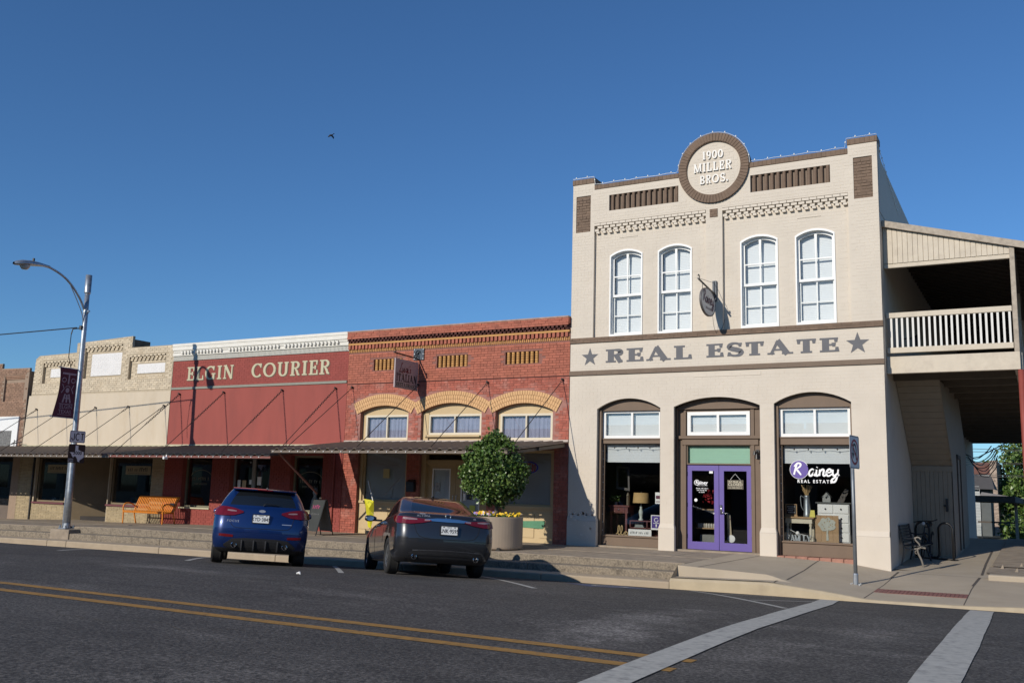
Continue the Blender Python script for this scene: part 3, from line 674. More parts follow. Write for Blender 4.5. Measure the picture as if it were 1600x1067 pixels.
for i in range(7): 
    m_ = MB(); a = -5.62+i*.26; m_.box(a, a+.25, -.03, .26, -.32, .025-rnd.uniform(0,.012)); bevel(O('stone', m_, mat('pink sill stone', (.36,.18,.13), .9, .2, 7, .5, 30, dark=(.25,.13,.10), dscale=4), cb), .012)
box_o('threshold', (-10.05,-8.4,.0,.30,-.3,.03), CONC, cb)
# plinth thickenings at the piers
for x0, x1, zt_ in ((-10.88,-10.09,.74),(-8.37,-8.02,.64),(-5.89,-5.56,.64),(-3.82,-3.09,.66)):
    m_ = MB(); e = .03; e2 = .0 if x0 in (-10.88,) else e
    m_.box(x0-(0 if x0 == -10.88 else e), x1+e*(x1 != -3.09)+.012*(x1 == -3.09), -.05, .08, -.5, zt_-.12); m_.add([(x0-e2,-.05,zt_-.12),(x1+e*(x1 != -3.09),-.05,zt_-.12),(x1,-.006,zt_),(x0,-.006,zt_),(x0-e2,.08,zt_-.12),(x1+e*(x1 != -3.09),.08,zt_-.12),(x1,.08,zt_),(x0,.08,zt_)], [(0,1,2,3),(1,5,6,2),(4,0,3,7),(3,2,6,7)])
    bevel(O('plinth', m_, CREAM, cb), .008)
# peeled flakes of paint on the shaded left pier
m_ = MB()
for i in range(46):
    fx = rnd.uniform(-10.85,-10.14); fz = .80+rnd.gauss(0,.05) if i < 30 else rnd.uniform(.05,.7); s_ = rnd.uniform(.015,.055); yb_ = -.006 if fz > .74 else -.054
    m_.add([(fx+s_*math.cos(a)*rnd.uniform(.5,1.3), yb_-.003, fz+s_*math.sin(a)*rnd.uniform(.4,1)) for a in np.linspace(0,2*PI,7)[:-1]], [tuple(range(6))[::1]])
O('bare_patches', m_, mat('bare brick flakes', (.68,.60,.52), .9, .1, 20), cb, kind='stuff')
# entrance bay
m_ = MB(); m_.plate(arc_top(-8.04,-5.87,3.46,3.72)+[(-8.04,3.43),(-5.87,3.43)], [], .22, .30); O('lunette', m_, BRN, cb)
D0, D1 = -7.80, -6.19
m_ = MB(); m_.box(-8.03,-7.86,.30,.42,-.02,3.45); m_.box(-7.86,D0,.27,.42,-.02,3.45); m_.box(D1,-6.10,.27,.42,-.02,3.45); m_.box(-6.10,-5.88,.30,.42,-.02,3.45); m_.box(-8.03,-8.0,.2,.3,-.02,3.45); m_.box(D0,D1,.30,.42,3.37,3.45); bevel(O('door_surround', m_, BRN, cb), .006)
m_ = MB(); m_.box(-8.0,-5.9,.22,.42,2.70,2.78); m_.box(-7.9,-6.0,.26,.42,2.55,2.70); bevel(O('rail', m_, BRN, cb), .008)
fr = frame('window', D0+.03, D1-.02, 2.79, 3.37, .29, .36, .085, WHITE, cb, ((D0+D1)/2,)); pane(D0+.08, D1-.08, 2.84, 3.32, .33, fr); blind(D0+.06, D1-.06, 2.81, 3.35, .40, BLIND, fr)
fr = frame('transom', D0, D1, 2.08, 2.56, .31, .38, .03, BRN, cb); pane(D0+.02, D1-.02, 2.10, 2.54, .35, fr, glass('green transom glass', (.86,.95,.90), .06)); blind(D0+.02, D1-.02, 2.08, 2.56, .42, GREENBL, fr)
xm = (D0+D1)/2
for s, (a, b) in ((0,(D0+.01,xm-.006)),(1,(xm+.006,D1-.01))):
    dr = frame('door', a, b, .045, 2.06, .345, .39, .115, PURPLE, cb, wt=.13, wb=.18); bevel(dr, .005)
    pane(a+.11, b-.11, .22, 1.94, .365, dr, DGLASS)
    for z in (.3, 1.05, 1.8): O('hinge', MB().tube([((a if s == 0 else b),.34,z),((a if s == 0 else b),.34,z+.1)], .011, 6), BLACK, dr)
    if s:
        m_ = MB(); m_.box(xm+.03,xm+.075,.325,.346,.90,1.12); m_.tube([(xm+.052,.325,.94),(xm+.052,.285,.94),(xm+.17,.285,.935)], .011, 6); m_.lathe([(.0,-.016),(.026,-.012),(.026,.0)], (xm+.052,.325,1.09), 10, axis='y'); O('handle', m_, STEEL, dr, smooth=True)
    else:
        m_ = MB(); textat(m_, 'R', -7.555, 1.645, .362, .1, ext=.001, off=.004); textat(m_, 'ainey', -7.41, 1.64, .362, .115, ext=.001, shear=.2, off=.003); ribbon(m_, arcp(-7.555,1.645,.062,.062,0,330,16), .012, .362)
        textat(m_, 'REAL ESTATE', -7.42, 1.575, .362, .038, ext=.001, spacing=1.2)
        for i in range(3): scrawl(m_, -7.42, 1.505-.045*i, (.30,.26,.16)[i], .032, .362, i)
        O('door_lettering', m_, mat('white vinyl', (.85,.85,.85), .5, .02), dr)
        O('notice', MB().box(-7.24,-7.15,.358,.362,1.87,1.925), WHITE, dr); O('sticker', MB().lathe([(0,-.003),(.04,-.003),(.04,0)], (-7.58,.364,1.22), 12, axis='y'), WHITE, dr)
box_o('threshold', (-8.02,-5.90,.10,.45,-.35,.035), CONC, cb)
# interior shell
ROOM = mat('shop interior', (.06,.055,.05), .9, .2, 1)
m_ = MB(); m_.box(-10.85,-3.15,7,7.1,-.1,5); m_.box(-10.85,-3.15,.45,7,4.0,4.1); m_.box(-10.85,-10.75,.45,7,-.1,4.1); m_.box(-3.25,-3.15,.45,7,-.1,4.1); m_.box(-10.8,-3.2,1.5,7,-.05,.06); m_.box(-10.07,-8.38,.31,1.3,.1,.27); m_.box(-5.55,-3.83,.31,1.3,.1,.33); m_.box(-8.0,-5.9,.4,7,-.05,.04); m_.box(-10.85,-10.09,.42,.45,-.1,4); m_.box(-8.37,-8.02,.42,.45,-.1,4); m_.box(-5.89,-5.56,.42,.45,-.1,4); m_.box(-3.82,-3.15,.42,.45,-.1,4); m_.box(-10.85,-3.15,.43,.45,3.4,4.1); m_.box(-8.36,-8.06,.45,3.2,0,3.9); m_.box(-5.88,-5.56,.45,3.2,0,3.9)
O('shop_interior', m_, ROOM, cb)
# lights string along the parapet
m_ = MB(); pts = [(XL,-.02,9.72),(-10.26,-.02,9.72),(-10.22,-.02,9.50)]+[(x,-.02,9.50+.012*math.sin(x*9)) for x in np.linspace(-10,-7.95,9)]+[(cx+.925*math.cos(math.radians(a)),-.05,cz+.925*math.sin(math.radians(a))) for a in range(176,-6,-8)]+[(x,-.02,9.515+.012*math.sin(x*9)) for x in np.linspace(-6.0,-3.8,9)]+[(-3.76,-.02,9.73),(XR,-.02,9.74)]+[(XR+.02,y,lerp(9.5,8.7,y/3.4)) for y in (.3,1,1.8,2.6,3.4)]
st_ = T('light_string', 'thin white string of clear bulbs running along the cream parapet and crest', 'string lights', (-7,0,9.5)); O('wire', MB().tube(pts, .006, 4), WHITE, st_)
P_ = [Vector(p) for p in pts]; acc = 0; nx = .1
for a, b in zip(P_, P_[1:]):
    L_ = (b-a).length
    while nx < acc+L_:
        q = a.lerp(b, (nx-acc)/L_); m_.lathe([(0,-.004),(.012,0),(.017,.024),(.009,.044),(0,.048)], q, 6); nx += .32
    acc += L_
O('bulbs', m_, mat('frosted bulb', (.8,.8,.75), .25, .02), st_, smooth=True, kind='stuff')
m_ = MB(); m_.box(-6.06,-5.98,.24,.27,2.36,2.44); m_.tube([(-6.02,.24,2.4),(-6.02,.14,2.38),(-6.0,.10,2.30)], .014, 6); m_.lathe([(.02,.05),(.045,-.06)], (-6.0,.09,2.28), 10); m_.lathe([(.02,.05),(.045,-.05)], (-6.06,.12,2.36), 10)
tag(O('spotlight', m_, BLACK), 'small black twin spotlight fixed beside the purple doors', 'spotlight')

# ------------------------------------------------------------------ red brick restaurant building
def shell(mb, x0, x1, z1, depth=22, back=True):
    mb.quad((x1,.3,-.6),(x1,depth,-.6),(x1,depth,z1),(x1,.3,z1)); mb.quad((x0,depth,-.6),(x0,.3,-.6),(x0,.3,z1),(x0,depth,z1)); mb.quad((x1,depth,-.6),(x0,depth,-.6),(x0,depth,z1),(x1,depth,z1)); mb.quad((x0,.3,z1-.5),(x1,.3,z1-.5),(x1,depth,z1-.7),(x0,depth,z1-.7))
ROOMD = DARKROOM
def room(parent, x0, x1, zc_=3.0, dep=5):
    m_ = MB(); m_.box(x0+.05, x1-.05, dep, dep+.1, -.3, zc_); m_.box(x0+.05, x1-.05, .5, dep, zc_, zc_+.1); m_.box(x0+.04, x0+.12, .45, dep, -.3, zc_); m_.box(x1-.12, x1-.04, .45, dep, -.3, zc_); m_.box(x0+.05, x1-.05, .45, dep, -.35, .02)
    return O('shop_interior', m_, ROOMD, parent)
rb = T('brick_restaurant_building', 'low red brick shopfront with three tan arched windows and a corbelled brick cornice', 'building', (-14.6,0,0))
A, B = -18.30, -10.89
arches = [(-17.75,-16.02,3.50,3.69),(-15.57,-13.56,3.48,3.72),(-13.12,-11.36,3.46,3.665)]
op = [arc_open(a, b, 2.45, zs, zt) for a, b, zs, zt in arches]
gnd = [(-17.75,-16.0),(-15.56,-13.32),(-12.92,-11.30)]
gop = [[(a,-.38),(b,-.38),(b,2.40),(a,2.40)] for a, b in gnd]
fl3 = [[(a,4.735),(a+1.04,4.735),(a+1.04,5.07),(a,5.07)] for a in (-17.36,-15.11,-12.86)]
ol = [(A,-.4),(B,-.4),(B,5.86),(A,5.90)]
m_ = MB(); m_.plate(ol, op+gop+fl3, 0, .35, mj=0)
m2 = MB(); m2.plate([(A+.01,2.6),(B-.01,2.6),(B-.01,4.34),(A+.01,4.34)], op and [[(x, max(z, 2.601)) for x, z in o_] for o_ in op], -.004, .0); O('mortar_wall', m2, REDMORTL, rb)
O('mortar_wall', m_, REDMORT, rb)
bed = O('grille_recess', MB().box(A+.1, B-.1, .10, .14, 4.6, 5.2), REDMORT, rb) if False else None
arch_out = []
for a, b, zs, zt in arches:
    c = (a+b)/2; h = (b-a)/2; r = (h*h+(zt-zs)**2)/(2*(zt-zs)); arch_out.append((c, zt-r, r, math.asin(h/r)))
def in_arch(x, z):
    for c, cz_, r, am in arch_out:
        d = math.hypot(x-c, z-cz_); a = abs(math.atan2(x-c, z-cz_))
        if r-.01 < d < r+.345 and a < am+.075: return True
    return False
def in_up(x, z): return 4.36 < z < 5.29 and not any(inpoly(x, z, f) for f in fl3)
def in_lo(x, z): return 2.62 < z < 4.345 and not any(inpoly(x, z, f) for f in op) and not in_arch(x, z)
u = MB(); bricks(u, A, B, 4.37, 5.30, 0, in_up, bw=.205, bh=.060, j=.009, d=.012, jit=.002, seed=5); O('brick_face', u, REDBR, rb, kind='stuff')
u = MB(); bricks(u, A, B, 2.62, 4.345, 0, in_lo, bw=.205, bh=.060, j=.009, d=.014, jit=.004, seed=6); O('brick_face', u, REDBRL, rb, kind='stuff')
u = MB()
for a, b in ((A,-17.75),(-16.0,-15.56),(-13.32,-12.92),(-11.30,B)): bricks(u, a, b, -.1, 2.5, 0, lambda x, z: True, bw=.2, bh=.060, j=.009, d=.014, jit=.004, seed=int(-a*9))
O('brick_pier', u, REDBRL, rb, kind='stuff')
# tan arches of three brick rings
for c, cz_, r, am in arch_out:
    for ring, (ra, rb_) in enumerate(((.0,.105),(.113,.218),(.226,.335))):
        w0 = am+.06; n = int(2*w0*(r+ra)/(.072 if ring != 3 else .1))
        for i in range(n):
            a0 = -w0+2*w0*i/n+.0025; a1 = -w0+2*w0*(i+1)/n-.0025; y_ = -.03-rnd.uniform(0,.006)
            q = [(c+(r+ra)*math.sin(a0), cz_+(r+ra)*math.cos(a0)),(c+(r+ra)*math.sin(a1), cz_+(r+ra)*math.cos(a1)),(c+(r+rb_)*math.sin(a1), cz_+(r+rb_)*math.cos(a1)),(c+(r+rb_)*math.sin(a0), cz_+(r+rb_)*math.cos(a0))]
            b_ = MB(); b_.add([(x,y_,z) for x, z in q]+[(x,.02,z) for x, z in q], [(0,1,2,3),(0,4,5,1),(1,5,6,2),(2,6,7,3),(3,7,4,0)]); O('arch_brick', b_, ARCHB, rb)
    m_ = MB(); w0 = am+.058; pts = [(c+(r+.335)*math.sin(a), cz_+(r+.335)*math.cos(a)) for a in np.linspace(w0,-w0,16)]+[(c+(r+.002)*math.sin(a), cz_+(r+.002)*math.cos(a)) for a in np.linspace(-w0,w0,16)]
    m_.plate(pts, [], -.016, .02); O('arch_mortar', m_, mat('arch mortar', (.30,.19,.10), .9, .1, 8), rb)
# half column grilles
for f in fl3:
    x0, z0, x1, z1 = f[0][0], f[0][1], f[1][0], f[2][1]; O('grille_back', MB().box(x0, x1, .10, .14, z0, z1), DARKBR, rb)
    for i in range(7):
        for z_ in range(5): O('clay_half_round', MB().lathe([(.048,z0+z_*.0665+.002),(.05,z0+z_*.0665+.01),(.05,z0+z_*.0665+.058),(.048,z0+z_*.0665+.065)], (x0+.08+i*(1.04-.12)/6.5,-.012,0), 9), OCHRE, rb, smooth=True) if False else None
        b_ = MB()
        for z_ in range(5): b_.lathe([(.044,z0+z_*.067+.002),(.050,z0+z_*.067+.008),(.050,z0+z_*.067+.058),(.044,z0+z_*.067+.065)], (x0+.085+i*.145,.055,0), 10)
        O('half_column', b_, OCHRE, rb)
# cornice
u = MB(); u.box(A, B, -.13, .3, 5.745, 5.90); bricks(u, A, B, 5.705, 5.91, -.13, lambda x, z: True, bw=.2, bh=.06, j=.008, d=.01, jit=.006, seed=8); O('cornice_top', u, REDBR, rb, kind='stuff')
O('coping', MB().box(A, B, -.15, .34, 5.905, 5.945), mat('weathered coping', (.38,.25,.2), .9, .3, 6, dark=(.15,.1,.09), dscale=3), rb)
u = MB(); n = 58; p = (B-A)/n
for i in range(n): u.box(A+i*p, A+i*p+p*.55, -.125, .0, 5.645, 5.702); u.box(A+i*p+p*.25, A+i*p+p*.80, -.085, .0, 5.585, 5.643)
O('dentil', u, DARKBR, rb, kind='stuff')
u = MB(); u.box(A, B, -.07, .0, 5.525, 5.578); O('string_course', u, OCHRE, rb)
u = MB()
for i in range(n): u.box(A+i*p, A+i*p+p*.62, -.062, .0, 5.40, 5.523)
O('soldier_dentil', u, REDBR, rb, kind='stuff')
u = MB()
for i in range(n*2): u.lathe([(.022,5.305),(.022,5.398)], (A+(i+.5)*p/2,-.004,0), 8)
O('clay_tube_course', u, OCHRE, rb, kind='stuff')
u = MB(); u.box(A, B, -.028, .02, 4.346, 4.366); O('ledge', u, DARKBR, rb)
sh = MB(); shell(sh, A, B, 5.8); O('side_wall', sh, REDMORT, rb)
# upper arched windows
for k, ((a, b, zs, zt), (w0, w1, z0, z1)) in enumerate(zip(arches, ((-17.62,-16.08,2.70,3.42),(-15.38,-13.62,2.83,3.41),(-13.02,-11.42,2.68,3.39)))):
    m_ = MB(); m_.plate(arc_open(a-.02, b+.02, 2.45, zs, zt+.015), [[(w0+.02,z0+.02),(w1-.02,z0+.02),(w1-.02,z1-.02),(w0+.02,z1-.02)]], .14, .20); 
    if k == 1: m_.box(a, a+.2, .10, .16, 2.5, 3.45)
    O('arch_panel', m_, LCREAM, rb)
    fr = frame('window', w0, w1, z0, z1, .11, .19, .06, mat('cream window paint', (.62,.55,.42), .6, .05, 4), rb, ((w0+w1)/2,)); pane(w0+.03, w1-.03, z0+.03, z1-.03, .16, fr, glass('dusty glass', (.85,.87,.9), .07))
    for (c0, c1) in ((w0+.04,(w0+w1)/2-.01),((w0+w1)/2+.01,w1-.04)):
        u = MB(); n = 44; vs = []
        for i in range(n+1):
            x = lerp(c0, c1, i/n); t = i/n*PI*2*5.5
            for z, s_ in ((z0,1),(z0+.3,.9),(z1-.12,.6),(z1-.02,.25)):
                vs.append((x+.008*math.sin(t*1.7+k), .225+.024*s_*math.sin(t+.6*math.sin(t*.37+k)+z*1.1)+.010*s_*math.sin(t*2.3+1), z))
        u.add(vs, [(i*4+j, i*4+4+j, i*4+5+j, i*4+1+j) for i in range(n) for j in range(3)]); O('curtain', u, CURT, fr, smooth=True)
    O('sill', MB().box(w0-.1, w1+.1, .04, .2, z0-.06, z0-.0), LCREAM, fr); O('backing', MB().box(w0, w1, .30, .33, z0, z1), DARKROOM, fr)
O('flashing', MB().box(A, B, -.045, .02, 2.615, 2.67), mat('pale flashing', (.5,.42,.36), .8, .15, 6), rb)
# ground floor of the restaurant
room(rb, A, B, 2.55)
O('ceiling_band', MB().box(A, B, .02, .36, 2.38, 2.6), LCREAM, rb)
GB = mat('grey blind', (.52,.50,.47), .7, .05, 3)
for a, b, g0, g1 in ((-17.75,-16.0,-17.66,-16.10),(-12.92,-11.30,-12.90,-11.42)):
    m_ = MB(); m_.box(a, b, .12, .2, -.3, .90); m_.box(a, b, .08, .2, .86, .93); m_.box(a, g0, .1, .22, .93, 2.4); m_.box(g1, b, .1, .22, .93, 2.4); O('bulkhead', m_, LCREAM, rb)
    for x_ in np.linspace(a+.25, b-.25, 3): O('bulkhead_panel', MB().box(x_-.2, x_+.2, .10, .125, .12, .74), LCREAM, rb)
    fr = frame('shop_window', g0, g1, .93, 2.38, .16, .22, .05, LCREAM, rb); pane(g0+.03, g1-.03, .95, 2.36, .19, fr); blind(g0+.04, g1-.04, .95, 2.37, .25, GB, fr, .048)
m_ = MB(); m_.box(-16.95,-16.73,.176,.183,1.59,1.86); O('paper_notice', m_, mat('yellowed paper', (.5,.42,.2), .8, .1, 5), rb)
O('green_banner', MB().add([(-12.30,.085,.38),(-11.66,.085,.36),(-11.60,.08,.40),(-11.58,.085,.57),(-12.30,.085,.54),(-12.30,.095,.38),(-11.66,.095,.36),(-11.60,.09,.40),(-11.58,.095,.57),(-12.30,.095,.54)], [(0,1,2,3,4),(9,8,7,6,5),(0,5,6,1),(1,6,7,2),(2,7,8,3),(3,8,9,4)]), mat('green cloth', (.09,.24,.14), .8, .15, 9), rb)
# door bay
DC = mat('tan door paint', (.40,.29,.15), .6, .08, 5)
m_ = MB(); m_.box(-15.56,-15.42,.1,.3,-.2,2.4); m_.box(-13.5,-13.32,.1,.3,-.2,2.4); m_.box(-15.42,-13.5,.15,.3,2.0,2.12); m_.box(-15.42,-13.5,.18,.3,2.28,2.4); O('door_surround', m_, DC, rb)
fr = frame('transom', -15.42, -13.5, 2.12, 2.30, .2, .26, .02, DC, rb); pane(-15.4,-13.52,2.13,2.29,.22, fr, DGLASS)
DPALE = mat('pale door shade', (.62,.63,.65), .6, .05, 4)
for a, b in ((-15.42,-14.47),(-14.46,-13.5)):
    dr = frame('door', a, b, .0, 2.0, .22, .28, .20, DC, rb, wt=.14, wb=.30); pane(a+.18, b-.18, .28, 1.88, .245, dr); frame('pane_frame', a+.17, b-.17, .28, 1.89, .21, .24, .035, WHITE, dr)
    blind(a+.2, b-.2, .3, 1.86, .27, DPALE, dr, .2)
    if a < -15: O('poster', MB().box(-15.17,-15.0,.238,.243,1.25,1.5), mat('print', (.3,.3,.3), .6, .6, 18), dr)
    else:
        O('sticker', MB().box(-14.22,-14.14,.238,.243,1.02,1.22), WHITE, dr); O('sticker', MB().box(-14.1,-13.95,.238,.243,1.05,1.3), BLACK, dr); O('paper', MB().box(-14.0,-13.82,.238,.243,.72,.9), mat('lime paper', (.45,.5,.1), .7, .1, 5), dr)
    O('handle', MB().tube([(-14.52 if a < -15 else -14.41,.21,.95),(-14.52 if a < -15 else -14.41,.17,.95),(-14.52 if a < -15 else -14.41,.17,1.15),(-14.52 if a < -15 else -14.41,.21,1.15)], .012, 6), STEEL, dr)
m_ = MB(); m_.box(-15.90,-15.64,-.14,-.02,1.22,1.50); m_.add([(-15.90,-.16,1.50),(-15.64,-.16,1.50),(-15.64,-.02,1.56),(-15.90,-.02,1.56)], [(0,1,2,3)]); m_.box(-15.90,-15.64,-.16,-.14,1.40,1.50); tag(bevel(O('mailbox', m_, BLACK), .006), 'black wall mailbox on the red brick pier left of the tan doors', 'mailbox')
# neon sign
t = T('neon_sign', 'unlit oval blue and red tube sign reading OPEN inside the right restaurant window', 'neon sign', (-12.15,.2,1.95))
m_ = MB(); m_.tube([(-12.17+.30*math.cos(a), .17, 1.95+.15*math.sin(a)) for a in np.linspace(0,2*PI,29)[:-1]], .014, 6, closed=True); O('oval_tube', m_, mat('blue tube', (.02,.03,.5), .3, .05), t, smooth=True)
m_ = MB()
for i, L_ in enumerate(([arcp(0,.5,.35,.5,0,360,14)], [[(-.3,0),(-.3,1),(.1,1),(.3,.75),(.1,.5),(-.3,.5)]], [[(.3,0),(-.3,0),(-.3,1),(.3,1)],[(-.3,.5),(.2,.5)]], [[(-.3,0),(-.3,1),(.3,0),(.3,1)]])):
    for q in L_: m_.tube([(-12.37+i*.13+p_[0]*.13, .15, 1.85+p_[1]*.19) for p_ in q], .014, 5)
O('letter_tubes', m_, mat('red tube', (.5,.02,.03), .3, .05), t, smooth=True)

# ------------------------------------------------------------------ red stucco newspaper building
nb_ = T('red_stucco_building', 'long red stucco shopfront with pale painted lettering and a white brick cornice', 'building', (-22,0,0))
A, B = -25.90, -18.32
gops = [(-25.04,-23.70,.52,2.20),(-22.90,-21.18,-.38,2.20),(-20.35,-19.08,.52,2.22)]
m_ = MB(); m_.plate([(A,-.45),(B,-.45),(B,4.44),(A,4.44)], [[(a,z0),(b,z0),(b,z1),(a,z1)] for a, b, z0, z1 in gops], 0, .35); O('wall', m_, RPAINT, nb_)
u = MB(); u.box(A, B, .012, .3, 4.44, 5.38); bricks(u, A, B, 4.49, 5.37, .012, lambda x, z: True, bw=.2, bh=.06, j=.01, d=.005, jit=.001, seed=9); O('painted_brick_band', u, RPB, nb_, kind='stuff')
O('trim_strip', MB().box(A, B-.01, -.03, .02, 4.40, 4.475), GREYT, nb_)
for t_, xa, xb in (('ELGIN',-25.20,-23.05),('COURIER',-22.27,-19.03)):
    m_ = MB(); word(m_, t_, xa+.035, xb+.035, 4.675, 5.125, .006, .0012, T_=.20, t=.09, s=.10, sp=.16); O('lettering_shadow', m_, mat('dark lettering shade', (.13,.09,.06), .8, .1), nb_)
    m_ = MB(); word(m_, t_, xa, xb, 4.70, 5.15, .003, .002, T_=.20, t=.09, s=.10, sp=.16); O('lettering', m_, LETC, nb_)
u = MB(); u.box(A, B, -.01, .3, 5.375, 5.55)
x = A+.02
while x < B-.03: u.box(x, x+.034, -.026, .0, 5.38, 5.525); x += .052
O('ribbed_strip', u, RIBG, nb_, kind='stuff')
u = MB(); u.box(A, B, -.05, .3, 5.545, 5.66); u.box(A+.05, B, -.075, .0, 5.665, 5.70); u.box(A, B, -.085, .32, 5.735, 5.86); u.box(A, B, -.05, .3, 5.70, 5.735); u.box(A, B, -.10, .34, 5.865, 5.955); O('cornice', u, WHITEB, nb_)
u = MB()
for g0, g1 in ((-25.45,-23.55),(-23.25,-21.15),(-20.85,-18.75)):
    x = g0
    while x < g1: u.box(x, x+.075, -.115, -.05, 5.60, 5.70); x += .15
O('dentil', u, WHITEB, nb_, kind='stuff')
O('flashing', MB().box(A, B, -.03, .02, 2.49, 2.56), LETC, nb_)
sh = MB(); shell(sh, A, B, 5.8); O('side_wall', sh, REDMORT, nb_); room(nb_, A, B, 2.5)
u = MB()
for a, b in ((A,-25.04),(-23.70,-22.90),(-21.18,-20.35),(-19.08,B)): bricks(u, a, b, -.1, 2.45, 0, lambda x, z: True, bw=.2, bh=.062, j=.012, d=.010, jit=.002, seed=int(-a*7))
for a, b in ((-25.04,-23.70),(-20.35,-19.08)): bricks(u, a, b, -.1, .50, 0, lambda x, z: True, bw=.2, bh=.062, j=.012, d=.010, jit=.002, seed=int(-a*5))
O('brick_pier', u, RPB, nb_, kind='stuff')
FR = mat('olive window frame', (.20,.18,.12), .6, .08, 4)
for k, (a, b, z0, z1) in enumerate(gops):
    if z0 > 0:
        fr = frame('shop_window', a, b, z0, z1, .16, .24, .06, FR, nb_); pane(a+.04, b-.04, z0+.04, z1-.04, .2, fr, DGLASS); O('sill', MB().box(a-.03, b+.03, -.05, .2, z0-.045, z0), LETC, fr)
        m_ = MB(); q = [( (a+b)/2+.5*math.cos(t_), 1.45+.28*math.sin(t_)) for t_ in np.linspace(.3, PI-.3, 12)]
        ribbon(m_, q, .02, .197); scrawl(m_, (a+b)/2, 1.45, .8, .11, .197, k+3); scrawl(m_, (a+b)/2, 1.28, .6, .06, .197, k+9); O('window_lettering', m_, mat('faded gold leaf', (.16,.15,.11), .7, .1), fr)
        if k == 2:
            m_ = MB(); m_.lathe([(.0,0),(.14,.02),(.16,.3),(.12,.6),(.05,.75),(.09,.85),(.06,.98),(0,1.0)], (-19.95,.75,.25), 14); O('vase', m_, WHITE, fr, smooth=True)
    else:
        for c0, c1 in ((a,(a+b)/2),((a+b)/2,b)):
            dr = frame('door', c0, c1, 0, z1-.02, .18, .24, .07, mat('aluminium door frame', (.25,.24,.22), .5, .06, 4), nb_, wb=.2); pane(c0+.05, c1-.05, .15, z1-.08, .21, dr, DGLASS)
            O('push_bar', MB().tube([(c0+.1,.15,1.0),(c1-.1,.15,1.0)], .014, 6), STEEL, dr)
        for (px, pz, pw, ph, mm) in ((-22.66,1.32,.13,.24,'white'),(-22.44,1.30,.17,.26,'cream'),(-22.16,1.38,.13,.14,'white'),(-21.80,1.42,.17,.26,'white')):
            O('paper_notice', MB().box(px-pw/2, px+pw/2, .196, .20, pz-ph/2, pz+ph/2), WHITE if mm == 'white' else mat('buff paper', (.5,.4,.25), .8, .1, 6), nb_)
# conduit pipe down the right pier, loose pipe
O('downpipe', MB().tube([(-18.62,-.04,2.4),(-18.62,-.04,.0)], .03, 8), RPAINT, nb_)

# ------------------------------------------------------------------ tan brick building
tb = T('tan_brick_building', 'tan brick shopfront with stepped parapet and blank white panels above yellowed stucco', 'building', (-30,0,0))
A, B = -33.55, -25.91
ol = [(A-.15,-.7),(B,-.7),(B,5.96),(-28.06,5.97),(-28.06,6.38),(-31.06,6.28),(-31.06,5.93),(-33.2,5.90),(-33.40,5.78)]
ps = [[(-32.92,4.84),(-31.10,4.84),(-31.10,5.66),(-32.92,5.66)], [(-30.58,4.94),(-28.55,4.94),(-28.55,6.12),(-30.58,6.12)], [(-28.14,4.84),(-26.30,4.84),(-26.30,5.68),(-28.14,5.68)]]
gops = [(-32.70,-30.95,.48,2.12),(-30.90,-28.66,-.6,2.16),(-28.62,-26.50,.50,2.14)]
m_ = MB(); m_.plate(ol, ps+[[(a,z0),(b,z0),(b,z1),(a,z1)] for a, b, z0, z1 in gops], .0, .10); O('mortar_wall', m_, TANM, tb)
m_ = MB(); m_.plate([(A,4.7),(B,4.7),(B,5.9),(-28.1,5.9),(-28.1,6.2),(-31,6.2),(-31,5.8),(A,5.7)], [], .10, .35); O('mortar_panel', m_, TANM, tb)
def in_t(x, z): return z > 4.38 and inpoly(x, z, ol) and not any(inpoly(x, z, p) for p in ps)
u = MB(); bricks(u, A-.15, B, 4.38, 6.36, 0, in_t, bw=.2, bh=.060, j=.011, d=.010, jit=.003, seed=12)
wp = [(-32.55,-31.35,5.06,5.38),(-30.26,-28.60,5.03,5.83),(-27.78,-26.38,5.04,5.37)]
def in_tp(x, z): return any(inpoly(x, z, p) for p in ps) and not any(a-.01 < x < b+.01 and c-.01 < z < d+.01 for a, b, c, d in wp)
bricks(u, A, B, 4.84, 6.12, .10, in_tp, bw=.2, bh=.060, j=.011, d=.010, jit=.003, seed=13); O('brick_face', u, TANB, tb, kind='stuff')
for k, (a, b, c, d) in enumerate(wp): 
    u = MB(); u.box(a, b, .075, .12, c, d); bricks(u, a, b, c, d, .075, lambda x, z: True, bw=.2, bh=.06, j=.011, d=.003, jit=.001); O('white_panel', u, mat('whitewashed brick', (.72,.70,.68), .8, .05, 4, .2, 40), tb)
for p in ps:
    u = MB(); x0, x1, z1 = p[0][0], p[1][0], p[2][1]; n = 9; q = (x1-x0)/n
    for i in range(n): u.box(x0+i*q, x0+i*q+q*.72, -.01, .10, z1-.05, z1); u.box(x0+i*q+.3*q, x0+i*q+q*.95, .02, .10, z1-.115, z1-.06); u.box(x0+i*q, x0+i*q+q*.6, .045, .10, z1-.18, z1-.125)
    O('corbel_table', u, TANB, tb, kind='stuff')
u = MB(); u.box(-31.05,-28.045,.11,.75,5.9,6.27); O('parapet_return', u, DARKBR if False else mat('dark weathered brick', (.17,.13,.09), .9, .3, 6), tb)  # return is much darker than the tan wall brick
m_ = MB(); m_.plate([(A-.14,2.46),(B,2.46),(B,4.375),(A-.02,4.385)], [], -.012, .03); O('stucco_band', m_, TANS, tb)
O('flashing', MB().box(A-.1, B, -.05, .02, 2.47, 2.54), LETC, tb)
sh = MB(); shell(sh, A, B, 5.6); O('side_wall', sh, TANM, tb); room(tb, A, B, 2.4)
u = MB()
for a, b in ((A-.15,-32.95),(-26.50,B)): bricks(u, a, b, -.35, 2.4, 0, lambda x, z: True, bw=.28, bh=.042, j=.012, d=.012, jit=.003, seed=int(-a*3))
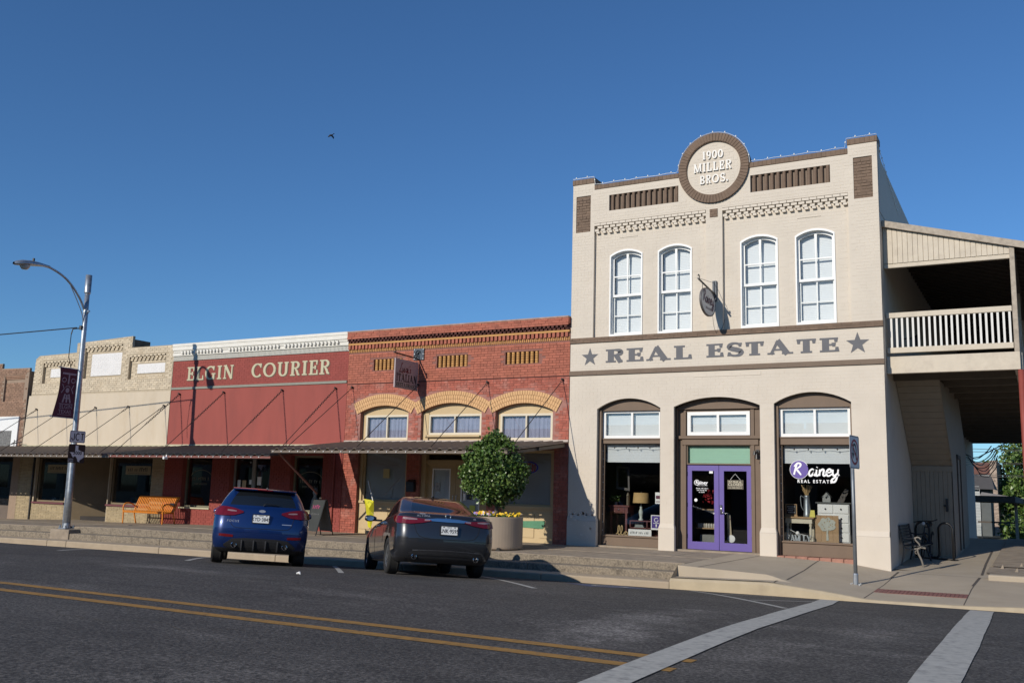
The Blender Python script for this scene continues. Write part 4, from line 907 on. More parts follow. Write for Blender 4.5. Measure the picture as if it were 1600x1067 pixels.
for a, b, z1 in ((-32.70,-30.95,.44),(-28.62,-26.50,.46),(-32.95,-32.70,.42)): bricks(u, a, b, -.35, z1, 0, lambda x, z: True, bw=.28, bh=.042, j=.012, d=.012, jit=.003, seed=int(-a*3))
O('roman_brick_base', u, LOWB, tb, kind='stuff')
TFR = mat('dark tan frame', (.20,.15,.09), .6, .1, 4)
for k, (a, b, z0, z1) in enumerate(gops):
    if z0 > 0:
        fr = frame('shop_window', a, b, z0, z1, .12, .2, .06, TFR, tb); pane(a+.04, b-.04, z0+.04, z1-.04, .16, fr, DGLASS); O('sill', MB().box(a-.04, b+.04, -.06, .18, z0-.06, z0), MAROON, fr)
        xs0, xs1 = (a+.45, b-.02) if k == 0 else (a+.62, b-.25)
        m_ = MB(); m_.box(xs0, xs1, .145, .152, 1.53, 1.83); O('window_sign', m_, mat('buff window sign', (.30,.26,.17), .8, .1), fr)
        m_ = MB(); scrawl(m_, (xs0+xs1)/2, 1.71, (xs1-xs0)*.8, .13, .144, k+20); scrawl(m_, (xs0+xs1)/2, 1.575, (xs1-xs0)*.75, .035, .144, k+30); O('window_sign_text', m_, BLACK, fr)
        for i in range(7):
            x_ = lerp(a+.3, b-.2, i/6); h_ = rnd.uniform(.10,.32); m_ = MB(); m_.lathe([(0,0),(.07,.01),(.09,h_*.4),(.04,h_*.7),(.06,h_),(0,h_)], (x_,.5+rnd.uniform(0,.3),z0+.02), 10); O('display_ware', m_, [mat('blue crockery', (.1,.15,.35), .3, .2), WHITE, mat('straw ware', (.4,.3,.15), .8, .2), mat('dark ware', (.05,.04,.04), .5, .2)][i % 4], fr, smooth=True)
    else:   # set back entrance with splayed side
        m_ = MB(); m_.add([(a,.1,-.3),(a+.9,1.1,-.3),(a+.9,1.1,2.3),(a,.1,2.3)], [(0,1,2,3)]); m_.add([(b,.1,-.3),(b-.05,1.1,-.3),(b-.05,1.1,2.3),(b,.1,2.3)], [(3,2,1,0)]); m_.box(a, b, .1, 1.2, 2.16, 2.25); O('entry_side', m_, TFR, tb)
        dr = frame('door', a+1.35, b-.06, -.05, 2.1, 1.1, 1.15, .09, TFR, tb, wb=.2); pane(a+1.42, b-.1, .1, 2.0, 1.12, dr, DGLASS); fr = frame('side_light', a+.5, a+1.33, .5, 2.1, 1.1, 1.15, .06, TFR, tb); pane(a+.52, a+1.3, .52, 2.05, 1.12, fr, DGLASS); O('notice', MB().box(a+.9, a+1.05, 1.105, 1.11, 1.15, 1.5), WHITE, fr)
        O('entry_panel', MB().box(a+.5, a+1.33, 1.1, 1.15, -.1, .5), TFR, tb); O('door_sill', MB().box(a+1.3, b, .9, 1.1, -.3, -.03), WHITE, tb)
O('drainpipe', MB().tube([(-32.82,-.03,2.4),(-32.82,-.03,-.2)], .04, 8), BLACK, tb)

# ------------------------------------------------------------------ brown brick building at the left end
ob = T('brown_brick_building', 'brown brick shopfront at the far left end with a raised pier and white sign board', 'building', (-38,0,0))
A, B = -47.5, -33.72
ol = [(A,-.9),(B,-.9),(B,5.47),(-35.45,5.50),(-35.45,5.70),(-36.2,5.70),(-36.2,5.42),(A,5.4)]
gq = [(-46.5,-41,-.8,2.1),(-40.5,-36.9,.0,2.1),(-36.6,-34.15,-.8,2.1)]
pr = [[(-35.20,4.2),(-33.95,4.2),(-33.95,5.22),(-35.20,5.22)]]
m_ = MB(); m_.plate(ol, [[(a,z0),(b,z0),(b,z1),(a,z1)] for a, b, z0, z1 in gq]+pr, 0, .08); m_.box(A, B, .08, .3, 3.9, 5.35); O('mortar_wall', m_, OLDM, ob)
u = MB(); bricks(u, A, B, 2.5, 5.70, 0, lambda x, z: inpoly(x, z, ol) and not inpoly(x, z, pr[0]), bw=.2, bh=.062, j=.012, d=.01, jit=.003, seed=21); bricks(u, -35.2, -33.95, 4.2, 5.0, .08, lambda x, z: True, bw=.2, bh=.062, j=.012, d=.01, jit=.003, seed=22)
for i, z_ in enumerate((5.06,5.12,5.17)): u.box(-35.2,-33.95,.05-.02*i,.09,z_,z_+.045)
O('brick_face', u, OLDB, ob, kind='stuff')
m_ = MB(); m_.box(A,-34.0,-.06,.02,2.42,3.62); O('sign_board', m_, WHITE, ob)
m_ = MB(); m_.box(A,-34.35,-.075,-.055,2.42,3.08); O('shingle_panel', m_, mat('grey shingle', (.16,.16,.155), .9, .5, 14, .5, 40), ob)
sh = MB(); shell(sh, A, B, 5.2); O('side_wall', sh, OLDM, ob); room(ob, A, B, 2.4)
for a, b, z0, z1 in gq:
    fr = frame('shop_window', a, b, max(z0,-.3), z1, .14, .2, .06, BLACK, ob, (lerp(a,b,.5),)); pane(a+.03, b-.03, max(z0,-.28), z1-.03, .17, fr, DGLASS)
    if z0 < -.1: O('bulkhead', MB().box(a, b, .08, .16, -.6, .28), mat('grey brown panel', (.14,.11,.09), .8, .1), ob)
O('antenna', MB().tube([(-34.0,-.25,2.56),(-33.8,-.15,2.62),(-33.45,-.2,2.63)], .02, 5).tube([(-33.9,-.2,2.5),(-33.9,-.2,2.72)], .015, 5), BLACK, ob)

# ------------------------------------------------------------------ metal canopies hung on rods and chains
def canopy(label, x0, x1, zw, zf, dep, m, edge, hooks, hz, cz_frac, mats_rod=CHAINM, dz=0, pitch=.29):
    t = T('canopy', label, 'canopy', ((x0+x1)/2,0,zw), 'metal canopies over the pavement')
    prof = []; x = x0
    while x < x1-.001:
        for f, h_ in ((0,0),(.50,0),(.62,.05),(.88,.05)): 
            if x+f*pitch < x1: prof.append((x+f*pitch, h_))
        x += pitch
    prof.append((x1,0)); k = len(prof); vs = []
    for y, z in ((-.02,zw),(-dep,zf)):
        for px, h_ in prof: vs.append((px, y, z+h_))
    for y, z in ((-dep,zf-.012),(-.02,zw-.012)):
        for px, h_ in prof: vs.append((px, y, z+h_))
    m_ = MB(); m_.add(vs, [(i, k+i, k+i+1, i+1) for i in range(k-1)]+[(2*k+i, 3*k+i, 3*k+i+1, 2*k+i+1) for i in range(k-1)]+[(k+i,2*k+i,2*k+i+1,k+i+1) for i in range(k-1)])
    O('roof_sheet', m_, m, t)
    e = MB(); e.box(x0, x1, -dep+.02, -dep+.07, zf-.075, zf-.014); e.box(x0, x1, -dep*.5-.03, -dep*.5+.03, (zw+zf)/2-.10, (zw+zf)/2-.02); O('edge_beam', e, edge, t)
    m_ = MB()
    for i in range(int((x1-x0)/pitch)): m_.lathe([(0,-.015),(.016,-.01),(.016,.0)], (x0+pitch*(i+.28), -dep+.012, zf-.04), 6, axis='y')
    O('edge_bolts', m_, WHITE, t, kind='stuff')
    for i in range(int((x1-x0)/1.2)+1):
        xr = min(x0+i*1.2+.05, x1-.05); m_ = MB(); a = Vector((xr,-.05,zw-.03)); b = Vector((xr,-dep+.05,zf-.03)); m_.add([(xr-.025,a.y,a.z),(xr+.025,a.y,a.z),(xr+.025,b.y,b.z),(xr-.025,b.y,b.z),(xr-.025,a.y,a.z-.09),(xr+.025,a.y,a.z-.09),(xr+.025,b.y,b.z-.06),(xr-.025,b.y,b.z-.06)], [(0,3,2,1),(4,5,6,7),(0,4,7,3),(1,2,6,5),(2,3,7,6),(0,1,5,4)]); O('rafter', m_, edge, t)
    for hx in hooks:
        a = Vector((hx,-.03,hz)); b = Vector((hx-.02,-dep+.45,lerp(zw,zf,(dep-.45)/dep)+.03)); c = a.lerp(b, cz_frac); m_ = MB()
        m_.tube([a+Vector((0,.03,.0)), a+Vector((0,-.06,.02))], .03, 6); L_ = (c-a).length; n = int(L_/.085)
        d = (b-a).normalized(); s1 = d.orthogonal().normalized(); s2 = d.cross(s1)
        for i in range(n):
            p = a.lerp(c, (i+.5)/n); s_ = s1 if i % 2 else s2
            m_.tube([p+d*.055*math.cos(t_)+s_*.024*math.sin(t_) for t_ in np.linspace(0,2*PI,9)[:-1]], .0085, 4, closed=True)
        m_.tube([c, b], .011, 5); m_.lathe([(.0,0),(.05,0),(.05,.012),(0,.012)], b-Vector((0,0,.03)), 8)
        O('hanger', m_, mats_rod, t)
    return t
canopy('brown corrugated metal canopy at the left end, in front of the tan brick shop', -48, -25.15, 2.46, 2.075, 2.85, CANB, CANB, (-40,-36.5,-33.0,-31.33,-29.66,-27.92,-26.14), 3.86, .12)
canopy('dark grey green metal canopy with rusty red edge, under the newspaper lettering', -25.13, -18.55, 2.485, 2.09, 2.85, CANG, CANE, (-25.45,-23.39,-20.87,-18.73), 4.24, .55)
canopy('brown ribbed metal canopy below the three arched restaurant windows', -18.25, -10.91, 2.60, 2.235, 3.15, CANB, CANB, (-18.09,-15.70,-13.38,-11.08), 4.25, .05)
tag(O('security_camera', MB().lathe([(0,0),(.04,0),(.04,.14),(0,.14)], (-22.6,-2.95,2.0), 10, axis='y').box(-22.62,-22.58,-2.85,-2.8,2.0,2.1), WHITE), 'small white security camera on the rusty edge of the dark canopy', 'camera')
O('canopy_brace', MB().tube([(-18.1,-3.0,2.17),(-18.05,-1.4,1.1)], .03, 6), CANE, [o for o in COL.objects if o.name.startswith('canopy')][0])

# ------------------------------------------------------------------ two storey gallery along the right side
gl_ = T('gallery', 'cream timber two storey gallery with slatted railing and red pipe column beside the corner building', 'gallery', (-1.7,.4,0))
GW = mat('cream timber', (.58,.505,.40), .75, .06, 6, .2, 30, dark=(.36,.30,.24), dscale=4, damt=.35)
GOLD = mat('weathered timber edge', (.40,.34,.27), .85, .2, 10, .4, 40, dark=(.2,.16,.12), dscale=6)
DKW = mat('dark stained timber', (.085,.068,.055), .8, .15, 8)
def rz(x): return 7.70-(x+2.95)*.28
X0, X1 = -3.08, -.42
m_ = MB(); m_.add([(X0-.0,.33,rz(X0)),(1.2,.33,rz(1.2)),(1.2,28,rz(1.2)),(X0,28,rz(X0)),(X0,.33,rz(X0)-.05),(1.2,.33,rz(1.2)-.05),(1.2,28,rz(1.2)-.05),(X0,28,rz(X0)-.05)], [(0,1,2,3),(7,6,5,4),(0,4,5,1),(1,5,6,2)]); O('roof', m_, mat('pale metal roof', (.45,.42,.37), .5, .1, 5), gl_)
for k_ in range(60): # roof boards underneath
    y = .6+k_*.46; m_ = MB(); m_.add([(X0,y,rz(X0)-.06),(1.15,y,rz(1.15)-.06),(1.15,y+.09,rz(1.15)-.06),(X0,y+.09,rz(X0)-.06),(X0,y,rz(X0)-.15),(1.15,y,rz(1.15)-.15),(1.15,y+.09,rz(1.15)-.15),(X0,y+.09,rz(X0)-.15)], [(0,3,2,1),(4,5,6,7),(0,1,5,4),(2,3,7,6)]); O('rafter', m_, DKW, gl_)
m_ = MB(); m_.add([(X0,.31,rz(X0)+.01),(1.2,.31,rz(1.2)+.01),(1.2,.36,rz(1.2)+.01),(X0,.36,rz(X0)+.01),(X0,.31,rz(X0)-.14),(1.2,.31,rz(1.2)-.14),(1.2,.36,rz(1.2)-.14),(X0,.36,rz(X0)-.14)], [(0,1,2,3),(0,4,5,1),(4,7,6,5),(1,5,6,2)]); O('barge_board', m_, GOLD, gl_)
nb2 = 23; bw = (X1-.05-X0-.12)/nb2
for i in range(nb2):
    a = X0+.10+i*bw; b = a+bw-.012; m_ = MB(); m_.plate([(a,6.72),(b,6.72),(b,rz(b)-.13),(a,rz(a)-.13)], [], .40, .42); O('board', m_, GW, gl_)
O('gable_backing', MB().plate([(X0,6.73),(X1,6.73),(X1,rz(X1)-.10),(X0,rz(X0)-.10)], [], .422, .45, back=True), GW, gl_)
bevel(O('beam', MB().box(X0, X1-.04, .42, .52, 6.62, 6.72), GW, gl_), .006)
for y in (.42, 4.4, 8.4, 12.4, 16.4, 20.4, 24.4, 27.8):
    bevel(O('post', MB().box(-.50,-.40, y-.05, y+.05, 4.55 if y > 1 else 4.16, rz(-.45)-.12), GW if y > 1 else GOLD, gl_), .008)
    O('pipe_column', MB().tube([(-.40,y,-.4),(-.40,y,4.16)], .062, 12), mat('red oxide paint', (.26,.055,.04), .6, .12, 6), gl_, smooth=True) 
O('plate_beam', MB().box(-.52,-.38,.5,28,6.60,6.72), DKW, gl_)
def rail(name, *d): bevel(O(name, MB().box(*d), GW, gl_), .006)
rail('top_rail', X0+.02, X1-.09, .37, .47, 5.44, 5.56); rail('bottom_rail', X0+.02, X1-.09, .385, .455, 4.635, 4.76); rail('floor_beam', X0, X1+.02, .36, .50, 4.165, 4.55)
n = 22
for i in range(n):
    x = X0+.12+i*(X1-.14-X0-.12)/(n-1); O('baluster', MB().box(x-.0225, x+.0225, .39, .43, 4.74, 5.46), mat('white baluster paint', (.68,.66,.62), .6, .05, 5), gl_)
rail('side_rail', -.48,-.42,.5,28,5.44,5.56); rail('side_rail', -.48,-.42,.5,28,4.64,4.75); rail('side_beam', -.52,-.36,.5,28,4.165,4.55)
m_ = MB(); y = .6
while y < 27.5: m_.box(-.465,-.43,y,y+.04,4.74,5.46); y += .125
O('side_balusters', m_, GW, gl_, kind='stuff')
O('deck', MB().box(X0,-.4,.5,28,4.50,4.56), DKW, gl_)
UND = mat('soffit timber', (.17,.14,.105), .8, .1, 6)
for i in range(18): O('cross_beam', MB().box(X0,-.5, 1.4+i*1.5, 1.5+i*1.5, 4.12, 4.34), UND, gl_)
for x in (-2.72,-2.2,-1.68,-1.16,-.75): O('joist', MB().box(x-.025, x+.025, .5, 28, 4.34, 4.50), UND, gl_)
O('wall_lantern', MB().lathe([(.0,.28),(.08,.22),(.10,.18),(.06,-.02),(.0,-.05)], (-2.75,3.4,5.25), 8).box(-3.08,-2.75,3.38,3.42,5.42,5.45), BLACK, gl_)
# stair enclosure
se = T('stair_enclosure', 'tan boarded stair enclosure with sloping soffit, against the side wall under the gallery', 'stair enclosure', (-2.6,4.2,0))
SB = mat('tan boarding', (.30,.25,.19), .8, .07, 5, .2, 30)
for i in range(9):
    a = -3.08+i*.104; O('board', MB().box(a, a+.098, 4.2, 4.24, -.06, 2.10), SB, se)
O('boarding_back', MB().box(-3.08,-2.16,4.235,4.3,-.06,2.2), SB, se); O('head_board', MB().box(-3.08,-2.12,4.17,4.25,2.10,2.24), SB, se)
for i in range(14):
    y0 = 4.2-i*.18; z0 = 2.24+i*.138; m_ = MB(); m_.add([(-3.08,y0,z0),(-2.12,y0,z0),(-2.12,y0-.175,z0+.132),(-3.08,y0-.175,z0+.132),(-3.08,y0+.03,z0+.04),(-2.12,y0+.03,z0+.04),(-2.12,y0-.145,z0+.172),(-3.08,y0-.145,z0+.172)], [(0,1,2,3),(0,4,5,1),(2,6,7,3),(1,5,6,2)]); O('soffit_board', m_, SB, se)
m_ = MB(); m_.add([(-2.13,4.2,-.1),(-2.13,9.0,-.1),(-2.13,9.0,2.9),(-2.13,7,4.3),(-2.13,1.7,4.15),(-2.13,4.2,2.2)], [(0,1,2,3,4,5)]); m_.add([(-2.13,9,-.1),(-3.08,9,-.1),(-3.08,9,4.3),(-2.13,9,2.9)], [(0,1,2,3)]); O('side_panel', m_, SB, se)
O('hasp', MB().box(-2.31,-2.26,4.15,4.2,1.10,1.42).box(-2.36,-2.31,4.16,4.2,1.22,1.27), BLACK, se); O('side_door_trim', MB().box(-2.13,-2.10,5.6,5.68,.1,2.6).box(-2.13,-2.10,6.6,6.68,.1,2.6).box(-2.13,-2.10,5.6,6.68,2.5,2.6), DKW, se)
m_ = MB()
for y, z, a, b in ((16,1.2,.35,.5),(17,2.6,.25,.35),(19,1.8,.4,.6),(15,3.0,.3,.4)): m_.box(-3.09,-2.86,y,y+a,z,z+b)
t = T('meter_boxes', 'dark electric meter boxes and looped cables on the far side wall under the gallery', 'electric meters', (-3,17,2)); O('box', m_, mat('grey meter box', (.10,.11,.12), .6, .1), t, kind='stuff')
for i in range(7):
    q = [(-2.9,15+i*.7,3.4-.1*i)]; 
    for k_ in range(1,8): q.append((-2.8+.14*k_+rnd.uniform(-.06,.06), 16+i*.8+k_*.3, 3.3-.9*math.sin(k_/8*PI)*(.6+.1*i)+.06*k_))
    O('cable', MB().tube(cat(q,4), .018, 4), BLACK, t)

# ------------------------------------------------------------------ street lamp, signs and banner
def textx(mb, body, y, z, x, size, **k):    # on a surface facing +x
    return mb.merge(textmb(body, size, **k), lambda p: (x+p[2], y+p[0], z+p[1]))
def facex(mb2d, y, z, x, s=1.): # turn a flat x,z drawing (front at -y) to face +x
    return MB().merge(mb2d, lambda p: (x-p[1], y+p[0]*s, z+p[2]*s))
lp = T('street_lamp', 'tall galvanised street lamp with a curved arm and cobra head, standing among the steps', 'street lamp', (-25.55,-3.75,-.15))
px_ = lambda z: lerp(-25.55,-25.73,(z+.15)/7.78)
bevel(O('base_plate', MB().box(-25.72,-25.38,-3.92,-3.58,-.15,-.11), GALV, lp), .01)
m_ = MB()
for a in (-.13,.13):
    for b in (-.13,.13): m_.lathe([(.03,0),(.03,.07),(0,.07)], (-25.55+a,-3.75+b,-.11), 6)
O('anchor_nuts', m_, GALV, lp); O('pole', MB().tube([(px_(z),-3.75+.006*z,z) for z in (-.12,1,2.5,4,5.5,7.05)], [.098,.092,.086,.08,.075,.072], 16), GALV, lp, smooth=True)
O('pole_collar', MB().lathe([(.11,0),(.10,.12),(.09,.14)], (-25.55,-3.75,-.11), 16), GALV, lp)
O('pole_cap', MB().tube([(px_(7.0),-3.7,6.98),(px_(7.0),-3.7,7.03),(px_(7.6),-3.7,7.05),(px_(7.6),-3.7,7.58)], [.075,.10,.10,.095], 16), GALV, lp, smooth=True)
armp = cat([(-25.70,-3.74,6.42),(-25.69,-3.98,6.80),(-25.66,-4.35,7.16),(-25.62,-4.7,7.36),(-25.58,-5.1,7.48),(-25.56,-5.35,7.50)], 6)
O('arm', MB().tube(armp, .034, 10), GALV, lp, smooth=True); O('arm_brace', MB().tube(cat([(-25.68,-3.77,5.9),(-25.68,-3.84,6.3),(-25.67,-4.1,6.75),(-25.66,-4.35,7.12)],5), .014, 6), GALV, lp); O('clamp', MB().lathe([(.09,0),(.09,.10)], (-25.70,-3.71,6.38), 14, cap=True).box(-25.60,-25.54,-3.74,-3.68,6.41,6.45), GALV, lp)
hd = MB(); secs = [(-5.17,7.495,.04,.04),(-5.36,7.49,.06,.06),(-5.58,7.47,.11,.09),(-5.82,7.44,.165,.115),(-6.07,7.40,.175,.115),(-6.22,7.37,.13,.09),(-6.3,7.36,.05,.05)]
vs = [(-25.55+w_*math.cos(a), y, z+h_*math.sin(a)*(1 if math.sin(a) > 0 else .45)) for y, z, w_, h_ in secs for a in np.linspace(0,2*PI,17)[:-1]]; hd.add(vs, [(i*16+j,(i+1)*16+j,(i+1)*16+(j+1)%16,i*16+(j+1)%16) for i in range(6) for j in range(16)])
hdo = fix(O('luminaire', hd, GALV, lp, smooth=True)); O('lens', MB().lathe([(0,-.13),(.08,-.12),(.13,-.06),(.15,.0)], (-25.55,-5.95,7.38), 16), mat('prismatic lens', (.5,.5,.48), .15, .2, 30, spec=.8), hdo, smooth=True); O('photocell', MB().lathe([(.035,0),(.035,.09),(0,.1)], (-25.55,-5.70,7.55), 8), BLACK, hdo)
O('fittings', MB().lathe([(.06,0),(.06,.12)], (-25.72,-3.80,5.85), 8, cap=True).tube([(-25.72,-3.8,5.9),(-25.9,-3.95,5.86),(-25.93,-3.97,5.7)], .02, 5).tube([(-25.93,-3.97,5.7),(-25.97,-3.95,5.0),(-25.9,-3.86,4.6)], .012, 4), BLACK, lp)
O('conduit', MB().tube([(-25.66,-3.8,-.1),(-25.67,-3.81,2.2)], .022, 6), GALV, lp)
tag(O('overhead_wire', MB().tube([(lerp(-25.8,-70,i/20), lerp(-3.9,-7.5,i/20), 5.9+.9*(i/20)-1.6*math.sin(i/20*PI)*.35) for i in range(21)], .018, 5), BLACK), 'single black overhead wire running left from the street lamp', 'wire')
bn = T('street_banner', 'maroon fabric banner with pale emblem, hanging from the street lamp above the road signs', 'banner', (-25.64,-4.1,3.8))
MAR = mat('maroon banner cloth', (.13,.026,.042), .8, .12, 5); PALE = mat('banner print', (.46,.32,.34), .8, .1, 6)
def bx(y, z): return -25.62+.05*math.sin(z*3)*((-3.8-y)/.7)
def byl(z): t_ = (z-3.13)/1.47; return lerp(-4.56,-4.47,t_)+.12*math.sin(t_*PI)
ny, nz = 10, 16; vs = []
for i in range(ny+1):
    for j in range(nz+1): z = 3.13+1.47*j/nz; y = lerp(byl(z), -3.84, i/ny); vs.append((bx(y,z), y, z))
m_ = MB(); m_.add(vs, [(i*(nz+1)+j,(i+1)*(nz+1)+j,(i+1)*(nz+1)+j+1,i*(nz+1)+j+1) for i in range(ny) for j in range(nz)]); m_.add([(x-.006,y,z) for x,y,z in vs], [(i*(nz+1)+j,i*(nz+1)+j+1,(i+1)*(nz+1)+j+1,(i+1)*(nz+1)+j) for i in range(ny) for j in range(nz)]); O('cloth', m_, MAR, bn, smooth=True)
pr = MB()
for q, w_ in (([(-.25,.48),(.25,.48)],.05),([(0,.48),(0,.2)],.05),(arcp(-.16,.30,.07,.06,0,400,14),.022),(arcp(.16,.30,.07,.06,180,-220,14),.022),([(-.2,.18),(-.12,.06),(-.2,-.06)],.025),([(.2,.18),(.13,.06),(.2,-.06)],.025),(arcp(0,.06,.085,.085,20,160,10),.02),(arcp(0,0.02,.035,.04,0,360,12),.06),([(-.13,-.32),(-.06,-.08)],.05),([(.13,-.32),(.06,-.08)],.05),([(0,-.32),(0,-.1)],.05),([(-.08,-.2),(.08,-.2)],.03)): ribbon(pr, q, w_, 0, .001)
textat(pr, 'ELGIN', 0, -.44, 0, .16, ext=.0005); textat(pr, 'TEXAS', -.03, -.58, 0, .15, ext=.0005); ribbon(pr, [(-.24,-.36),(.22,-.36)], .015, 0, .001); ribbon(pr, [(-.28,-.66),(.2,-.66)], .012, 0, .001)
prx = MB().merge(pr, lambda p: (bx(-4.12+p[0]*.95, 3.92+p[2]*1.08)+.006-p[1], -4.12+p[0]*.95, 3.92+p[2]*1.08)); O('banner_print', prx, PALE, bn)
for z in (3.12,4.61): O('banner_arm', MB().tube([(px_(z),-3.76,z),(px_(z)+.05,-4.66 if z < 4 else -4.52,z)], .014, 6), GALV, bn)
SGW = mat('sign sheeting', (.78,.78,.78), .5, .04, 4); SGB = mat('sign black', (.018,.017,.02), .5, .1, 5)
def rrect(w_, h_, r, n=5): return [(sx*(w_/2-r)+r*math.cos(a), sz*(h_/2-r)+r*math.sin(a)) for sx, sz, a0 in ((1,1,0),(-1,1,90),(-1,-1,180),(1,-1,270)) for a in [math.radians(a0+90*i/n) for i in range(n+1)]]
jx = px_(2.5)+.14
t = T('junction_sign', 'white JCT junction sign on the lamp post above the black route sign', 'road sign', (jx,-3.62,2.57))
O('panel', facex(MB().plate(rrect(.53,.36,.04), [], 0, .004, back=True), -3.74, 2.575, jx), SGW, t)
O('border', facex(MB().plate(rrect(.50,.33,.035), [rrect(.475,.305,.03)], -.0015, 0), -3.74, 2.575, jx), SGB, t)
m_ = MB()
for q_ in ([(-.105,.10),(-.105,-.05)]+arcp(-.148,-.055,.043,.045,0,-180,8)+[(-.191,-.03)], arcp(.01,0,.065,.10,50,310,18), [(.115,.095),(.215,.095)], [(.165,.09),(.165,-.10)]): ribbon(m_, q_, .032, -.001, .001)
O('lettering', facex(m_, -3.74, 2.575, jx), SGB, t)
t = T('route_sign', 'black square farm road sign with a pale state outline reading 3000, below the JCT sign', 'road sign', (jx,-3.61,2.08))
O('panel', facex(MB().plate(rrect(.57,.55,.04), [], 0, .004, back=True), -3.72, 2.075, jx), SGB, t)
TX = [(-.06,.25),(.04,.25),(.04,.12),(.10,.10),(.20,.07),(.24,.06),(.245,-.04),(.26,-.09),(.22,-.13),(.15,-.17),(.11,-.21),(.12,-.25),(.05,-.23),(.03,-.16),(-.03,-.08),(-.08,-.08),(-.11,-.12),(-.16,-.07),(-.19,0),(-.25,.04),(-.06,.04)]
O('state_outline', facex(MB().plate([(x*.98,z*.98) for x, z in TX[::-1]], [], -.0015, 0), -3.715, 2.07, jx), SGW, t)
O('lettering', textx(MB(), '3000', -3.69, 2.09, jx+.003, .15, ext=.0008, off=.003), SGB, t); O('lettering', textx(textx(MB(), 'FARM', -3.90, 1.90, jx+.002, .065, ext=.0008), 'ROAD', -3.90, 1.845, jx+.002, .065, ext=.0008), SGW, t)
for z in (2.3,2.7,1.9,2.45): pass
O('sign_bracket', MB().box(jx-.16,jx-.004,-3.78,-3.70,1.9,1.94).box(jx-.16,jx-.004,-3.78,-3.70,2.5,2.54), GALV, t)
# no u-turn sign
nu = T('no_turn_sign', 'road sign on a grey steel post at the kerb ramp, seen almost edge on', 'road sign', (-3.33,-2.92,-.31))
O('post', MB().tube([(-3.33,-2.92,-.33),(-3.335,-2.92,2.54)], .036, 12), mat('grey steel post', (.20,.22,.24), .45, .12, 8, metal=.5), nu, smooth=True)
m_ = MB(); m_.lathe([(.05,0),(.05,.24),(.04,.26)], (-3.33,-2.92,-.33), 12); m_.box(-3.43,-3.23,-3.02,-2.82,-.335,-.305)
for a in (-.075,.075):
    for b in (-.075,.075): m_.lathe([(.018,0),(.018,.05),(0,.05)], (-3.33+a,-2.92+b,-.305), 6)
O('anchor', m_, GALV, nu)
rotn = Matrix.Rotation(math.radians(-7), 4, 'Z')
def ns(m2, off=0): return MB().merge(facex(m2, 0, 2.235, .045+off), lambda p: tuple(rotn @ Vector(p)+Vector((-3.33,-2.92,0))))
O('panel', ns(MB().plate(rrect(.61,.64,.05), [], 0, .004, back=True)), SGW, nu)
m_ = MB(); m_.plate([(.25*math.cos(a),.25*math.sin(a)) for a in np.linspace(0,2*PI,31)[:-1]], [[(.205*math.cos(a),.205*math.sin(a)) for a in np.linspace(0,2*PI,31)[:-1]]], -.003, 0); ribbon(m_, [(-.16,.16),(.16,-.16)], .045, -.0045, .001); O('red_ring', ns(m_), mat('sign red', (.35,.02,.03), .5, .1, 5), nu)
m_ = MB(); ribbon(m_, [(.10,-.15),(.10,.05)]+arcp(0,.05,.10,.10,0,180,10)+[(-.10,-.02)], .05, 0, .002); m_.plate([(-.18,-.02),(-.10,-.14),(-.02,-.02)], [], -.002, 0); O('arrow', ns(m_), SGB, nu); O('border', ns(MB().plate(rrect(.59,.62,.045), [rrect(.565,.595,.04)], -.0015, 0)), SGB, nu)
# hanging restaurant sign
SCR = dict(R=[[(.05,0),(.2,.95)],[(0,.72),(.25,1),(.52,.95),(.5,.72),(.2,.5)],[(.2,.5),(.36,.33),(.68,-.03)]], a=[[(.42,.42),(.25,.5),(.08,.3),(.1,.05),(.25,0),(.42,.25),(.46,.48),(.44,.1),(.55,.02),(.66,.12)]], i=[[(0,.46),(0,.1),(.08,0),(.2,.1)],[(0,.62),(.02,.66)]], n=[[(0,.48),(0,0)],[(0,.25),(.15,.48),(.28,.42),(.28,.08),(.38,0),(.48,.12)]], e=[[(0,.22),(.3,.3),(.3,.45),(.15,.5),(0,.3),(.05,.05),(.2,0),(.42,.15)]], y=[[(0,.48),(.02,.15),(.15,.02),(.35,.2)],[(.38,.5),(.36,0),(.25,-.4),(.05,-.45),(0,-.3),(.2,-.1),(.5,.1)]],
  L=[[(.42,.95),(.3,1.05),(.2,.9),(.16,.4),(.02,.05),(.1,-.02),(.3,.02),(.55,-.08),(.8,-.2)]], u=[[(0,.48),(.02,.1),(.12,0),(.28,.2),(.3,.48),(.3,.1),(.38,0),(.46,.1)]], g=[[(.32,.42),(.15,.5),(.02,.25),(.15,.05),(.3,.25),(.34,.48),(.32,-.2),(.2,-.42),(.05,-.3)]], s=[[(.25,.45),(.08,.45),(.08,.3),(.22,.2),(.2,.02),(0,.02)]])
SCR["'"] = [[(0,.9),(-.03,.72)]]
SADV = dict(R=.62, a=.60, i=.24, n=.50, e=.44, y=.55, L=.50, u=.46, g=.46, s=.3); SADV["'"] = .08
def script(mb, text, x, z, size, wd, y=0., h=.001, slope=.12, sx=1.):
    k = 0
    for ch in text:
        for st in SCR[ch]:
            q = cat(st, 6) if len(st) > 2 else st; q = [(x+size*sx*(p[0]+slope*p[1]), z+size*p[1]) for p in q]; n_ = len(q)
            ribbon(mb, q, [wd*(.65+.35*math.sin(PI*(i+.5)/n_)) for i in range(n_)], y, h, dy=.0002*(k % 6)); k += 1
        x += size*sx*SADV[ch]
    return mb
ht = T('hanging_restaurant_sign', 'square grey hanging sign on an iron bracket in front of the brick restaurant', 'hanging sign', (-15.72,-.6,4.5))
SGY = mat('aged sign board', (.40,.33,.33), .6, .06, 3)
bevel(O('board', MB().box(-15.745,-15.70,-1.17,-.06,4.07,4.89), SGY, ht), .006)
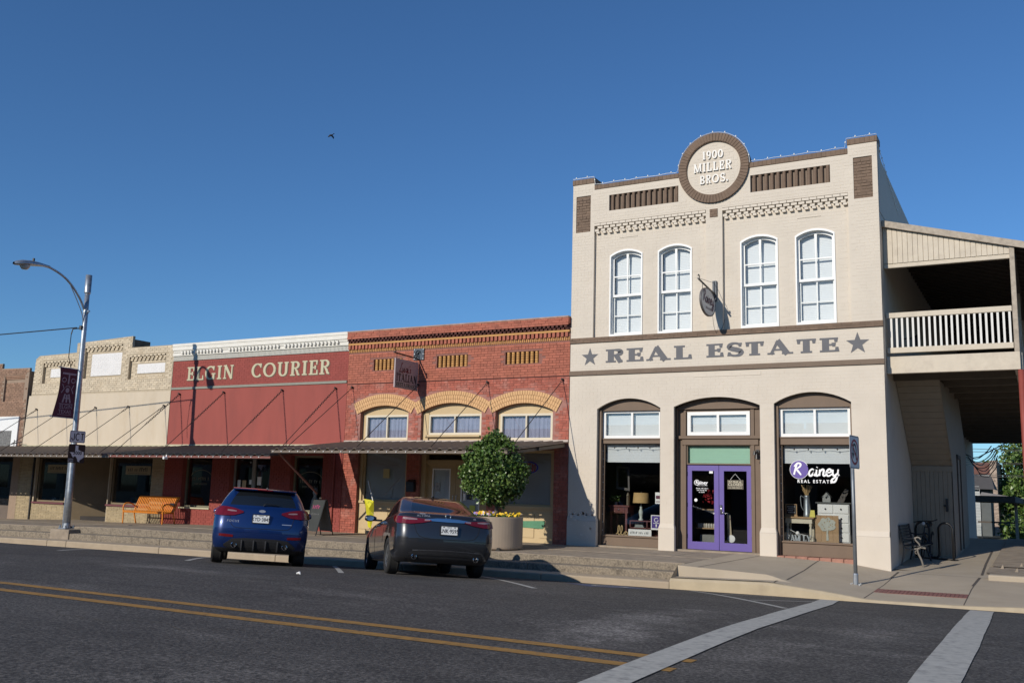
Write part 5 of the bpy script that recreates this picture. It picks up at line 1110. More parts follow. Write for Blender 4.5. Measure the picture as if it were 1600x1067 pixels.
O('script_lettering', facex(script(MB(), "Luigi's", -.36, .06, .23, .03, slope=.2, sx=1.05), -.615, 4.48, -15.6995), mat('deep red paint', (.14,.012,.02), .6, .1), ht)
O('lettering', facex(word(MB(), 'ITALIAN', -.49, .49, -.22, .0, 0, .001, T_=.26, t=.11, s=.08, sp=.08), -.615, 4.48, -15.6995), SGB, ht)
O('lettering', facex(word(MB(), 'RESTAURANT', -.49, .49, -.36, -.25, 0, .001, T_=.24, t=.12, s=.07, sp=.08), -.615, 4.48, -15.6995), mat('dark green paint', (.03,.055,.03), .6, .1), ht)
m_ = MB(); ribbon(m_, [(-.27,.03),(-.52,.03),(-.52,-.385),(.52,-.385),(.52,.03),(.42,.03)], .012, 0, .001); O('border_line', facex(m_, -.615, 4.48, -15.6995), SGB, ht)
O('bracket', MB().tube([(-15.72,-.02,5.0),(-15.72,-1.24,5.04)], .022, 8).tube([(-15.72,-.02,5.22),(-15.72,-.28,5.03)], .012, 6).tube([(-15.72,-1.2+.05*math.cos(a),5.10+.05*math.sin(a)) for a in np.linspace(-1.6,3,10)], .011, 6), BLACK, ht)
m_ = MB(); m_.box(-15.90,-15.54,-.05,-.025,4.98,5.31); bp_ = O('wall_plate', m_, mat('blue grey plate', (.05,.065,.085), .5, .15, 6), ht)
for dx in (-.15,.15):
    for z in (5.01,5.15,5.28): O('screw', MB().lathe([(0,-.008),(.012,-.006),(.012,0)], (-15.72+dx,-.05,z), 8, axis='y'), STEEL, bp_)
m_ = MB(); m_.tube([(-15.72+.07*math.cos(a)*(1+.12*a),-.065,5.17+.07*math.sin(a)*(1+.1*a)) for a in np.linspace(0,5,16)], .009, 5); m_.tube([(-15.80,-.065,5.05),(-15.66,-.065,5.24)], .009, 5); O('scroll', m_, BLACK, bp_)
for y in (-1.1,-.12): O('hook', MB().tube([(-15.72,y,4.88),(-15.72,y,5.02)], .008, 5), BLACK, ht)
# oval hanging sign
hv = T('oval_hanging_sign', 'pale oval hanging sign on a black bracket between the upper windows of the cream building', 'hanging sign', (-6.95,-.6,5.95))
el = [(.55*math.cos(a),.33*math.sin(a)) for a in np.linspace(0,2*PI,41)[:-1]]
O('board', facex(MB().plate(el, [], 0, .04, back=True), -.62, 5.92, -6.93), mat('pale oval board', (.64,.61,.58), .6, .04, 4), hv)
O('rim', facex(MB().plate([(x*1.02,z*1.03) for x, z in el], [[(x*.96,z*.94) for x, z in el]], -.004, .044), -.62, 5.92, -6.93), mat('dark rim', (.12,.11,.11), .6, .1), hv)
O('lettering', facex(script(textat(MB(), 'REAL ESTATE', .02, -.16, 0, .075, ext=.0006), 'Rainey', -.40, -.03, .27, .04, sx=1.05), -.62, 5.92, -6.925), mat('maroon violet paint', (.09,.035,.075), .6, .1), hv)
O('bracket', MB().tube([(-6.95,.0,6.22),(-6.95,-1.34,6.36)], .022, 8).tube([(-6.95,-.06,6.55),(-6.95,-.06,6.1)], .016, 6).tube([(-6.95,-1.28+.05*math.cos(a),6.41+.05*math.sin(a)) for a in np.linspace(-1.6,3,10)], .011, 6).tube([(-6.95,-.08,6.50),(-6.95,-1.22,6.38)], .005, 4).tube([(-6.95,-.06+.04*math.cos(a)-.05,6.2+.07*math.sin(a)) for a in np.linspace(0,6,14)], .012, 6), BLACK, hv)
O('wall_mount', MB().box(-7.0,-6.9,-.07,.0,6.05,6.56), mat('blue grey plate', (1,1,1)), hv); O('hook', MB().tube([(-6.95,-1.0,6.15),(-6.95,-1.0,6.33)], .007, 5).tube([(-6.95,-.25,6.15),(-6.95,-.25,6.25)], .007, 5), BLACK, hv)
O('loose_cable', MB().tube(cat([(-6.95,-.25,5.75),(-6.93,-.18,5.4),(-6.9,-.02,5.25),(-6.78,-.02,5.38),(-6.70,-.02,5.6)],6), .005, 4), BLACK, hv)

# ------------------------------------------------------------------ planter with clipped tree
pc = (-11.42,-2.82); pt = T('planter', 'large round beige concrete planter on the raised pavement behind the black sedan', 'planter', (*pc,-.03))
O('pot', MB().lathe([(.0,-.03),(.60,-.03),(.665,-.0),(.672,.04),(.675,.70),(.665,.715),(.60,.715),(.585,.70),(.58,.60),(0,.60)], (*pc,0), 56), mat('beige planter concrete', (.37,.29,.215), .8, .06, 3, .15, 90, dark=(.28,.225,.17), dscale=1.5), pt, smooth=False)
O('soil', MB().lathe([(0,.67),(.3,.665),(.585,.655)], (*pc,0), 20), mat('potting soil', (.05,.035,.025), .95, .3, 12), pt)
for a in (-.9,-1.5,-2.2): O('drain_notch', MB().box(pc[0]+.672*math.cos(a)-.05, pc[0]+.672*math.cos(a)+.05, pc[1]+.672*math.sin(a)-.012, pc[1]+.672*math.sin(a)+.02, -.04, .03), BLACK, pt)
tr = T('clipped_tree', 'small dense egg shaped evergreen growing in the round planter, pointed top', 'tree', (*pc,.6))
O('trunk', MB().tube([(pc[0]+.05,pc[1],.6),(pc[0]+.06,pc[1],1.0),(pc[0]+.03,pc[1],1.5),(pc[0],pc[1],2.3)], [.06,.05,.04,.015], 8).tube([(pc[0]+.04,pc[1],1.1),(pc[0]+.3,pc[1]+.1,1.5)], [.025,.01], 5).tube([(pc[0]+.04,pc[1],1.1),(pc[0]-.3,pc[1]-.1,1.55)], [.025,.01], 5), mat('grey bark', (.12,.10,.08), .9, .3, 14), tr, smooth=True)
def leaves(mb, pts, size, R, up=.35, asp=.45, mi=None):
    for p in pts:
        d = Vector((R.gauss(0,1), R.gauss(0,1), R.gauss(up,1))).normalized(); n_ = d.orthogonal().normalized(); n_ = Quaternion(d, R.uniform(0,2*PI)) @ n_; s = size*R.uniform(.65,1.25); b = d.cross(n_)*s*asp
        p = Vector(p); m0 = p+d*s*.5+n_*s*.1
        mb.add([p, m0+b, p+d*s, m0-b], [(0,1,2),(0,2,3)], R.randrange(mi) if mi else 0)
    return mb
LEAF = [mat('leaf dark', (.050,.098,.020), .38, .35, 2, spec=.45), mat('leaf mid', (.080,.145,.028), .36, .3, 2, spec=.45), mat('leaf light', (.13,.19,.045), .38, .3, 2, spec=.45)]
R_ = random.Random(4); pts = []
while len(pts) < 13000:
    v = Vector((R_.gauss(0,1), R_.gauss(0,1), R_.gauss(0,1))).normalized()
    az_ = math.atan2(v.y, v.x); lump = 1+.07*math.sin(az_*5+v.z*4)+.06*math.sin(az_*3-v.z*7+1)+.05*math.sin(v.z*11+az_*2)
    r_ = (R_.random()**.22)*lump; zz = v.z*r_
    wr = .755*(1-.16*max(zz,0)**1.0)
    z = 1.72+(zz*.72 if zz < 0 else zz*.88+.10*max(0,zz-.75)*(1 if (v.x**2+v.y**2) < .3 else 0))
    pts.append((pc[0]-.05+v.x*r_*wr, pc[1]+v.y*r_*wr, z))
for i in range(700):
    v = Vector((R_.gauss(0,1), R_.gauss(0,1), R_.gauss(0,1))).normalized(); k_ = R_.uniform(.98,1.12); pts.append((pc[0]-.05+v.x*.75*k_*(1-.16*max(v.z,0)), pc[1]+v.y*.8*k_*(1-.16*max(v.z,0)), 1.72+v.z*k_*(.72 if v.z < 0 else .88)))
for i in range(60):
    t_ = R_.random(); pts.append((pc[0]-.02+R_.gauss(0,.10*(1.2-t_)), pc[1]+R_.gauss(0,.10*(1.2-t_)), 2.52+.22*t_))
O('crown', leaves(MB(), pts, .075, R_, mi=3), LEAF, tr)
m_ = MB(); fm = MB(); FLM = [mat('yellow petals', (.75,.48,.02), .6, .1, 5), mat('white petals', (.75,.72,.75), .6, .1, 5), mat('violet petals', (.25,.2,.5), .6, .1, 5), mat('pink petals', (.5,.2,.2), .6, .1, 5)]
lp_ = []
for i in range(900): a = R_.uniform(0,2*PI); q = .57*R_.random()**.5; lp_.append((pc[0]+q*math.cos(a), pc[1]+q*math.sin(a), .66+R_.random()*.09))
fl = T('flower_bed', 'yellow, violet and white pansies filling the rim of the round planter', 'flowers', (*pc,.66)); O('foliage', leaves(MB(), lp_, .05, R_, mi=3), LEAF, fl, kind='stuff')
for i in range(105):
    a = R_.uniform(0,2*PI); q = .60*R_.random()**.4; c_ = Vector((pc[0]+q*math.cos(a), pc[1]+q*math.sin(a), .74+R_.random()*.07)); mi = 0 if math.sin(a*2.3+1) > .1 else R_.choice((0,1,2,2,3)); d = Vector((R_.gauss(0,.6),-1+R_.gauss(0,.5),.7)).normalized(); s1 = d.orthogonal().normalized(); s2 = d.cross(s1)
    for k_ in range(5): t0 = 2*PI*k_/5; e = s1*math.cos(t0)+s2*math.sin(t0); f = d.cross(e); fm.add([c_, c_+e*.022+f*.016+d*.004, c_+e*.036, c_+e*.022-f*.016+d*.004], [(0,1,2,3)], mi)
O('petals', fm, FLM, fl, kind='stuff')

# ------------------------------------------------------------------ cars
TYRE = mat('tyre rubber', (.018,.018,.018), .8, .2, 12); RIM = mat('alloy rim', (.32,.33,.34), .35, .1, 8, metal=.8); TRIM = mat('black plastic trim', (.018,.018,.02), .55, .15, 10)
CGLASS = mat('tinted car glass', (.010,.012,.014), .04, .05, 2, spec=.9); WELL = mat('wheel well', (.008,.008,.008), .9, .1); CHROME = mat('chrome', (.7,.7,.72), .12, .03, 5, metal=1)
REDL = mat('red lamp lens', (.13,.004,.008), .10, .2, 9, spec=.7); CLEARL = mat('clear lamp lens', (.26,.17,.18), .15, .1, 9, spec=.9); PLATE = mat('licence plate white', (.70,.71,.70), .5, .04, 5); PLTX = mat('plate ink', (.02,.02,.03), .6, .1)
BADGE = mat('badge silver', (.6,.6,.62), .25, .05, metal=.6)
def ringpts(r, nR=9, nC=7, nS=40):
    zr, zm, zf, w_, yr, yf, rr, rf, br, bf = r; H = []
    for i in range(nR): x = (w_-rr)*i/nR; H.append((x, yr))
    for i in range(nC): a = PI/2*i/nC; H.append((w_-rr+rr*math.sin(a), yr+rr*(1-math.cos(a))))
    for i in range(nS): H.append((w_, lerp(yr+rr, yf-rf, i/nS)))
    for i in range(nC): a = PI/2*i/nC; H.append((w_-rf+rf*math.cos(a), yf-rf+rf*math.sin(a)))
    for i in range(nR+1): x = (w_-rf)*(1-i/nR); H.append((x, yf))
    out = []
    for x, y in H:
        t = (y-yr)/(yf-yr); u = (x/w_)**2 if w_ else 0
        yy = y+br*u*(1-t)**3-bf*u*t**3
        xx = x*(1-.05*max(0,(t-.62)/.38)**2-.03*max(0,(.25-t)/.25)**2)
        z = zr*(1-t)*(1-2*t)+zm*4*t*(1-t)+zf*t*(2*t-1)
        out.append(Vector((xx, yy, z)))
    return out
def car(label, rings, ground, phi, wb, tr, rt, paint, group, gl0, gl1, side_t, sub=5):
    root = T('parked_car', label, 'car', (0,0,0), group); root['_local'] = 1
    c, s = math.cos(phi), math.sin(phi)
    def W(a, b): x = ground[0]+a*c-b*s; y = ground[1]+a*s+b*c; return Vector((x, y, road_z(x, y)))
    o_ = (W(-tr/2,0)+W(tr/2,0))/2; f = ((W(-tr/2,wb)+W(tr/2,wb))/2-o_).normalized(); r_ = ((W(tr/2,0)+W(tr/2,wb))/2-(W(-tr/2,0)+W(-tr/2,wb))/2); r_ = (r_-f*r_.dot(f)).normalized(); u_ = r_.cross(f)
    M4 = Matrix(((r_.x,f.x,u_.x,o_.x),(r_.y,f.y,u_.y,o_.y),(r_.z,f.z,u_.z,o_.z),(0,0,0,1))); root.location = M4.to_translation(); root.rotation_mode = 'QUATERNION'; root.rotation_quaternion = M4.to_quaternion()
    K = [ringpts(r) for r in rings]; nP = len(K[0]); rows = []; rid = []
    for i in range(len(K)-1):
        for q in range(sub):
            t = q/sub; row = []
            for j in range(nP):
                p0 = K[max(i-1,0)][j]; p1 = K[i][j]; p2 = K[i+1][j]; p3 = K[min(i+2,len(K)-1)][j]
                row.append(.5*((2*p1)+(p2-p0)*t+(2*p0-5*p1+4*p2-p3)*t*t+(3*p1-p0-3*p2+p3)*t**3))
            rows.append(row); rid.append(i+t)
    rows.append(K[-1]); rid.append(len(K)-1)
    full = [r+[Vector((-p.x,p.y,p.z)) for p in r[-2:0:-1]] for r in rows]; N = len(full[0])
    mb = MB(); mb.add([p for r in full for p in r], [(i*N+j, i*N+(j+1)%N, (i+1)*N+(j+1)%N, (i+1)*N+j) for i in range(len(full)-1) for j in range(N)])
    # materials : 0 paint 1 rear glass 2 windscreen 3,4 side glass 6 trim
    nR, nC, nS = 9, 7, 40; k = 0
    for i in range(len(full)-1):
        for j in range(N):
            jj = j if j < nP-1 else N-1-j; v = rid[i]; m = 0
            if gl0 <= v < gl1:
                if jj < nR-0: m = 1
                elif jj >= nR+nC+nS+nC: m = 2
                elif nR+nC <= jj < nR+nC+nS:
                    t = (jj-nR-nC)/nS; lo, hi = side_t; fr = (v-gl0)/(gl1-gl0)
                    if lo+.04*fr < t < hi-.02*fr: m = 6 if abs(t-.50) < .02 else (3 if j == jj else 4)
            if v < 1.0: m = 6
            mb.m[k] = m; k += 1
    b0 = len(mb.v)
    mb.f += [tuple(range(N))[::-1], tuple((len(full)-1)*N+j for j in range(N))]; mb.m += [6, 0]
    mats = [paint, CGLASS, CGLASS, CGLASS, CGLASS, WELL, TRIM]
    me = mb.mesh('body', mats, True); tmp = bpy.data.objects.new('tmp', me); COL.objects.link(tmp); fix(tmp)
    cut = MB()
    for y in (0, wb):
        for sx in (-1, 1): cut.lathe([(rt*1.10,.0),(rt*1.10,.6)] if sx > 0 else [(rt*1.10,-.6),(rt*1.10,.0)], (sx*(tr/2-.17), y, rt), 40, axis='x', cap=True)
    cm = cut.mesh('cut', [WELL]); co = bpy.data.objects.new('cut', cm); COL.objects.link(co); fix(co)
    for p in cm.polygons: p.material_index = 0
    cm.materials.clear(); [cm.materials.append(m) for m in mats]
    for p in cm.polygons: p.material_index = 5
    bo = tmp.modifiers.new('b', 'BOOLEAN'); bo.object = co; bo.operation = 'DIFFERENCE'; bo.solver = 'EXACT'
    dg = bpy.context.evaluated_depsgraph_get(); em_ = bpy.data.meshes.new_from_object(tmp.evaluated_get(dg))
    bvh = BVHTree.FromPolygons([v.co for v in em_.vertices], [tuple(p.vertices) for p in em_.polygons])
    def sub_mesh(name, idx, mm, keepidx=False):
        remap = {}; vs = []; fs = []; mi = []
        for p in em_.polygons:
            if p.material_index in idx:
                f_ = []
                for v in p.vertices:
                    if v not in remap: remap[v] = len(vs); vs.append(em_.vertices[v].co[:])
                    f_.append(remap[v])
                fs.append(f_); mi.append(idx.index(p.material_index))
        m_ = bpy.data.meshes.new(name); m_.from_pydata(vs, [], fs); [m_.materials.append(x) for x in mm]; m_.polygons.foreach_set('material_index', mi); m_.polygons.foreach_set('use_smooth', [True]*len(fs)); m_.update()
        try: m_.set_sharp_from_angle(angle=math.radians(38))
        except Exception: pass
        return link(name, m_, root)
    sub_mesh('body', [0,5,6], [paint, WELL, TRIM]); sub_mesh('rear_window', [1], [CGLASS]); sub_mesh('windscreen', [2], [CGLASS]); sub_mesh('side_window', [3], [CGLASS]); sub_mesh('side_window', [4], [CGLASS])
    for o in (tmp, co): bpy.data.objects.remove(o)
    # wheels
    tw = .215; prof = [(rt*.64,-tw*.42),(rt*.70,-tw*.5),(rt*.93,-tw*.5),(rt*.985,-tw*.40),(rt,-tw*.3),(rt*.99,-tw*.28)] ; prof = prof+[(rt*(1 if k_ % 2 else .988), tw*(-.25+.5*k_/6)) for k_ in range(7)]+[(rt,tw*.3),(rt*.985,tw*.40),(rt*.93,tw*.5),(rt*.70,tw*.5),(rt*.64,tw*.42)]
    tyre_me = MB().lathe(prof, (0,0,0), 40, axis='x').mesh('tyre', TYRE, True)
    rm = MB(); rm.lathe([(rt*.66,-tw*.40),(rt*.60,-tw*.3),(rt*.60,tw*.36),(rt*.68,tw*.44),(rt*.69,tw*.40)], (0,0,0), 36, axis='x'); rm.lathe([(0,tw*.36),(rt*.14,tw*.34),(rt*.16,tw*.2)], (0,0,0), 16, axis='x')
    for i in range(10):
        a = 2*PI*i/10+(.12 if i % 2 else -.12); q = []
        for rr_, ww, xx in ((rt*.12,.022,tw*.30),(rt*.62,.03,tw*.38)):
            for sgn in (-1,1): q.append((xx, rr_*math.cos(a)-sgn*ww*math.sin(a), rr_*math.sin(a)+sgn*ww*math.cos(a)))
        rm.add(q+[(x-.03,y,z) for x,y,z in q], [(0,1,3,2),(0,2,6,4),(1,5,7,3),(4,6,7,5)])
    rim_me = rm.mesh('rim', RIM, False); dk = MB().lathe([(rt*.58,0),(0,0)], (0,0,0), 24, axis='x').mesh('brake', WELL)
    for sx in (-1, 1):
        for y in (0, wb):
            wo = link('wheel', tyre_me, root); wo.location = (sx*(tr/2), y, rt); wo.rotation_euler = (0,0,0 if sx > 0 else PI)
            link('rim', rim_me, wo); link('brake_disc', dk, wo)
    def ray(o, d): 
        h = bvh.ray_cast(Vector(o), Vector(d).normalized()); return h
    def patch(name, cols, m, n=4, lift=.012, pivot=None, sign=1, dirs=None, parent=None, smooth=True, sub_c=3):
        """cols: (x or angle, zb, zt); rays from behind, or towards a pivot"""
        C2 = []
        for a, b in zip(cols, cols[1:]): C2 += [tuple(lerp(p, q, t/sub_c) for p, q in zip(a, b)) for t in range(sub_c)]
        C2.append(cols[-1]); vs = []; bs = []
        for a, zb, zt in C2:
            for j in range(n+1):
                z = lerp(zb, zt, j/n)
                if pivot is None: o = Vector((sign*a, -6, z)); d = Vector((0,1,0))
                else:
                    an = math.radians(a); dv = Vector((sign*math.sin(an), -math.cos(an), 0)); pv = Vector((sign*pivot[0], pivot[1], z)); o = pv+dv*5; d = -dv
                h = bvh.ray_cast(o, d)
                if h[0] is None: p = vs[-1] if vs else o; nn = -d
                else: p = h[0]; nn = h[1] if h[1].dot(-d) > 0 else -h[1]
                vs.append(p+nn*lift); bs.append(p-nn*.02)
        k_ = len(C2); mb = MB(); mb.add(vs, [(i*(n+1)+j,(i+1)*(n+1)+j,(i+1)*(n+1)+j+1,i*(n+1)+j+1) for i in range(k_-1) for j in range(n)])
        lp = [i*(n+1) for i in range(k_)]+[(k_-1)*(n+1)+j for j in range(1,n+1)]+[i*(n+1)+n for i in range(k_-2,-1,-1)]+[j for j in range(n-1,0,-1)]
        L_ = len(lp); mb.add([vs[i] for i in lp]+[bs[i] for i in lp], [(i,(i+1)%L_,L_+(i+1)%L_,L_+i) for i in range(L_)])
        return fix(O(name, mb, m, parent or root, smooth=False))
    def seam(name, pts, wd=.006, m=WELL, lift=.001, mode='rear'):
        P = []
        for a, z in pts:
            if mode == 'rear': h = bvh.ray_cast(Vector((a,-6,z)), Vector((0,1,0)))
            else: h = bvh.ray_cast(Vector((mode*6,a,z)), Vector((-mode,0,0)))
            if h[0] is not None: P.append(h[0]+(h[1] if h[1].length else Vector())*lift)
        return O(name, MB().tube(P, wd, 5), m, root) if len(P) > 1 else None
    def at(x, z): h = bvh.ray_cast(Vector((x,-6,z)), Vector((0,1,0))); return h[0], h[1]
    def lettering(name, body, x, z, size, m=BADGE, lift=.004, **kw):
        t = textmb(body, size, ext=.0015, **kw); mb = MB(); 
        p0, n0 = at(x, z); n0 = n0 if n0.y < 0 else -n0; up_ = (Vector((0,0,1))-n0*n0.z).normalized(); rt_ = up_.cross(n0)
        mb.merge(t, lambda p: tuple(p0+rt_*p[0]+up_*p[1]+n0*(lift+p[2]))); return O(name, mb, m, root)
    def plate(x, z, number, w_=.305, h_=.152, top='TEXAS'):
        p0, n0 = at(x, z); n0 = Vector((0,-1,.10)).normalized(); up_ = (Vector((0,0,1))-n0*n0.z).normalized(); rt_ = up_.cross(n0); c0 = p0+n0*.03
        m_ = MB(); m_.plate(rrect(w_, h_, .012), [], 0, .008, back=True); po = O('licence_plate', MB().merge(m_, lambda p: tuple(c0+rt_*p[0]+up_*p[2]-n0*p[1])), PLATE, root)
        m_ = textmb(number, .098, ext=.0004, off=.0015); q = MB().merge(m_, lambda p: tuple(c0+rt_*(p[0]*.82)+up_*(p[1]-.012)+n0*(.0015+p[2]))); q.merge(textmb(top, .03, ext=.0004), lambda p: tuple(c0+rt_*p[0]+up_*(p[1]+.055)+n0*(.0015+p[2])))
        for dx in (-.10,.10): q.merge(MB().plate([(dx-.014,.050),(dx+.014,.050),(dx+.014,.066),(dx-.014,.066)],[],-.0015,0), lambda p: tuple(c0+rt_*p[0]+up_*p[2]-n0*p[1]))
        O('plate_number', q, PLTX, po)
        O('plate_frame', MB().merge(MB().plate(rrect(w_+.02,h_+.02,.015), [rrect(w_-.008,h_-.008,.01)], -.002, .01, back=True), lambda p: tuple(c0+rt_*p[0]+up_*p[2]-n0*p[1])), TRIM, po)
    def tip(x, z, r=.045, yo=-.02):
        p0, _ = at(x, z); O('exhaust_tip', MB().lathe([(r,.12),(r*1.05,-.01),(r*.9,-.012),(r*.85,.0),(r*.8,.12),(0,.12)], (x, p0.y+yo, z), 20, axis='y', mi=0), CHROME, root, smooth=False); O('exhaust_bore', MB().lathe([(r*.82,0),(0,0)], (x, p0.y+yo+.03, z), 16, axis='y'), WELL, root)
    def mirror(sx, y, z, w0):
        m_ = MB(); secs = [(0,.03,.03),(.05,.06,.05),(.12,.085,.065),(.20,.08,.06),(.235,.04,.035)]
        vs = [(sx*(w0+a), y+.05*math.sin(t_)*1.2*(b/.085)+.02, z+c_*math.cos(t_)) for a, b, c_ in secs for t_ in np.linspace(0,2*PI,13)[:-1]]; m_.add(vs, [(i*12+j,(i+1)*12+j,(i+1)*12+(j+1)%12,i*12+(j+1)%12) for i in range(4) for j in range(12)]); mo = fix(O('wing_mirror', m_, paint, root, smooth=True))
        O('mirror_glass', MB().plate([(sx*(w0+.135)+.075*math.cos(t_), z+.048*math.sin(t_)) for t_ in np.linspace(0,2*PI,19)[:-1]], [], y-.048, y-.03), mat('mirror face', (.45,.5,.55), .1, .05, metal=.9), mo)
        O('mirror_stalk', MB().box(min(sx*(w0-.12),sx*(w0+.05)), max(sx*(w0-.12),sx*(w0+.05)), y-.01, y+.06, z-.05, z-.01), TRIM, mo)
    def handles(zs, ys):
        for sx in (-1, 1):
            for z, y in zip(zs, ys):
                h = bvh.ray_cast(Vector((sx*6,y,z)), Vector((-sx,0,0)))
                if h[0] is not None: O('door_handle', MB().tube([h[0]+Vector((-sx*.005,-.09,0)), h[0]+Vector((sx*.028,-.06,.004)), h[0]+Vector((sx*.028,.06,0)), h[0]+Vector((-sx*.005,.09,0))], .014, 6), CHROME, root)
    del root['_local']
    return root, dict(patch=patch, seam=seam, lettering=lettering, plate=plate, tip=tip, mirror=mirror, handles=handles, at=at, bvh=bvh)
def P_(root): root['_local'] = 1
BLUE = mat('metallic blue paint', (.003,.022,.115), .3, .05, 2, metal=.35, coat=1., spec=.6)
GREY = mat('charcoal car paint', (.022,.023,.027), .3, .05, 2, metal=.3, coat=1., spec=.6)
# blue hatchback
RB = [(.22,.20,.20,.76,-.60,3.22,.22,.3,.08,.2),(.30,.23,.25,.855,-.70,3.38,.2,.35,.09,.22),(.44,.40,.40,.90,-.775,3.45,.2,.4,.10,.24),(.60,.60,.54,.912,-.80,3.47,.2,.42,.11,.26),(.76,.76,.64,.912,-.79,3.43,.2,.42,.12,.28),(.90,.88,.72,.905,-.755,3.3,.2,.45,.13,.3),(1.02,.95,.80,.875,-.715,3.05,.2,.45,.14,.3),(1.08,.985,.90,.83,-.675,2.45,.18,.3,.14,.3),(1.24,1.20,1.13,.745,-.575,1.98,.16,.25,.13,.3),(1.385,1.385,1.34,.645,-.42,1.50,.16,.22,.10,.25),(1.425,1.45,1.41,.56,-.33,1.25,.16,.2,.08,.2),(1.44,1.475,1.44,.30,.1,.9,.12,.12,.02,.02)]
car1, F = car('metallic blue hatchback parked nose in at the kerb, seen from behind', RB, (-13.70,-8.14), math.radians(43.5), 2.65, 1.55, .322, BLUE, 'cars parked at the kerb', 7.05, 8.9, (.05,.93))
car1['_local'] = 1
for sg in (-1, 1):
    lm = F['patch']('tail_lamp', [(-8,.955,.985),(12,.90,1.03),(38,.885,1.055),(60,.90,1.06),(82,.95,1.05)], REDL, pivot=(.42,-.25), sign=sg, lift=.02)
    F['patch']('reversing_lamp', [(8,.968,.986),(20,.968,.998),(30,.978,.998)], CLEARL, pivot=(.42,-.25), sign=sg, lift=.024, parent=lm)
    F['patch']('reflector', [(.50,.50,.54),(.62,.50,.55),(.76,.51,.555)], REDL, sign=sg, lift=.008)
    F['tip'](sg*.47, .355, .05)
F['patch']('diffuser', [(-.66,.33,.36),(-.52,.29,.47),(-.3,.27,.49),(0,.265,.495),(.3,.27,.49),(.52,.29,.47),(.66,.33,.36)], TRIM, lift=.012)
for x in (-.33,-.11,.11,.33): F['patch']('diffuser_fin', [(x-.012,.28,.455),(x+.012,.28,.455)], mat('worn plastic edge', (.07,.07,.075), .45, .1), lift=.035, sub_c=1)
F['plate'](-.02,.855,'KYD\u00b73845'); F['lettering']('emblem', 'o', -.02, 1.005, .02)
p0, n0 = F['at'](0,1.005); O('emblem_oval', MB().merge(MB().plate([(.062*math.cos(a),.026*math.sin(a)) for a in np.linspace(0,2*PI,25)[:-1]], [], 0, .01), lambda p: (p[0]-.01, p0.y-.012+p[1], 1.005+p[2])), BADGE, car1)
F['lettering']('model_badge', 'FOCUS', -.53, .795, .062, spacing=1.25); F['patch']('trim_badge', [(.38,.768,.782),(.56,.768,.782)], BADGE, n=1, lift=.004, sub_c=1); 
F['seam']('tailgate_seam', [(-.62,1.03),(-.60,.9),(-.56,.74),(-.5,.685)]+[(x,.675) for x in np.linspace(-.4,.4,9)]+[(.5,.685),(.56,.74),(.60,.9),(.62,1.03)], .005); F['seam']('bumper_crease', [(x,.60) for x in np.linspace(-.8,.8,17)], .004, BLUE)
sp = MB(); sp.add([(x*.60, y+.06*abs(x)**2, z) for y, z in ((-.30,1.452),(-.52,1.425),(-.515,1.405),(-.34,1.40)) for x in np.linspace(-1,1,9)], [(i*9+j,i*9+j+1,((i+1)%4)*9+j+1,((i+1)%4)*9+j) for i in range(4) for j in range(8)]); O('roof_spoiler', sp, BLUE, car1, smooth=False); O('brake_lamp', MB().box(-.14,.14,-.528,-.51,1.408,1.424), REDL, car1)
p0, _ = F['at'](0,1.12); p1, _ = F['at'](.30,1.135); O('wiper', MB().tube([p0+Vector((0,-.02,-.01)), p0+Vector((.03,-.035,.03)), p1+Vector((0,-.03,.0))], .010, 6), BLACK, car1); p0, _ = F['at'](-.03,1.2); O('aerial', MB().tube([(.04,-.18,1.455),(.05,-.40,1.72)], [.008,.004], 5).lathe([(.03,0),(.02,.03)], (.04,-.18,1.455), 8), BLACK, car1)
F['mirror'](1, 1.72, 1.02, .80); F['mirror'](-1, 1.72, 1.02, .79); F['handles']((.90,.90), (.35,1.25))
for sg in (-1,1): F['seam']('door_seam', [(.62,z) for z in np.linspace(.35,.95,8)], .004, WELL, mode=sg); F['seam']('door_seam', [(1.72,z) for z in np.linspace(.35,.95,8)], .004, WELL, mode=sg)
del car1['_local']
# charcoal sedan
RA = [(.24,.20,.20,.78,-.86,3.55,.22,.3,.08,.2),(.32,.23,.25,.86,-.98,3.70,.2,.35,.10,.22),(.46,.42,.42,.905,-1.055,3.77,.2,.4,.11,.24),(.62,.62,.55,.915,-1.08,3.79,.2,.42,.12,.26),(.78,.78,.64,.912,-1.065,3.74,.2,.42,.12,.28),(.93,.90,.72,.90,-1.03,3.6,.18,.45,.13,.3),(1.05,.96,.80,.875,-.995,3.4,.18,.45,.13,.3),(1.10,.985,.87,.84,-.90,3.1,.18,.4,.13,.3),(1.115,1.0,.93,.80,-.66,2.5,.2,.35,.13,.3),(1.125,1.02,.985,.775,-.44,2.15,.2,.3,.13,.3),(1.27,1.24,1.19,.69,-.04,1.75,.18,.25,.12,.3),(1.39,1.405,1.36,.605,.34,1.32,.18,.22,.10,.25),(1.43,1.455,1.425,.52,.52,1.1,.18,.2,.08,.2),(1.452,1.475,1.45,.28,.70,.92,.12,.12,.02,.02)]
car2, F = car('dark charcoal sedan parked at an angle to the kerb, left side showing', RA, (-10.13,-7.27), math.radians(45), 2.776, 1.585, .33, GREY, 'cars parked at the kerb', 9.08, 10.9, (.10,.95))
car2['_local'] = 1
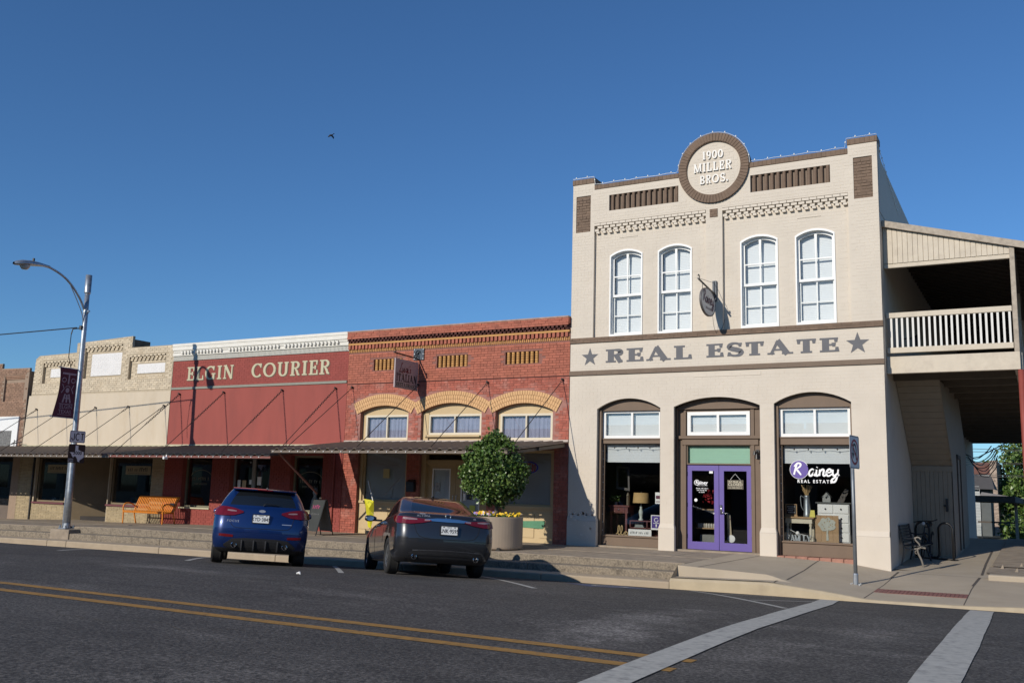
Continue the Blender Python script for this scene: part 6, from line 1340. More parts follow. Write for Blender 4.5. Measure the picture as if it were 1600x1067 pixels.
for sg in (-1, 1):
    lm = F['patch']('tail_lamp', [(-12,.958,.978),(4,.92,.995),(26,.892,1.01),(48,.897,1.022),(66,.93,1.03),(84,.985,1.02)], REDL, pivot=(.42,-.45), sign=sg, lift=.02)
    F['patch']('reversing_lamp', [(14,.968,.988),(28,.962,1.0),(40,.978,1.004)], CLEARL, pivot=(.42,-.45), sign=sg, lift=.025, parent=lm); F['patch']('reversing_lamp', [(-10,.962,.98),(0,.955,.985)], CLEARL, pivot=(.42,-.45), sign=sg, lift=.025, parent=lm)
    F['tip'](sg*.56, .335, .046)
F['patch']('chrome_strip', [(-.40,.965,.99),(-.2,.958,1.012),(0,.955,1.018),(.2,.958,1.012),(.40,.965,.99)], CHROME, lift=.02)
F['patch']('lower_insert', [(-.66,.36,.40),(-.5,.37,.455),(0,.375,.475),(.5,.37,.455),(.66,.36,.40)], TRIM, lift=.008); F['seam']('insert_edge', [(x,.46-.05*x*x) for x in np.linspace(-.6,.6,13)], .009, mat('worn plastic edge', (1,1,1))); F['seam']('insert_edge', [(x,.415-.05*x*x) for x in np.linspace(-.55,.55,13)], .007, mat('worn plastic edge', (1,1,1)))
F['patch']('rear_valance', [(-.7,.25,.32),(0,.26,.34),(.7,.25,.32)], TRIM, lift=.006)
F['plate'](.02,.81,'LNK\u00b79595'); F['lettering']('model_badge', 'ALTIMA', -.44, 1.045, .06, spacing=1.2); F['lettering']('trim_badge', 'SR', .50, 1.04, .05)
p0, n0 = F['at'](0,1.055); m_ = MB(); m_.tube([(.046*math.cos(a), p0.y-.016, 1.055+.042*math.sin(a)) for a in np.linspace(0,2*PI,25)[:-1]], .007, 6, closed=True); O('emblem_ring', m_, CHROME, car2, smooth=True)
F['patch']('dealer_badge', [(-.50,1.078,1.09),(-.40,1.078,1.09)], BADGE, n=1, lift=.006, sub_c=1)
F['seam']('boot_seam', [(-.60,.90),(-.56,.76),(-.50,.69),(-.40,.665)]+[(x,.655) for x in np.linspace(-.3,.3,7)]+[(.40,.665),(.50,.69),(.56,.76),(.60,.90)], .006); F['seam']('bumper_crease', [(x,.645+.0*x) for x in np.linspace(-.84,-.5,6)], .004, WELL); F['seam']('bumper_crease', [(x,.645) for x in np.linspace(.5,.84,6)], .004, WELL)
F['mirror'](-1, 1.86, 1.03, .88); F['mirror'](1, 1.86, 1.03, .88); F['handles']((.90,.88), (.42,1.36))
for sg in (-1,1):
    F['seam']('door_seam', [(.62,.34),(.60,.6),(.52,.8),(.55,.97)], .004, WELL, mode=sg); F['seam']('door_seam', [(1.62,z) for z in np.linspace(.30,.97,8)], .004, WELL, mode=sg); F['seam']('sill_line', [(y,.33) for y in np.linspace(.45,2.3,10)], .006, WELL, mode=sg)
O('shark_fin', MB().add([(-.03,.55,1.455),(.03,.55,1.455),(.0,.72,1.465),(0,.53,1.50)], [(0,1,3),(1,2,3),(2,0,3)]), BLACK, car2)
del car2['_local']

# ------------------------------------------------------------------ benches, boards and other street things
OR = mat('orange powder coat', (.72,.235,.022), .45, .05, 6); t = T('park_bench', 'bright orange slatted metal bench on the raised pavement before the shop fronts', 'bench', (-25.1,-1.1,-.03))
bx0, bx1 = -26.64, -24.78; zb = -.065
for i in range(23):
    x = lerp(bx0+.06, bx1-.06, i/22); q = cat([(x,-0.92,zb+.36),(x,-0.94,zb+.42),(x,-0.86,zb+.44),(x,-0.60,zb+.41),(x,-0.48,zb+.43),(x,-0.40,zb+.58),(x,-0.30,zb+.84),(x,-0.24,zb+.88)], 3); m_ = MB()
    vs = []
    for (a, b, c) in q: vs += [(a-.020,b,c),(a+.020,b,c)]
    k = len(q); m_.add(vs, [(2*j,2*j+1,2*j+3,2*j+2) for j in range(k-1)]); m_.add([(p[0],p[1]+.004,p[2]-.006) for p in vs], [(2*j,2*j+2,2*j+3,2*j+1) for j in range(k-1)]); O('slat', m_, OR, t)
for x in (bx0,bx1):
    O('side_frame', MB().tube(cat([(x,-0.90,zb),(x,-0.90,zb+.30),(x,-0.92,zb+.56),(x,-0.80,zb+.66),(x,-0.60,zb+.64),(x,-0.43,zb+.55)],4), .022, 8).tube(cat([(x,-0.38,zb),(x,-0.46,zb+.3),(x,-0.47,zb+.42),(x,-0.40,zb+.6),(x,-0.28,zb+.87)],4), .022, 8).tube([(x,-0.90,zb+.38),(x,-0.47,zb+.38)], .02, 6), OR, t, smooth=True)
O('seat_rail', MB().tube([(bx0,-0.91,zb+.385),(bx1,-0.91,zb+.385)], .022, 8).tube([(bx0,-0.47,zb+.40),(bx1,-0.47,zb+.40)], .022, 8), OR, t); O('top_rail', MB().tube([(bx0,-0.26,zb+.88),(bx1,-0.26,zb+.88)], .024, 8), OR, t)
O('bench_plaque', MB().box(bx1-.28,bx1-.08,-0.40,-0.38,zb+.60,zb+.70), BLACK, t)
BI = mat('black iron', (.02,.021,.025), .5, .15, 10); t = T('iron_bench', 'black slatted bench with a cast scroll arm, in the shade beside the cream side wall', 'bench', (-2.85,2.4,-.15))
fz = lambda y: -.19+.035*y
CASTI = mat('cast iron pale', (.16,.145,.125), .5, .15, 10)
for y, mm in ((1.35,CASTI),(2.95,BI)):
    z = fz(y); q = MB(); q.tube(cat([(-2.58,y,z),(-2.62,y,z+.16),(-2.68,y,z+.30),(-2.69,y,z+.40),(-2.62,y,z+.44),(-2.52,y,z+.425)],5), .024, 7); q.tube(cat([(-2.66,y,z+.40),(-2.65,y,z+.50),(-2.73,y,z+.60),(-2.72,y,z+.655),(-2.66,y,z+.66),(-2.62,y,z+.62)],5), .02, 7); q.tube(cat([(-3.05,y,z),(-3.0,y,z+.22),(-2.98,y,z+.42),(-3.02,y,z+.62),(-3.06,y,z+.88)],5), .022, 7); q.tube(cat([(-2.69,y,z+.41),(-2.85,y,z+.39),(-2.98,y,z+.42)],4), .02, 7); q.tube(cat([(-2.72,y,z+.655),(-2.86,y,z+.63),(-3.02,y,z+.66)],4), .016, 6); q.tube([(-2.72+.03*math.cos(a),y,z+.33+.035*math.sin(a)) for a in np.linspace(0,5,12)], .012, 5)
    O('end_frame', q, mm, t, smooth=True)
for i in range(6): x = lerp(-2.60,-2.95,i/5); O('seat_slat', MB().box(x-.025,x+.025,1.3,3.0,fz(2)+.435,fz(2)+.455), BI, t)
for i in range(6): h_ = .50+.07*i; x = -2.985-.014*i; O('back_slat', MB().box(x-.01,x+.01,1.3,3.0,fz(2)+h_,fz(2)+h_+.05), BI, t)
# serpentine bike rack and bicycle
t = T('bike_rack', 'black serpentine tube bike rack with tall loops in the shade under the gallery', 'bike rack', (-2.5,3.5,-.08))
def loop(x, y, z, w_, h_): return [(x-w_/2,y,z),(x-w_/2,y,z+h_-w_/2)]+[(x+w_/2*math.cos(a),y,z+h_-w_/2+w_/2*math.sin(a)) for a in np.linspace(PI,0,10)]+[(x+w_/2,y,z+h_-w_/2),(x+w_/2,y,z)]
zz = fz(3.4); q = [(-2.98,3.62,zz+.06),(-2.98,3.62,zz+.74)]+[(-2.82+.16*math.cos(a),3.62,zz+.74+.16*math.sin(a)) for a in np.linspace(PI,0,9)]+[(-2.66,3.6,zz+.22)]+[(-2.57+.09*math.cos(a),3.55,zz+.15+.09*math.sin(a)) for a in np.linspace(PI,1.5*PI,5)]+[(-2.53+.09*math.cos(a),3.5,zz+.15+.09*math.sin(a)) for a in np.linspace(1.5*PI,2*PI,5)]+[(-2.44,3.45,zz+.74)]+[(-2.28+.16*math.cos(a),3.42,zz+.74+.16*math.sin(a)) for a in np.linspace(PI,0,9)]+[(-2.12,3.4,zz+.0)]
O('tube', MB().tube(q, .026, 10), BLACK, t, smooth=True); O('base_rail', MB().tube([(-3.02,3.62,zz+.03),(-2.02,3.40,zz+.03)], .02, 8), BLACK, t); O('foot_plate', MB().lathe([(.07,0),(.07,.012),(0,.014)], (-2.12,3.4,zz), 12), BLACK, t)
t = T('bicycle', 'dark bicycle leaning behind the black bike rack in the shade', 'bicycle', (-2.7,3.85,-.06)); zz = fz(3.8)
for (x, y) in ((-2.78,3.3),(-2.66,4.02)):
    w_ = O('wheel', MB().tube([(x+.03*math.sin(a), y+.31*math.cos(a), zz+.33+.31*math.sin(a)) for a in np.linspace(0,2*PI,27)[:-1]], .018, 6, closed=True), TYRE, t, smooth=True); O('spokes', MB().tube([(x,y-.3,zz+.33),(x,y+.3,zz+.33)], .003, 3).tube([(x,y,zz+.03),(x,y,zz+.63)], .003, 3).tube([(x,y-.21,zz+.12),(x,y+.21,zz+.54)], .003, 3), STEEL, w_)
O('frame', MB().tube([(-2.78,3.3,zz+.33),(-2.75,3.42,zz+.78),(-2.69,3.85,zz+.75),(-2.71,3.68,zz+.30),(-2.755,3.40,zz+.66)], .016, 6).tube([(-2.69,3.85,zz+.75),(-2.66,4.02,zz+.33),(-2.71,3.68,zz+.30)], .012, 5), BLACK, t); O('handlebar', MB().tube(cat([(-3.0,3.5,zz+.88),(-2.9,3.42,zz+.90),(-2.74,3.40,zz+.92),(-2.58,3.42,zz+.92),(-2.46,3.5,zz+.96)],4), .013, 6), BLACK, t); O('saddle', MB().tube([(-2.69,3.76,zz+.82),(-2.685,3.95,zz+.84)], [.03,.07], 8).tube([(-2.69,3.85,zz+.8),(-2.69,3.85,zz+.74)], .012, 5), BLACK, t); O('head_lamp', MB().lathe([(0,-.03),(.04,-.02),(.04,.03),(0,.04)], (-2.76,3.33,zz+.86), 10, axis='y'), mat('lamp glass', (.6,.6,.6), .1, .05), t)
# A-frame board
t = T('sidewalk_board', 'black folding chalkboard sign with pink lettering standing beside the blue car', 'sign board', (-17.65,-1.75,-.03)); ac = Vector((-17.62,-1.75,-.03)); aR = Matrix.Rotation(math.radians(-14), 4, 'Z')
def af(p): return tuple(aR @ Vector(p)+ac)
CB = mat('chalkboard', (.035,.038,.035), .7, .15, 7); WB_ = mat('board back', (.16,.145,.12), .8, .12, 6)
for sg in (-1, 1):
    lean = lambda z, sg=sg: sg*(.02+.27*(1-z/.98)); m_ = MB(); a, b = .12, .96; pts = [(-.28,lean(a),a),(.28,lean(a),a),(.28,lean(b),b),(-.28,lean(b),b)]; pts += [(x,y-.02*sg,z) for x,y,z in pts]; m_.add(pts, [(0,1,2,3),(7,6,5,4),(0,4,5,1),(1,5,6,2),(2,6,7,3),(3,7,4,0)]); O('panel', fix(O('p', MB().merge(m_, af), [CB if sg < 0 else WB_], t)).data and MB(), CB) if False else fix(O('panel', MB().merge(m_, af), CB if sg < 0 else WB_, t))
    for x in (-.28,.28): O('leg', MB().merge(MB().tube([(x,lean(0),0),(x,lean(.98),.98)], .014, 6), af), BLACK, t)
for nm_, zc_, hh_, ww_, mm_ in (('pink',.78,.12,.40,mat('pink chalk', (.35,.05,.14), .8, .2)),('grey',.58,.05,.36,mat('grey chalk', (.15,.15,.15), .8, .2))):
    q_ = scrawl(MB(), 0, 0, ww_, hh_, 0, 60+len(nm_)+int(zc_*10)); m_ = MB().merge(q_, lambda p: af((p[0], -(.02+.27*(1-(zc_+p[2]*.96)/.98))-.004+p[1], zc_+p[2]*.96))); O('chalk_lettering', m_, mm_, t)
O('finial', MB().lathe([(.03,0),(.035,.03),(0,.06)], af((0,0,.99)), 8), STEEL, t)
# yellow flag on a stick
t = T('yellow_pennant', 'bright yellow folded pennant hanging from a thin white pole beside the left restaurant window', 'pennant', (-16.5,-.8,.2)); YEL = mat('yellow vinyl', (.62,.58,.02), .5, .05, 6)
m_ = MB(); q = [(-16.84,-.62,1.0),(-16.50,-.95,.94),(-16.48,-.92,.55),(-16.62,-.72,.20),(-16.73,-.58,.24)]; m_.add([(-16.84,-.80,.99),(-16.50,-.80,.95),(-16.48,-.80,.56),(-16.56,-.93,.74)], [(0,3,1),(1,3,2)]); m_.add([(-16.84,-.80,.99),(-16.56,-.93,.74),(-16.48,-.80,.55),(-16.62,-.72,.18),(-16.74,-.70,.22),(-16.80,-.75,.70)], [(0,5,4,3,2,1)]); O('cloth', m_, YEL, t)
O('pole', MB().tube([(-16.80,-.72,1.50),(-16.52,-.82,.95)], .014, 6), WHITE, t); m_ = MB(); m_.tube([(-16.60+.06*math.cos(a),-.862,.87+.06*math.sin(a)) for a in np.linspace(0,2*PI,19)[:-1]], .004, 4, closed=True); O('printed_ring', m_, mat('green ink', (.2,.35,.05), .6, .1), t); O('stand', MB().tube([(-16.63,-.70,.22),(-16.63,-.70,-.02)], .012, 6).lathe([(.12,0),(.11,.03),(0,.035)], (-16.63,-.70,-.022), 14), BLACK, t)

# ------------------------------------------------------------------ goods behind the shop windows
WD = mat('oak board', (.38,.24,.12), .65, .12, 3, stretch=(1,1,6)); REDW = mat('mahogany', (.13,.035,.03), .4, .12, 5); OFFW = mat('antique white', (.62,.56,.43), .6, .06, 5); ZINC = mat('zinc', (.33,.36,.38), .4, .15, 9, metal=.7)
G_ = .325
t = T('side_table', 'small antique white side table in the right shop window holding the jug', 'table', (-5.17,.85,G_)); bevel(O('top', MB().box(-5.54,-4.83,.62,1.05,.86,.90), WD, t), .008); O('apron', MB().box(-5.49,-4.88,.66,1.01,.75,.86), OFFW, t)
for x in (-5.45,-4.92):
    for y in (.70,.97): O('leg', MB().lathe([(.03,.75-G_),(.035,.70-G_),(.022,.66-G_),(.036,.60-G_),(.03,.45-G_),(.018,.06),(.028,.04),(.022,0)], (x,y,G_), 10), OFFW, t, smooth=True)
t = T('chalk_sign', 'little black chalkboard on an easel atop the white side table', 'sign', (-5.38,.85,.9)); O('frame', MB().plate([(-5.52,.93),(-5.25,.93),(-5.25,1.19),(-5.52,1.19)], [[(-5.50,.95),(-5.27,.95),(-5.27,1.17),(-5.50,1.17)]], .80, .83, back=True), WD, t); O('slate', MB().box(-5.51,-5.26,.81,.825,.94,1.18), BLACK, t); m_ = MB()
for i in range(4): m_.box(-5.48+.02*(i % 2),-5.30-.02*(i % 3),.807,.81,1.12-.045*i,1.132-.045*i)
O('chalk_lines', m_, WHITE, t); O('easel', MB().box(-5.53,-5.24,.79,.88,.90,.93), WD, t)
t = T('milk_jug', 'tall galvanised jug holding dried wheat on the white side table', 'jug', (-5.02,.82,.9)); O('body', MB().lathe([(.09,0),(.095,.02),(.085,.06),(.07,.38),(.06,.46),(.075,.50),(.068,.50),(.05,.42)], (-5.02,.82,.90), 18), ZINC, t, smooth=True); O('handle', MB().tube(cat([(-5.08,.82,1.34),(-5.16,.82,1.38),(-5.15,.82,1.15),(-5.10,.82,1.05)],5), .01, 6), ZINC, t); m_ = MB()
for i in range(26): a = R_.uniform(0,2*PI); q = R_.uniform(.03,.13); tp = (-5.02+q*math.cos(a),.82+q*math.sin(a)*.6,1.38+R_.uniform(.14,.27)); m_.tube([(-5.02,.82,1.35),tuple(lerp(b_,c_,.6) for b_,c_ in zip((-5.02,.82,1.35),tp)),tp], [.003,.006,.010], 4)
O('wheat', m_, mat('dried wheat', (.45,.30,.14), .8, .15, 9), t)
t = T('dresser', 'white chest of drawers with round knobs in the right shop window', 'dresser', (-4.42,1.05,G_)); bevel(O('carcass', MB().box(-4.80,-4.08,.92,1.35,G_,1.22), WHITE, t), .008); bevel(O('top', MB().box(-4.84,-4.04,.88,1.38,1.22,1.255), mat('dark slate top', (.08,.085,.08), .5, .1), t), .006)
for r_, (z0, z1) in enumerate(((1.0,1.2),(.79,.98),(.57,.77),(.35,.55))):
    for a, b in ((-4.78,-4.45),(-4.43,-4.10)) if r_ == 0 else ((-4.78,-4.10),):
        dr = bevel(O('drawer', MB().box(a,b,.895,.93,z0,z1), WHITE, t), .006)
        for x in ((a+b)/2,) if r_ == 0 else (-4.62,-4.26): O('knob', MB().lathe([(0,-.03),(.02,-.022),(.01,0)], (x,.895,(z0+z1)/2), 8, axis='y'), BLACK, dr)
t = T('tree_board', 'square plank board with a pale cutout tree, leaning on the white dresser', 'wall art', (-4.55,.7,G_))
for i in range(4): a = -4.82+i*.132; O('plank', MB().box(a,a+.128,.72,.74,G_+.01,.95), WD, t)
m_ = MB(); ptsT = [(-4.575,.38),(-4.52,.38),(-4.53,.55),(-4.52,.62)]; cc = [(-4.55+(.19+.02*math.sin(7*a))*math.sin(a), .74+(.155+.018*math.sin(9*a))*math.cos(a)) for a in np.linspace(2.75,-2.75,48)]; hs = []
R5 = random.Random(3)
for i in range(26):
    a = R5.uniform(0,2*PI); q = R5.uniform(.03,.14); hx, hz = -4.55+q*math.cos(a), .75+q*math.sin(a)*.85
    if all((hx-p)**2+(hz-q_)**2 > .042**2 for p, q_, _ in hs): hs.append((hx, hz, R5.uniform(.010,.018)))
m_.plate(ptsT+cc+[(-4.565,.60),(-4.57,.55)], [[(hx+r_*math.cos(b),hz+r_*math.sin(b)) for b in np.linspace(0,2*PI,7)[:-1]] for hx, hz, r_ in hs], .705, .72); O('tree_cutout', m_, mat('grey green cutout', (.42,.43,.37), .7, .1, 8), t)
t = T('birdhouse', 'tiny grey wooden birdhouse on top of the white dresser', 'birdhouse', (-4.60,1.0,1.26)); O('box', MB().plate([(-4.69,1.256),(-4.51,1.256),(-4.51,1.38),(-4.60,1.48),(-4.69,1.38)], [[(-4.60+.022*math.cos(a),1.36+.03*math.sin(a)) for a in np.linspace(0,2*PI,9)[:-1]]], .96, 1.06), mat('grey wood', (.3,.31,.3), .8, .12, 9), t); O('hollow', MB().box(-4.66,-4.54,1.0,1.05,1.28,1.40), BLACK, t); O('roof', MB().add([(-4.72,.94,1.36),(-4.60,.94,1.50),(-4.60,1.08,1.50),(-4.72,1.08,1.36),(-4.48,.94,1.36),(-4.48,1.08,1.36)], [(0,1,2,3),(1,4,5,2)]), mat('grey wood', (1,1,1)), t)
m_ = MB(); m_.add([(-4.36,.98,1.256),(-4.22,.98,1.256),(-4.10,1.12,1.55),(-4.22,1.12,1.57),(-4.36,1.01,1.256),(-4.22,1.01,1.256),(-4.10,1.15,1.55),(-4.22,1.15,1.57)], [(0,1,2,3),(7,6,5,4),(0,4,5,1),(1,5,6,2),(2,6,7,3),(3,7,4,0)]); tag(fix(O('picture_frame', m_, mat('dark wood', (.06,.05,.045), .6, .2, 6))), 'dark plank tilted back on the right end of the white dresser', 'plank')
t = T('yellow_tag', 'yellow folded card standing between the side table and the tree board', 'card', (-4.87,.66,.9)); O('card', MB().add([(-4.93,.64,.90),(-4.80,.64,.90),(-4.82,.67,1.06),(-4.91,.67,1.06),(-4.90,.72,.9),(-4.83,.72,.9)], [(0,1,2,3),(3,2,5,4)]), mat('yellow card', (.62,.55,.08), .6, .05), t)
for i, ch in enumerate('FAMILY'):
    S_, adv = glyph(ch, T_=.26, t=.12, s=.12); m_ = MB(); x0 = -5.44+i*.094
    for k, (pts_, wd_) in enumerate(S_): ribbon(m_, [(x0+p[0]*.105, .335+p[1]*.15) for p in pts_], [q*.12 for q in (wd_ if isinstance(wd_, (list, np.ndarray)) else [wd_]*len(pts_))], .52, .03, dy=.0006*k)
    tag(O('standing_letter', m_, ZINC), 'zinc letter %s standing in the word under the side table' % ch, 'letter', 'zinc letters on the window ledge')
m_ = MB(); m_.tube(cat([(-5.42,.60,.62),(-5.2,.58,.52),(-5.0,.58,.48),(-4.95,.58,.46)],5), .006, 4); m_.lathe([(0,0),(.03,.02),(.05,.05),(.03,.1),(0,.11)], (-5.2,.6,.46), 10); tag(O('string_ornament', m_, WHITE), 'white ornament and string hanging beneath the antique side table', 'ornament')
m_ = MB(); m_.lathe([(.03,0),(.034,.02),(.026,.06),(.03,.12),(.02,.14)], (-4.86,.58,.335), 10); tag(O('candle', m_, OFFW), 'short pale candlestick right of the zinc letters', 'candle')
# window vinyl
t = T('window_decal', 'white script shop name with a purple disc on the right shop window glass', 'decal', (-4.7,.288,1.9)); VY = .2872
m_ = MB(); m_.plate([(-5.065+.205*math.cos(a), 1.985+.205*math.sin(a)) for a in np.linspace(0,2*PI,37)[:-1]], [], VY, VY+.001); O('purple_disc', m_, mat('purple vinyl', (.10,.06,.30), .5, .05), t); WV = mat('white vinyl', (.85,.85,.85), .5, .02)
m_ = MB(); m_.tube([(-5.065+.212*math.cos(a),VY,1.985+.212*math.sin(a)) for a in np.linspace(.5,5.9,30)], .006, 4); m_.plate([(-5.065+(.16+.0*a)*math.cos(a)+.02,2.02+.13*math.sin(a)+.02) for a in np.linspace(.4,2.8,12)]+[(-5.15,2.03),(-5.0,2.02)], [], VY-.0012, VY) if False else None; O('disc_edge', m_, WV, t)
O('script_lettering', script(MB(), 'R', -5.20, 1.87, .26, .045, VY-.002, sx=1.0), WV, t); O('script_lettering', script(MB(), 'ainey', -4.87, 1.85, .30, .045, VY-.002, sx=1.02), WV, t); m_ = MB(); textat(m_, 'REAL ESTATE', -4.72, 1.715, VY-.001, .10, ext=.0006, spacing=1.4, off=.002); O('lettering', m_, WV, t)
# left shop window
G_ = .275
t = T('red_table', 'dark red wooden table with one drawer in the left shop window', 'table', (-9.8,.9,G_)); O('top', MB().box(-10.03,-9.45,.65,1.15,.99,1.03), REDW, t); O('apron', MB().box(-9.98,-9.50,.68,1.10,.83,.99), REDW, t); dr = O('drawer', MB().box(-9.90,-9.58,.665,.69,.86,.97), REDW, t); O('knob', MB().lathe([(0,-.03),(.02,-.02),(.01,0)], (-9.74,.665,.915), 8, axis='y'), STEEL, dr)
for x in (-9.96,-9.54):
    for y in (.70,1.08): O('leg', MB().box(x-.025,x+.025,y-.025,y+.025,G_,.83), REDW, t)
t = T('table_lamp', 'white turned table lamp with a tan drum shade in the left shop window', 'lamp', (-9.22,.9,.66)); O('shade', MB().lathe([(.215,1.10),(.19,1.36),(.185,1.36),(.21,1.10)], (-9.22,.90,0), 28), mat('tan lampshade', (.50,.33,.14), .8, .06, 6), t, smooth=True); O('base', MB().lathe([(.06,.66),(.065,.69),(.035,.72),(.05,.80),(.06,.88),(.03,.96),(.035,1.0),(.015,1.06),(.01,1.14)], (-9.22,.9,0), 16), mat('pale turned base', (.5,.55,.5), .5, .1), t, smooth=True); O('finial', MB().lathe([(.008,1.33),(.014,1.38),(0,1.40)], (-9.22,.9,0), 8), STEEL, t)
t = T('shelf_unit', 'dark low bookcase under the tan lamp in the left shop window', 'shelf', (-9.1,.9,G_))
for z in (.28,.46,.635): O('shelf', MB().box(-9.46,-8.5,.72,1.1,z,z+.025), REDW, t)
for x in (-9.46,-9.0,-8.52): O('divider', MB().box(x,x+.025,.72,1.1,.30,.635), REDW, t)
O('back', MB().box(-9.46,-8.5,1.1,1.12,.28,.66), REDW, t)
m_ = MB(); m_.box(-9.35,-9.1,.78,1.0,.485,.51); m_.box(-9.33,-9.12,.79,1.0,.512,.535); m_.box(-9.34,-9.13,.78,.98,.537,.555); tag(O('books', m_, mat('grey book covers', (.25,.28,.27), .7, .25, 9)), 'flat stack of grey books on the bookcase shelf', 'books')
m_ = MB(); script(m_, 'ello', -9.80, .29, .21, .032, .60, .03) if False else m_.tube(cat([(-9.78,.6,.30),(-9.70,.6,.38),(-9.69,.6,.50),(-9.72,.6,.50),(-9.73,.6,.34),(-9.69,.6,.29),(-9.62,.6,.38),(-9.61,.6,.50),(-9.64,.6,.50),(-9.65,.6,.34),(-9.60,.6,.29),(-9.54,.6,.36),(-9.50,.6,.37),(-9.54,.6,.30),(-9.48,.6,.29),(-9.46,.6,.34),(-9.50,.6,.37)],5), .012, 5); tag(O('wooden_word', m_, mat('pale cut wood', (.55,.40,.20), .7, .1)), 'pale wooden cutout word resting on the left window ledge', 'word sign')
t = T('white_sign', 'long white board with grey script on the left window ledge', 'sign', (-9.15,.55,.28)); O('board', MB().box(-9.42,-8.80,.54,.56,.275,.445), WHITE, t); m_ = MB(); scrawl(m_, -9.12, .36, .50, .06, .538, 41); O('lettering', m_, mat('grey ink', (.12,.13,.14), .7, .1), t)
t = T('violet_poster', 'violet poster with white print, low at the right of the left shop window', 'poster', (-8.62,.3,.6)); O('sheet', MB().box(-8.72,-8.44,.302,.305,.46,.82), WHITE, t); O('print', MB().box(-8.70,-8.46,.299,.302,.50,.80), mat('violet print', (.06,.03,.22), .6, .1), t); m_ = MB(); ribbon(m_, arcp(-8.58,.70,.05,.05,40,360,10), .015, .299); ribbon(m_, [(-8.66,.62),(-8.50,.62)], .012, .299); ribbon(m_, [(-8.58,.6),(-8.58,.53)], .03, .299); O('mark', m_, WHITE, t)
t = T('paper_poster', 'small white paper flyer taped at eye level on the left shop window', 'flyer', (-8.53,.3,1.25)); O('sheet', MB().box(-8.61,-8.45,.302,.305,1.10,1.38), WHITE, t); m_ = MB(); m_.box(-8.59,-8.47,.299,.302,1.22,1.30); m_.box(-8.59,-8.47,.299,.302,1.14,1.16); O('print', m_, mat('maroon ink', (.12,.03,.06), .7, .1), t)
t = T('lantern', 'dark metal lantern on the red table beside the lamp', 'lantern', (-9.58,.85,1.03)); O('cage', MB().lathe([(.05,0),(.055,.02),(.05,.03),(.05,.22),(.06,.24),(.02,.32),(.0,.34)], (-9.56,.85,1.03), 6), mat('bronze', (.12,.10,.07), .4, .2, 8, metal=.6), t); O('ring', MB().tube([(-9.56+.03*math.cos(a),.85,1.39+.03*math.sin(a)) for a in np.linspace(0,2*PI,13)[:-1]], .005, 4, closed=True), BLACK, t)
t = T('pot_plant', 'small green plant on the left end of the red table', 'plant', (-9.9,.85,1.03)); O('pot', MB().lathe([(.04,0),(.055,.08),(.045,.08)], (-9.90,.85,1.03), 10), ZINC, t); O('leaves', leaves(MB(), [(-9.9+R_.gauss(0,.05),.85+R_.gauss(0,.04),1.15+R_.uniform(-.03,.1)) for i in range(70)], .05, R_, mi=3), LEAF, t)
m_ = MB(); m_.plate([(-10.0,1.45),(-9.62,1.40),(-9.64,2.02),(-10.0,2.05)], [[(-9.95,1.51),(-9.67,1.47),(-9.68,1.96),(-9.95,1.99)]], 1.1, 1.14); tag(O('empty_frame', m_, mat('grey frame', (.10,.09,.085), .6, .1)), 'dim empty picture frame hanging deep in the left shop window', 'frame')
# behind the purple doors
t = T('door_display', 'small shelf with red flowers and jars just inside the left purple door', 'display', (-7.4,.9,.1))
for z in (.52,.98): O('shelf', MB().box(-7.75,-7.1,.8,1.05,z,z+.025), WD, t)
O('upright', MB().box(-7.75,-7.72,.8,1.05,.05,1.2).box(-7.13,-7.10,.8,1.05,.05,1.2), BLACK, t); m_ = MB()
for i in range(9): m_.lathe([(.03,0),(.034,.09),(.02,.11),(.0,.115)], (-7.68+i*.065,.9,.545), 8)
O('jars', m_, mat('pale jars', (.45,.42,.36), .4, .3, 9), t, smooth=True, kind='stuff'); O('crate', MB().box(-7.62,-7.25,.8,1.1,.06,.38), mat('grey crate', (.22,.22,.2), .8, .2, 6), t); O('red_flowers', leaves(MB(), [(-7.38+R_.gauss(0,.09),.85,1.28+R_.gauss(0,.1)) for i in range(60)], .06, R_), mat('red blossom', (.35,.02,.03), .6, .2, 8), t)
t = T('closed_sign', 'small hanging board reading CLOSED inside the right purple door', 'sign', (-6.6,.36,1.6)); O('board', MB().box(-6.79,-6.40,.355,.364,1.50,1.72), mat('brown chalk sign', (.10,.085,.06), .7, .1, 8), t); m_ = MB(); scrawl(m_, -6.595, 1.68, .32, .04, .354, 51); textat(m_, 'CLOSED', -6.595, 1.61, .354, .095, ext=.0006); scrawl(m_, -6.595, 1.535, .32, .026, .354, 52); O('lettering', m_, mat('cream chalk', (.65,.60,.45), .7, .05), t); O('cord', MB().tube([(-6.72,.36,1.72),(-6.6,.36,1.87),(-6.47,.36,1.72)], .004, 4), WHITE, t)
t = T('wooden_scoop', 'pale wooden paddle leaning inside the right purple door', 'paddle', (-6.75,.6,.1)); O('blade', MB().plate([(-6.86,.34),(-6.76,.34),(-6.80,.88),(-6.88,.88)], [], .6, .62), mat('pale wood', (.45,.38,.27), .7, .1), t); O('disc', MB().lathe([(0,-.02),(.09,-.015),(.09,0)], (-6.77,.6,.32), 16, axis='y'), WHITE, t)

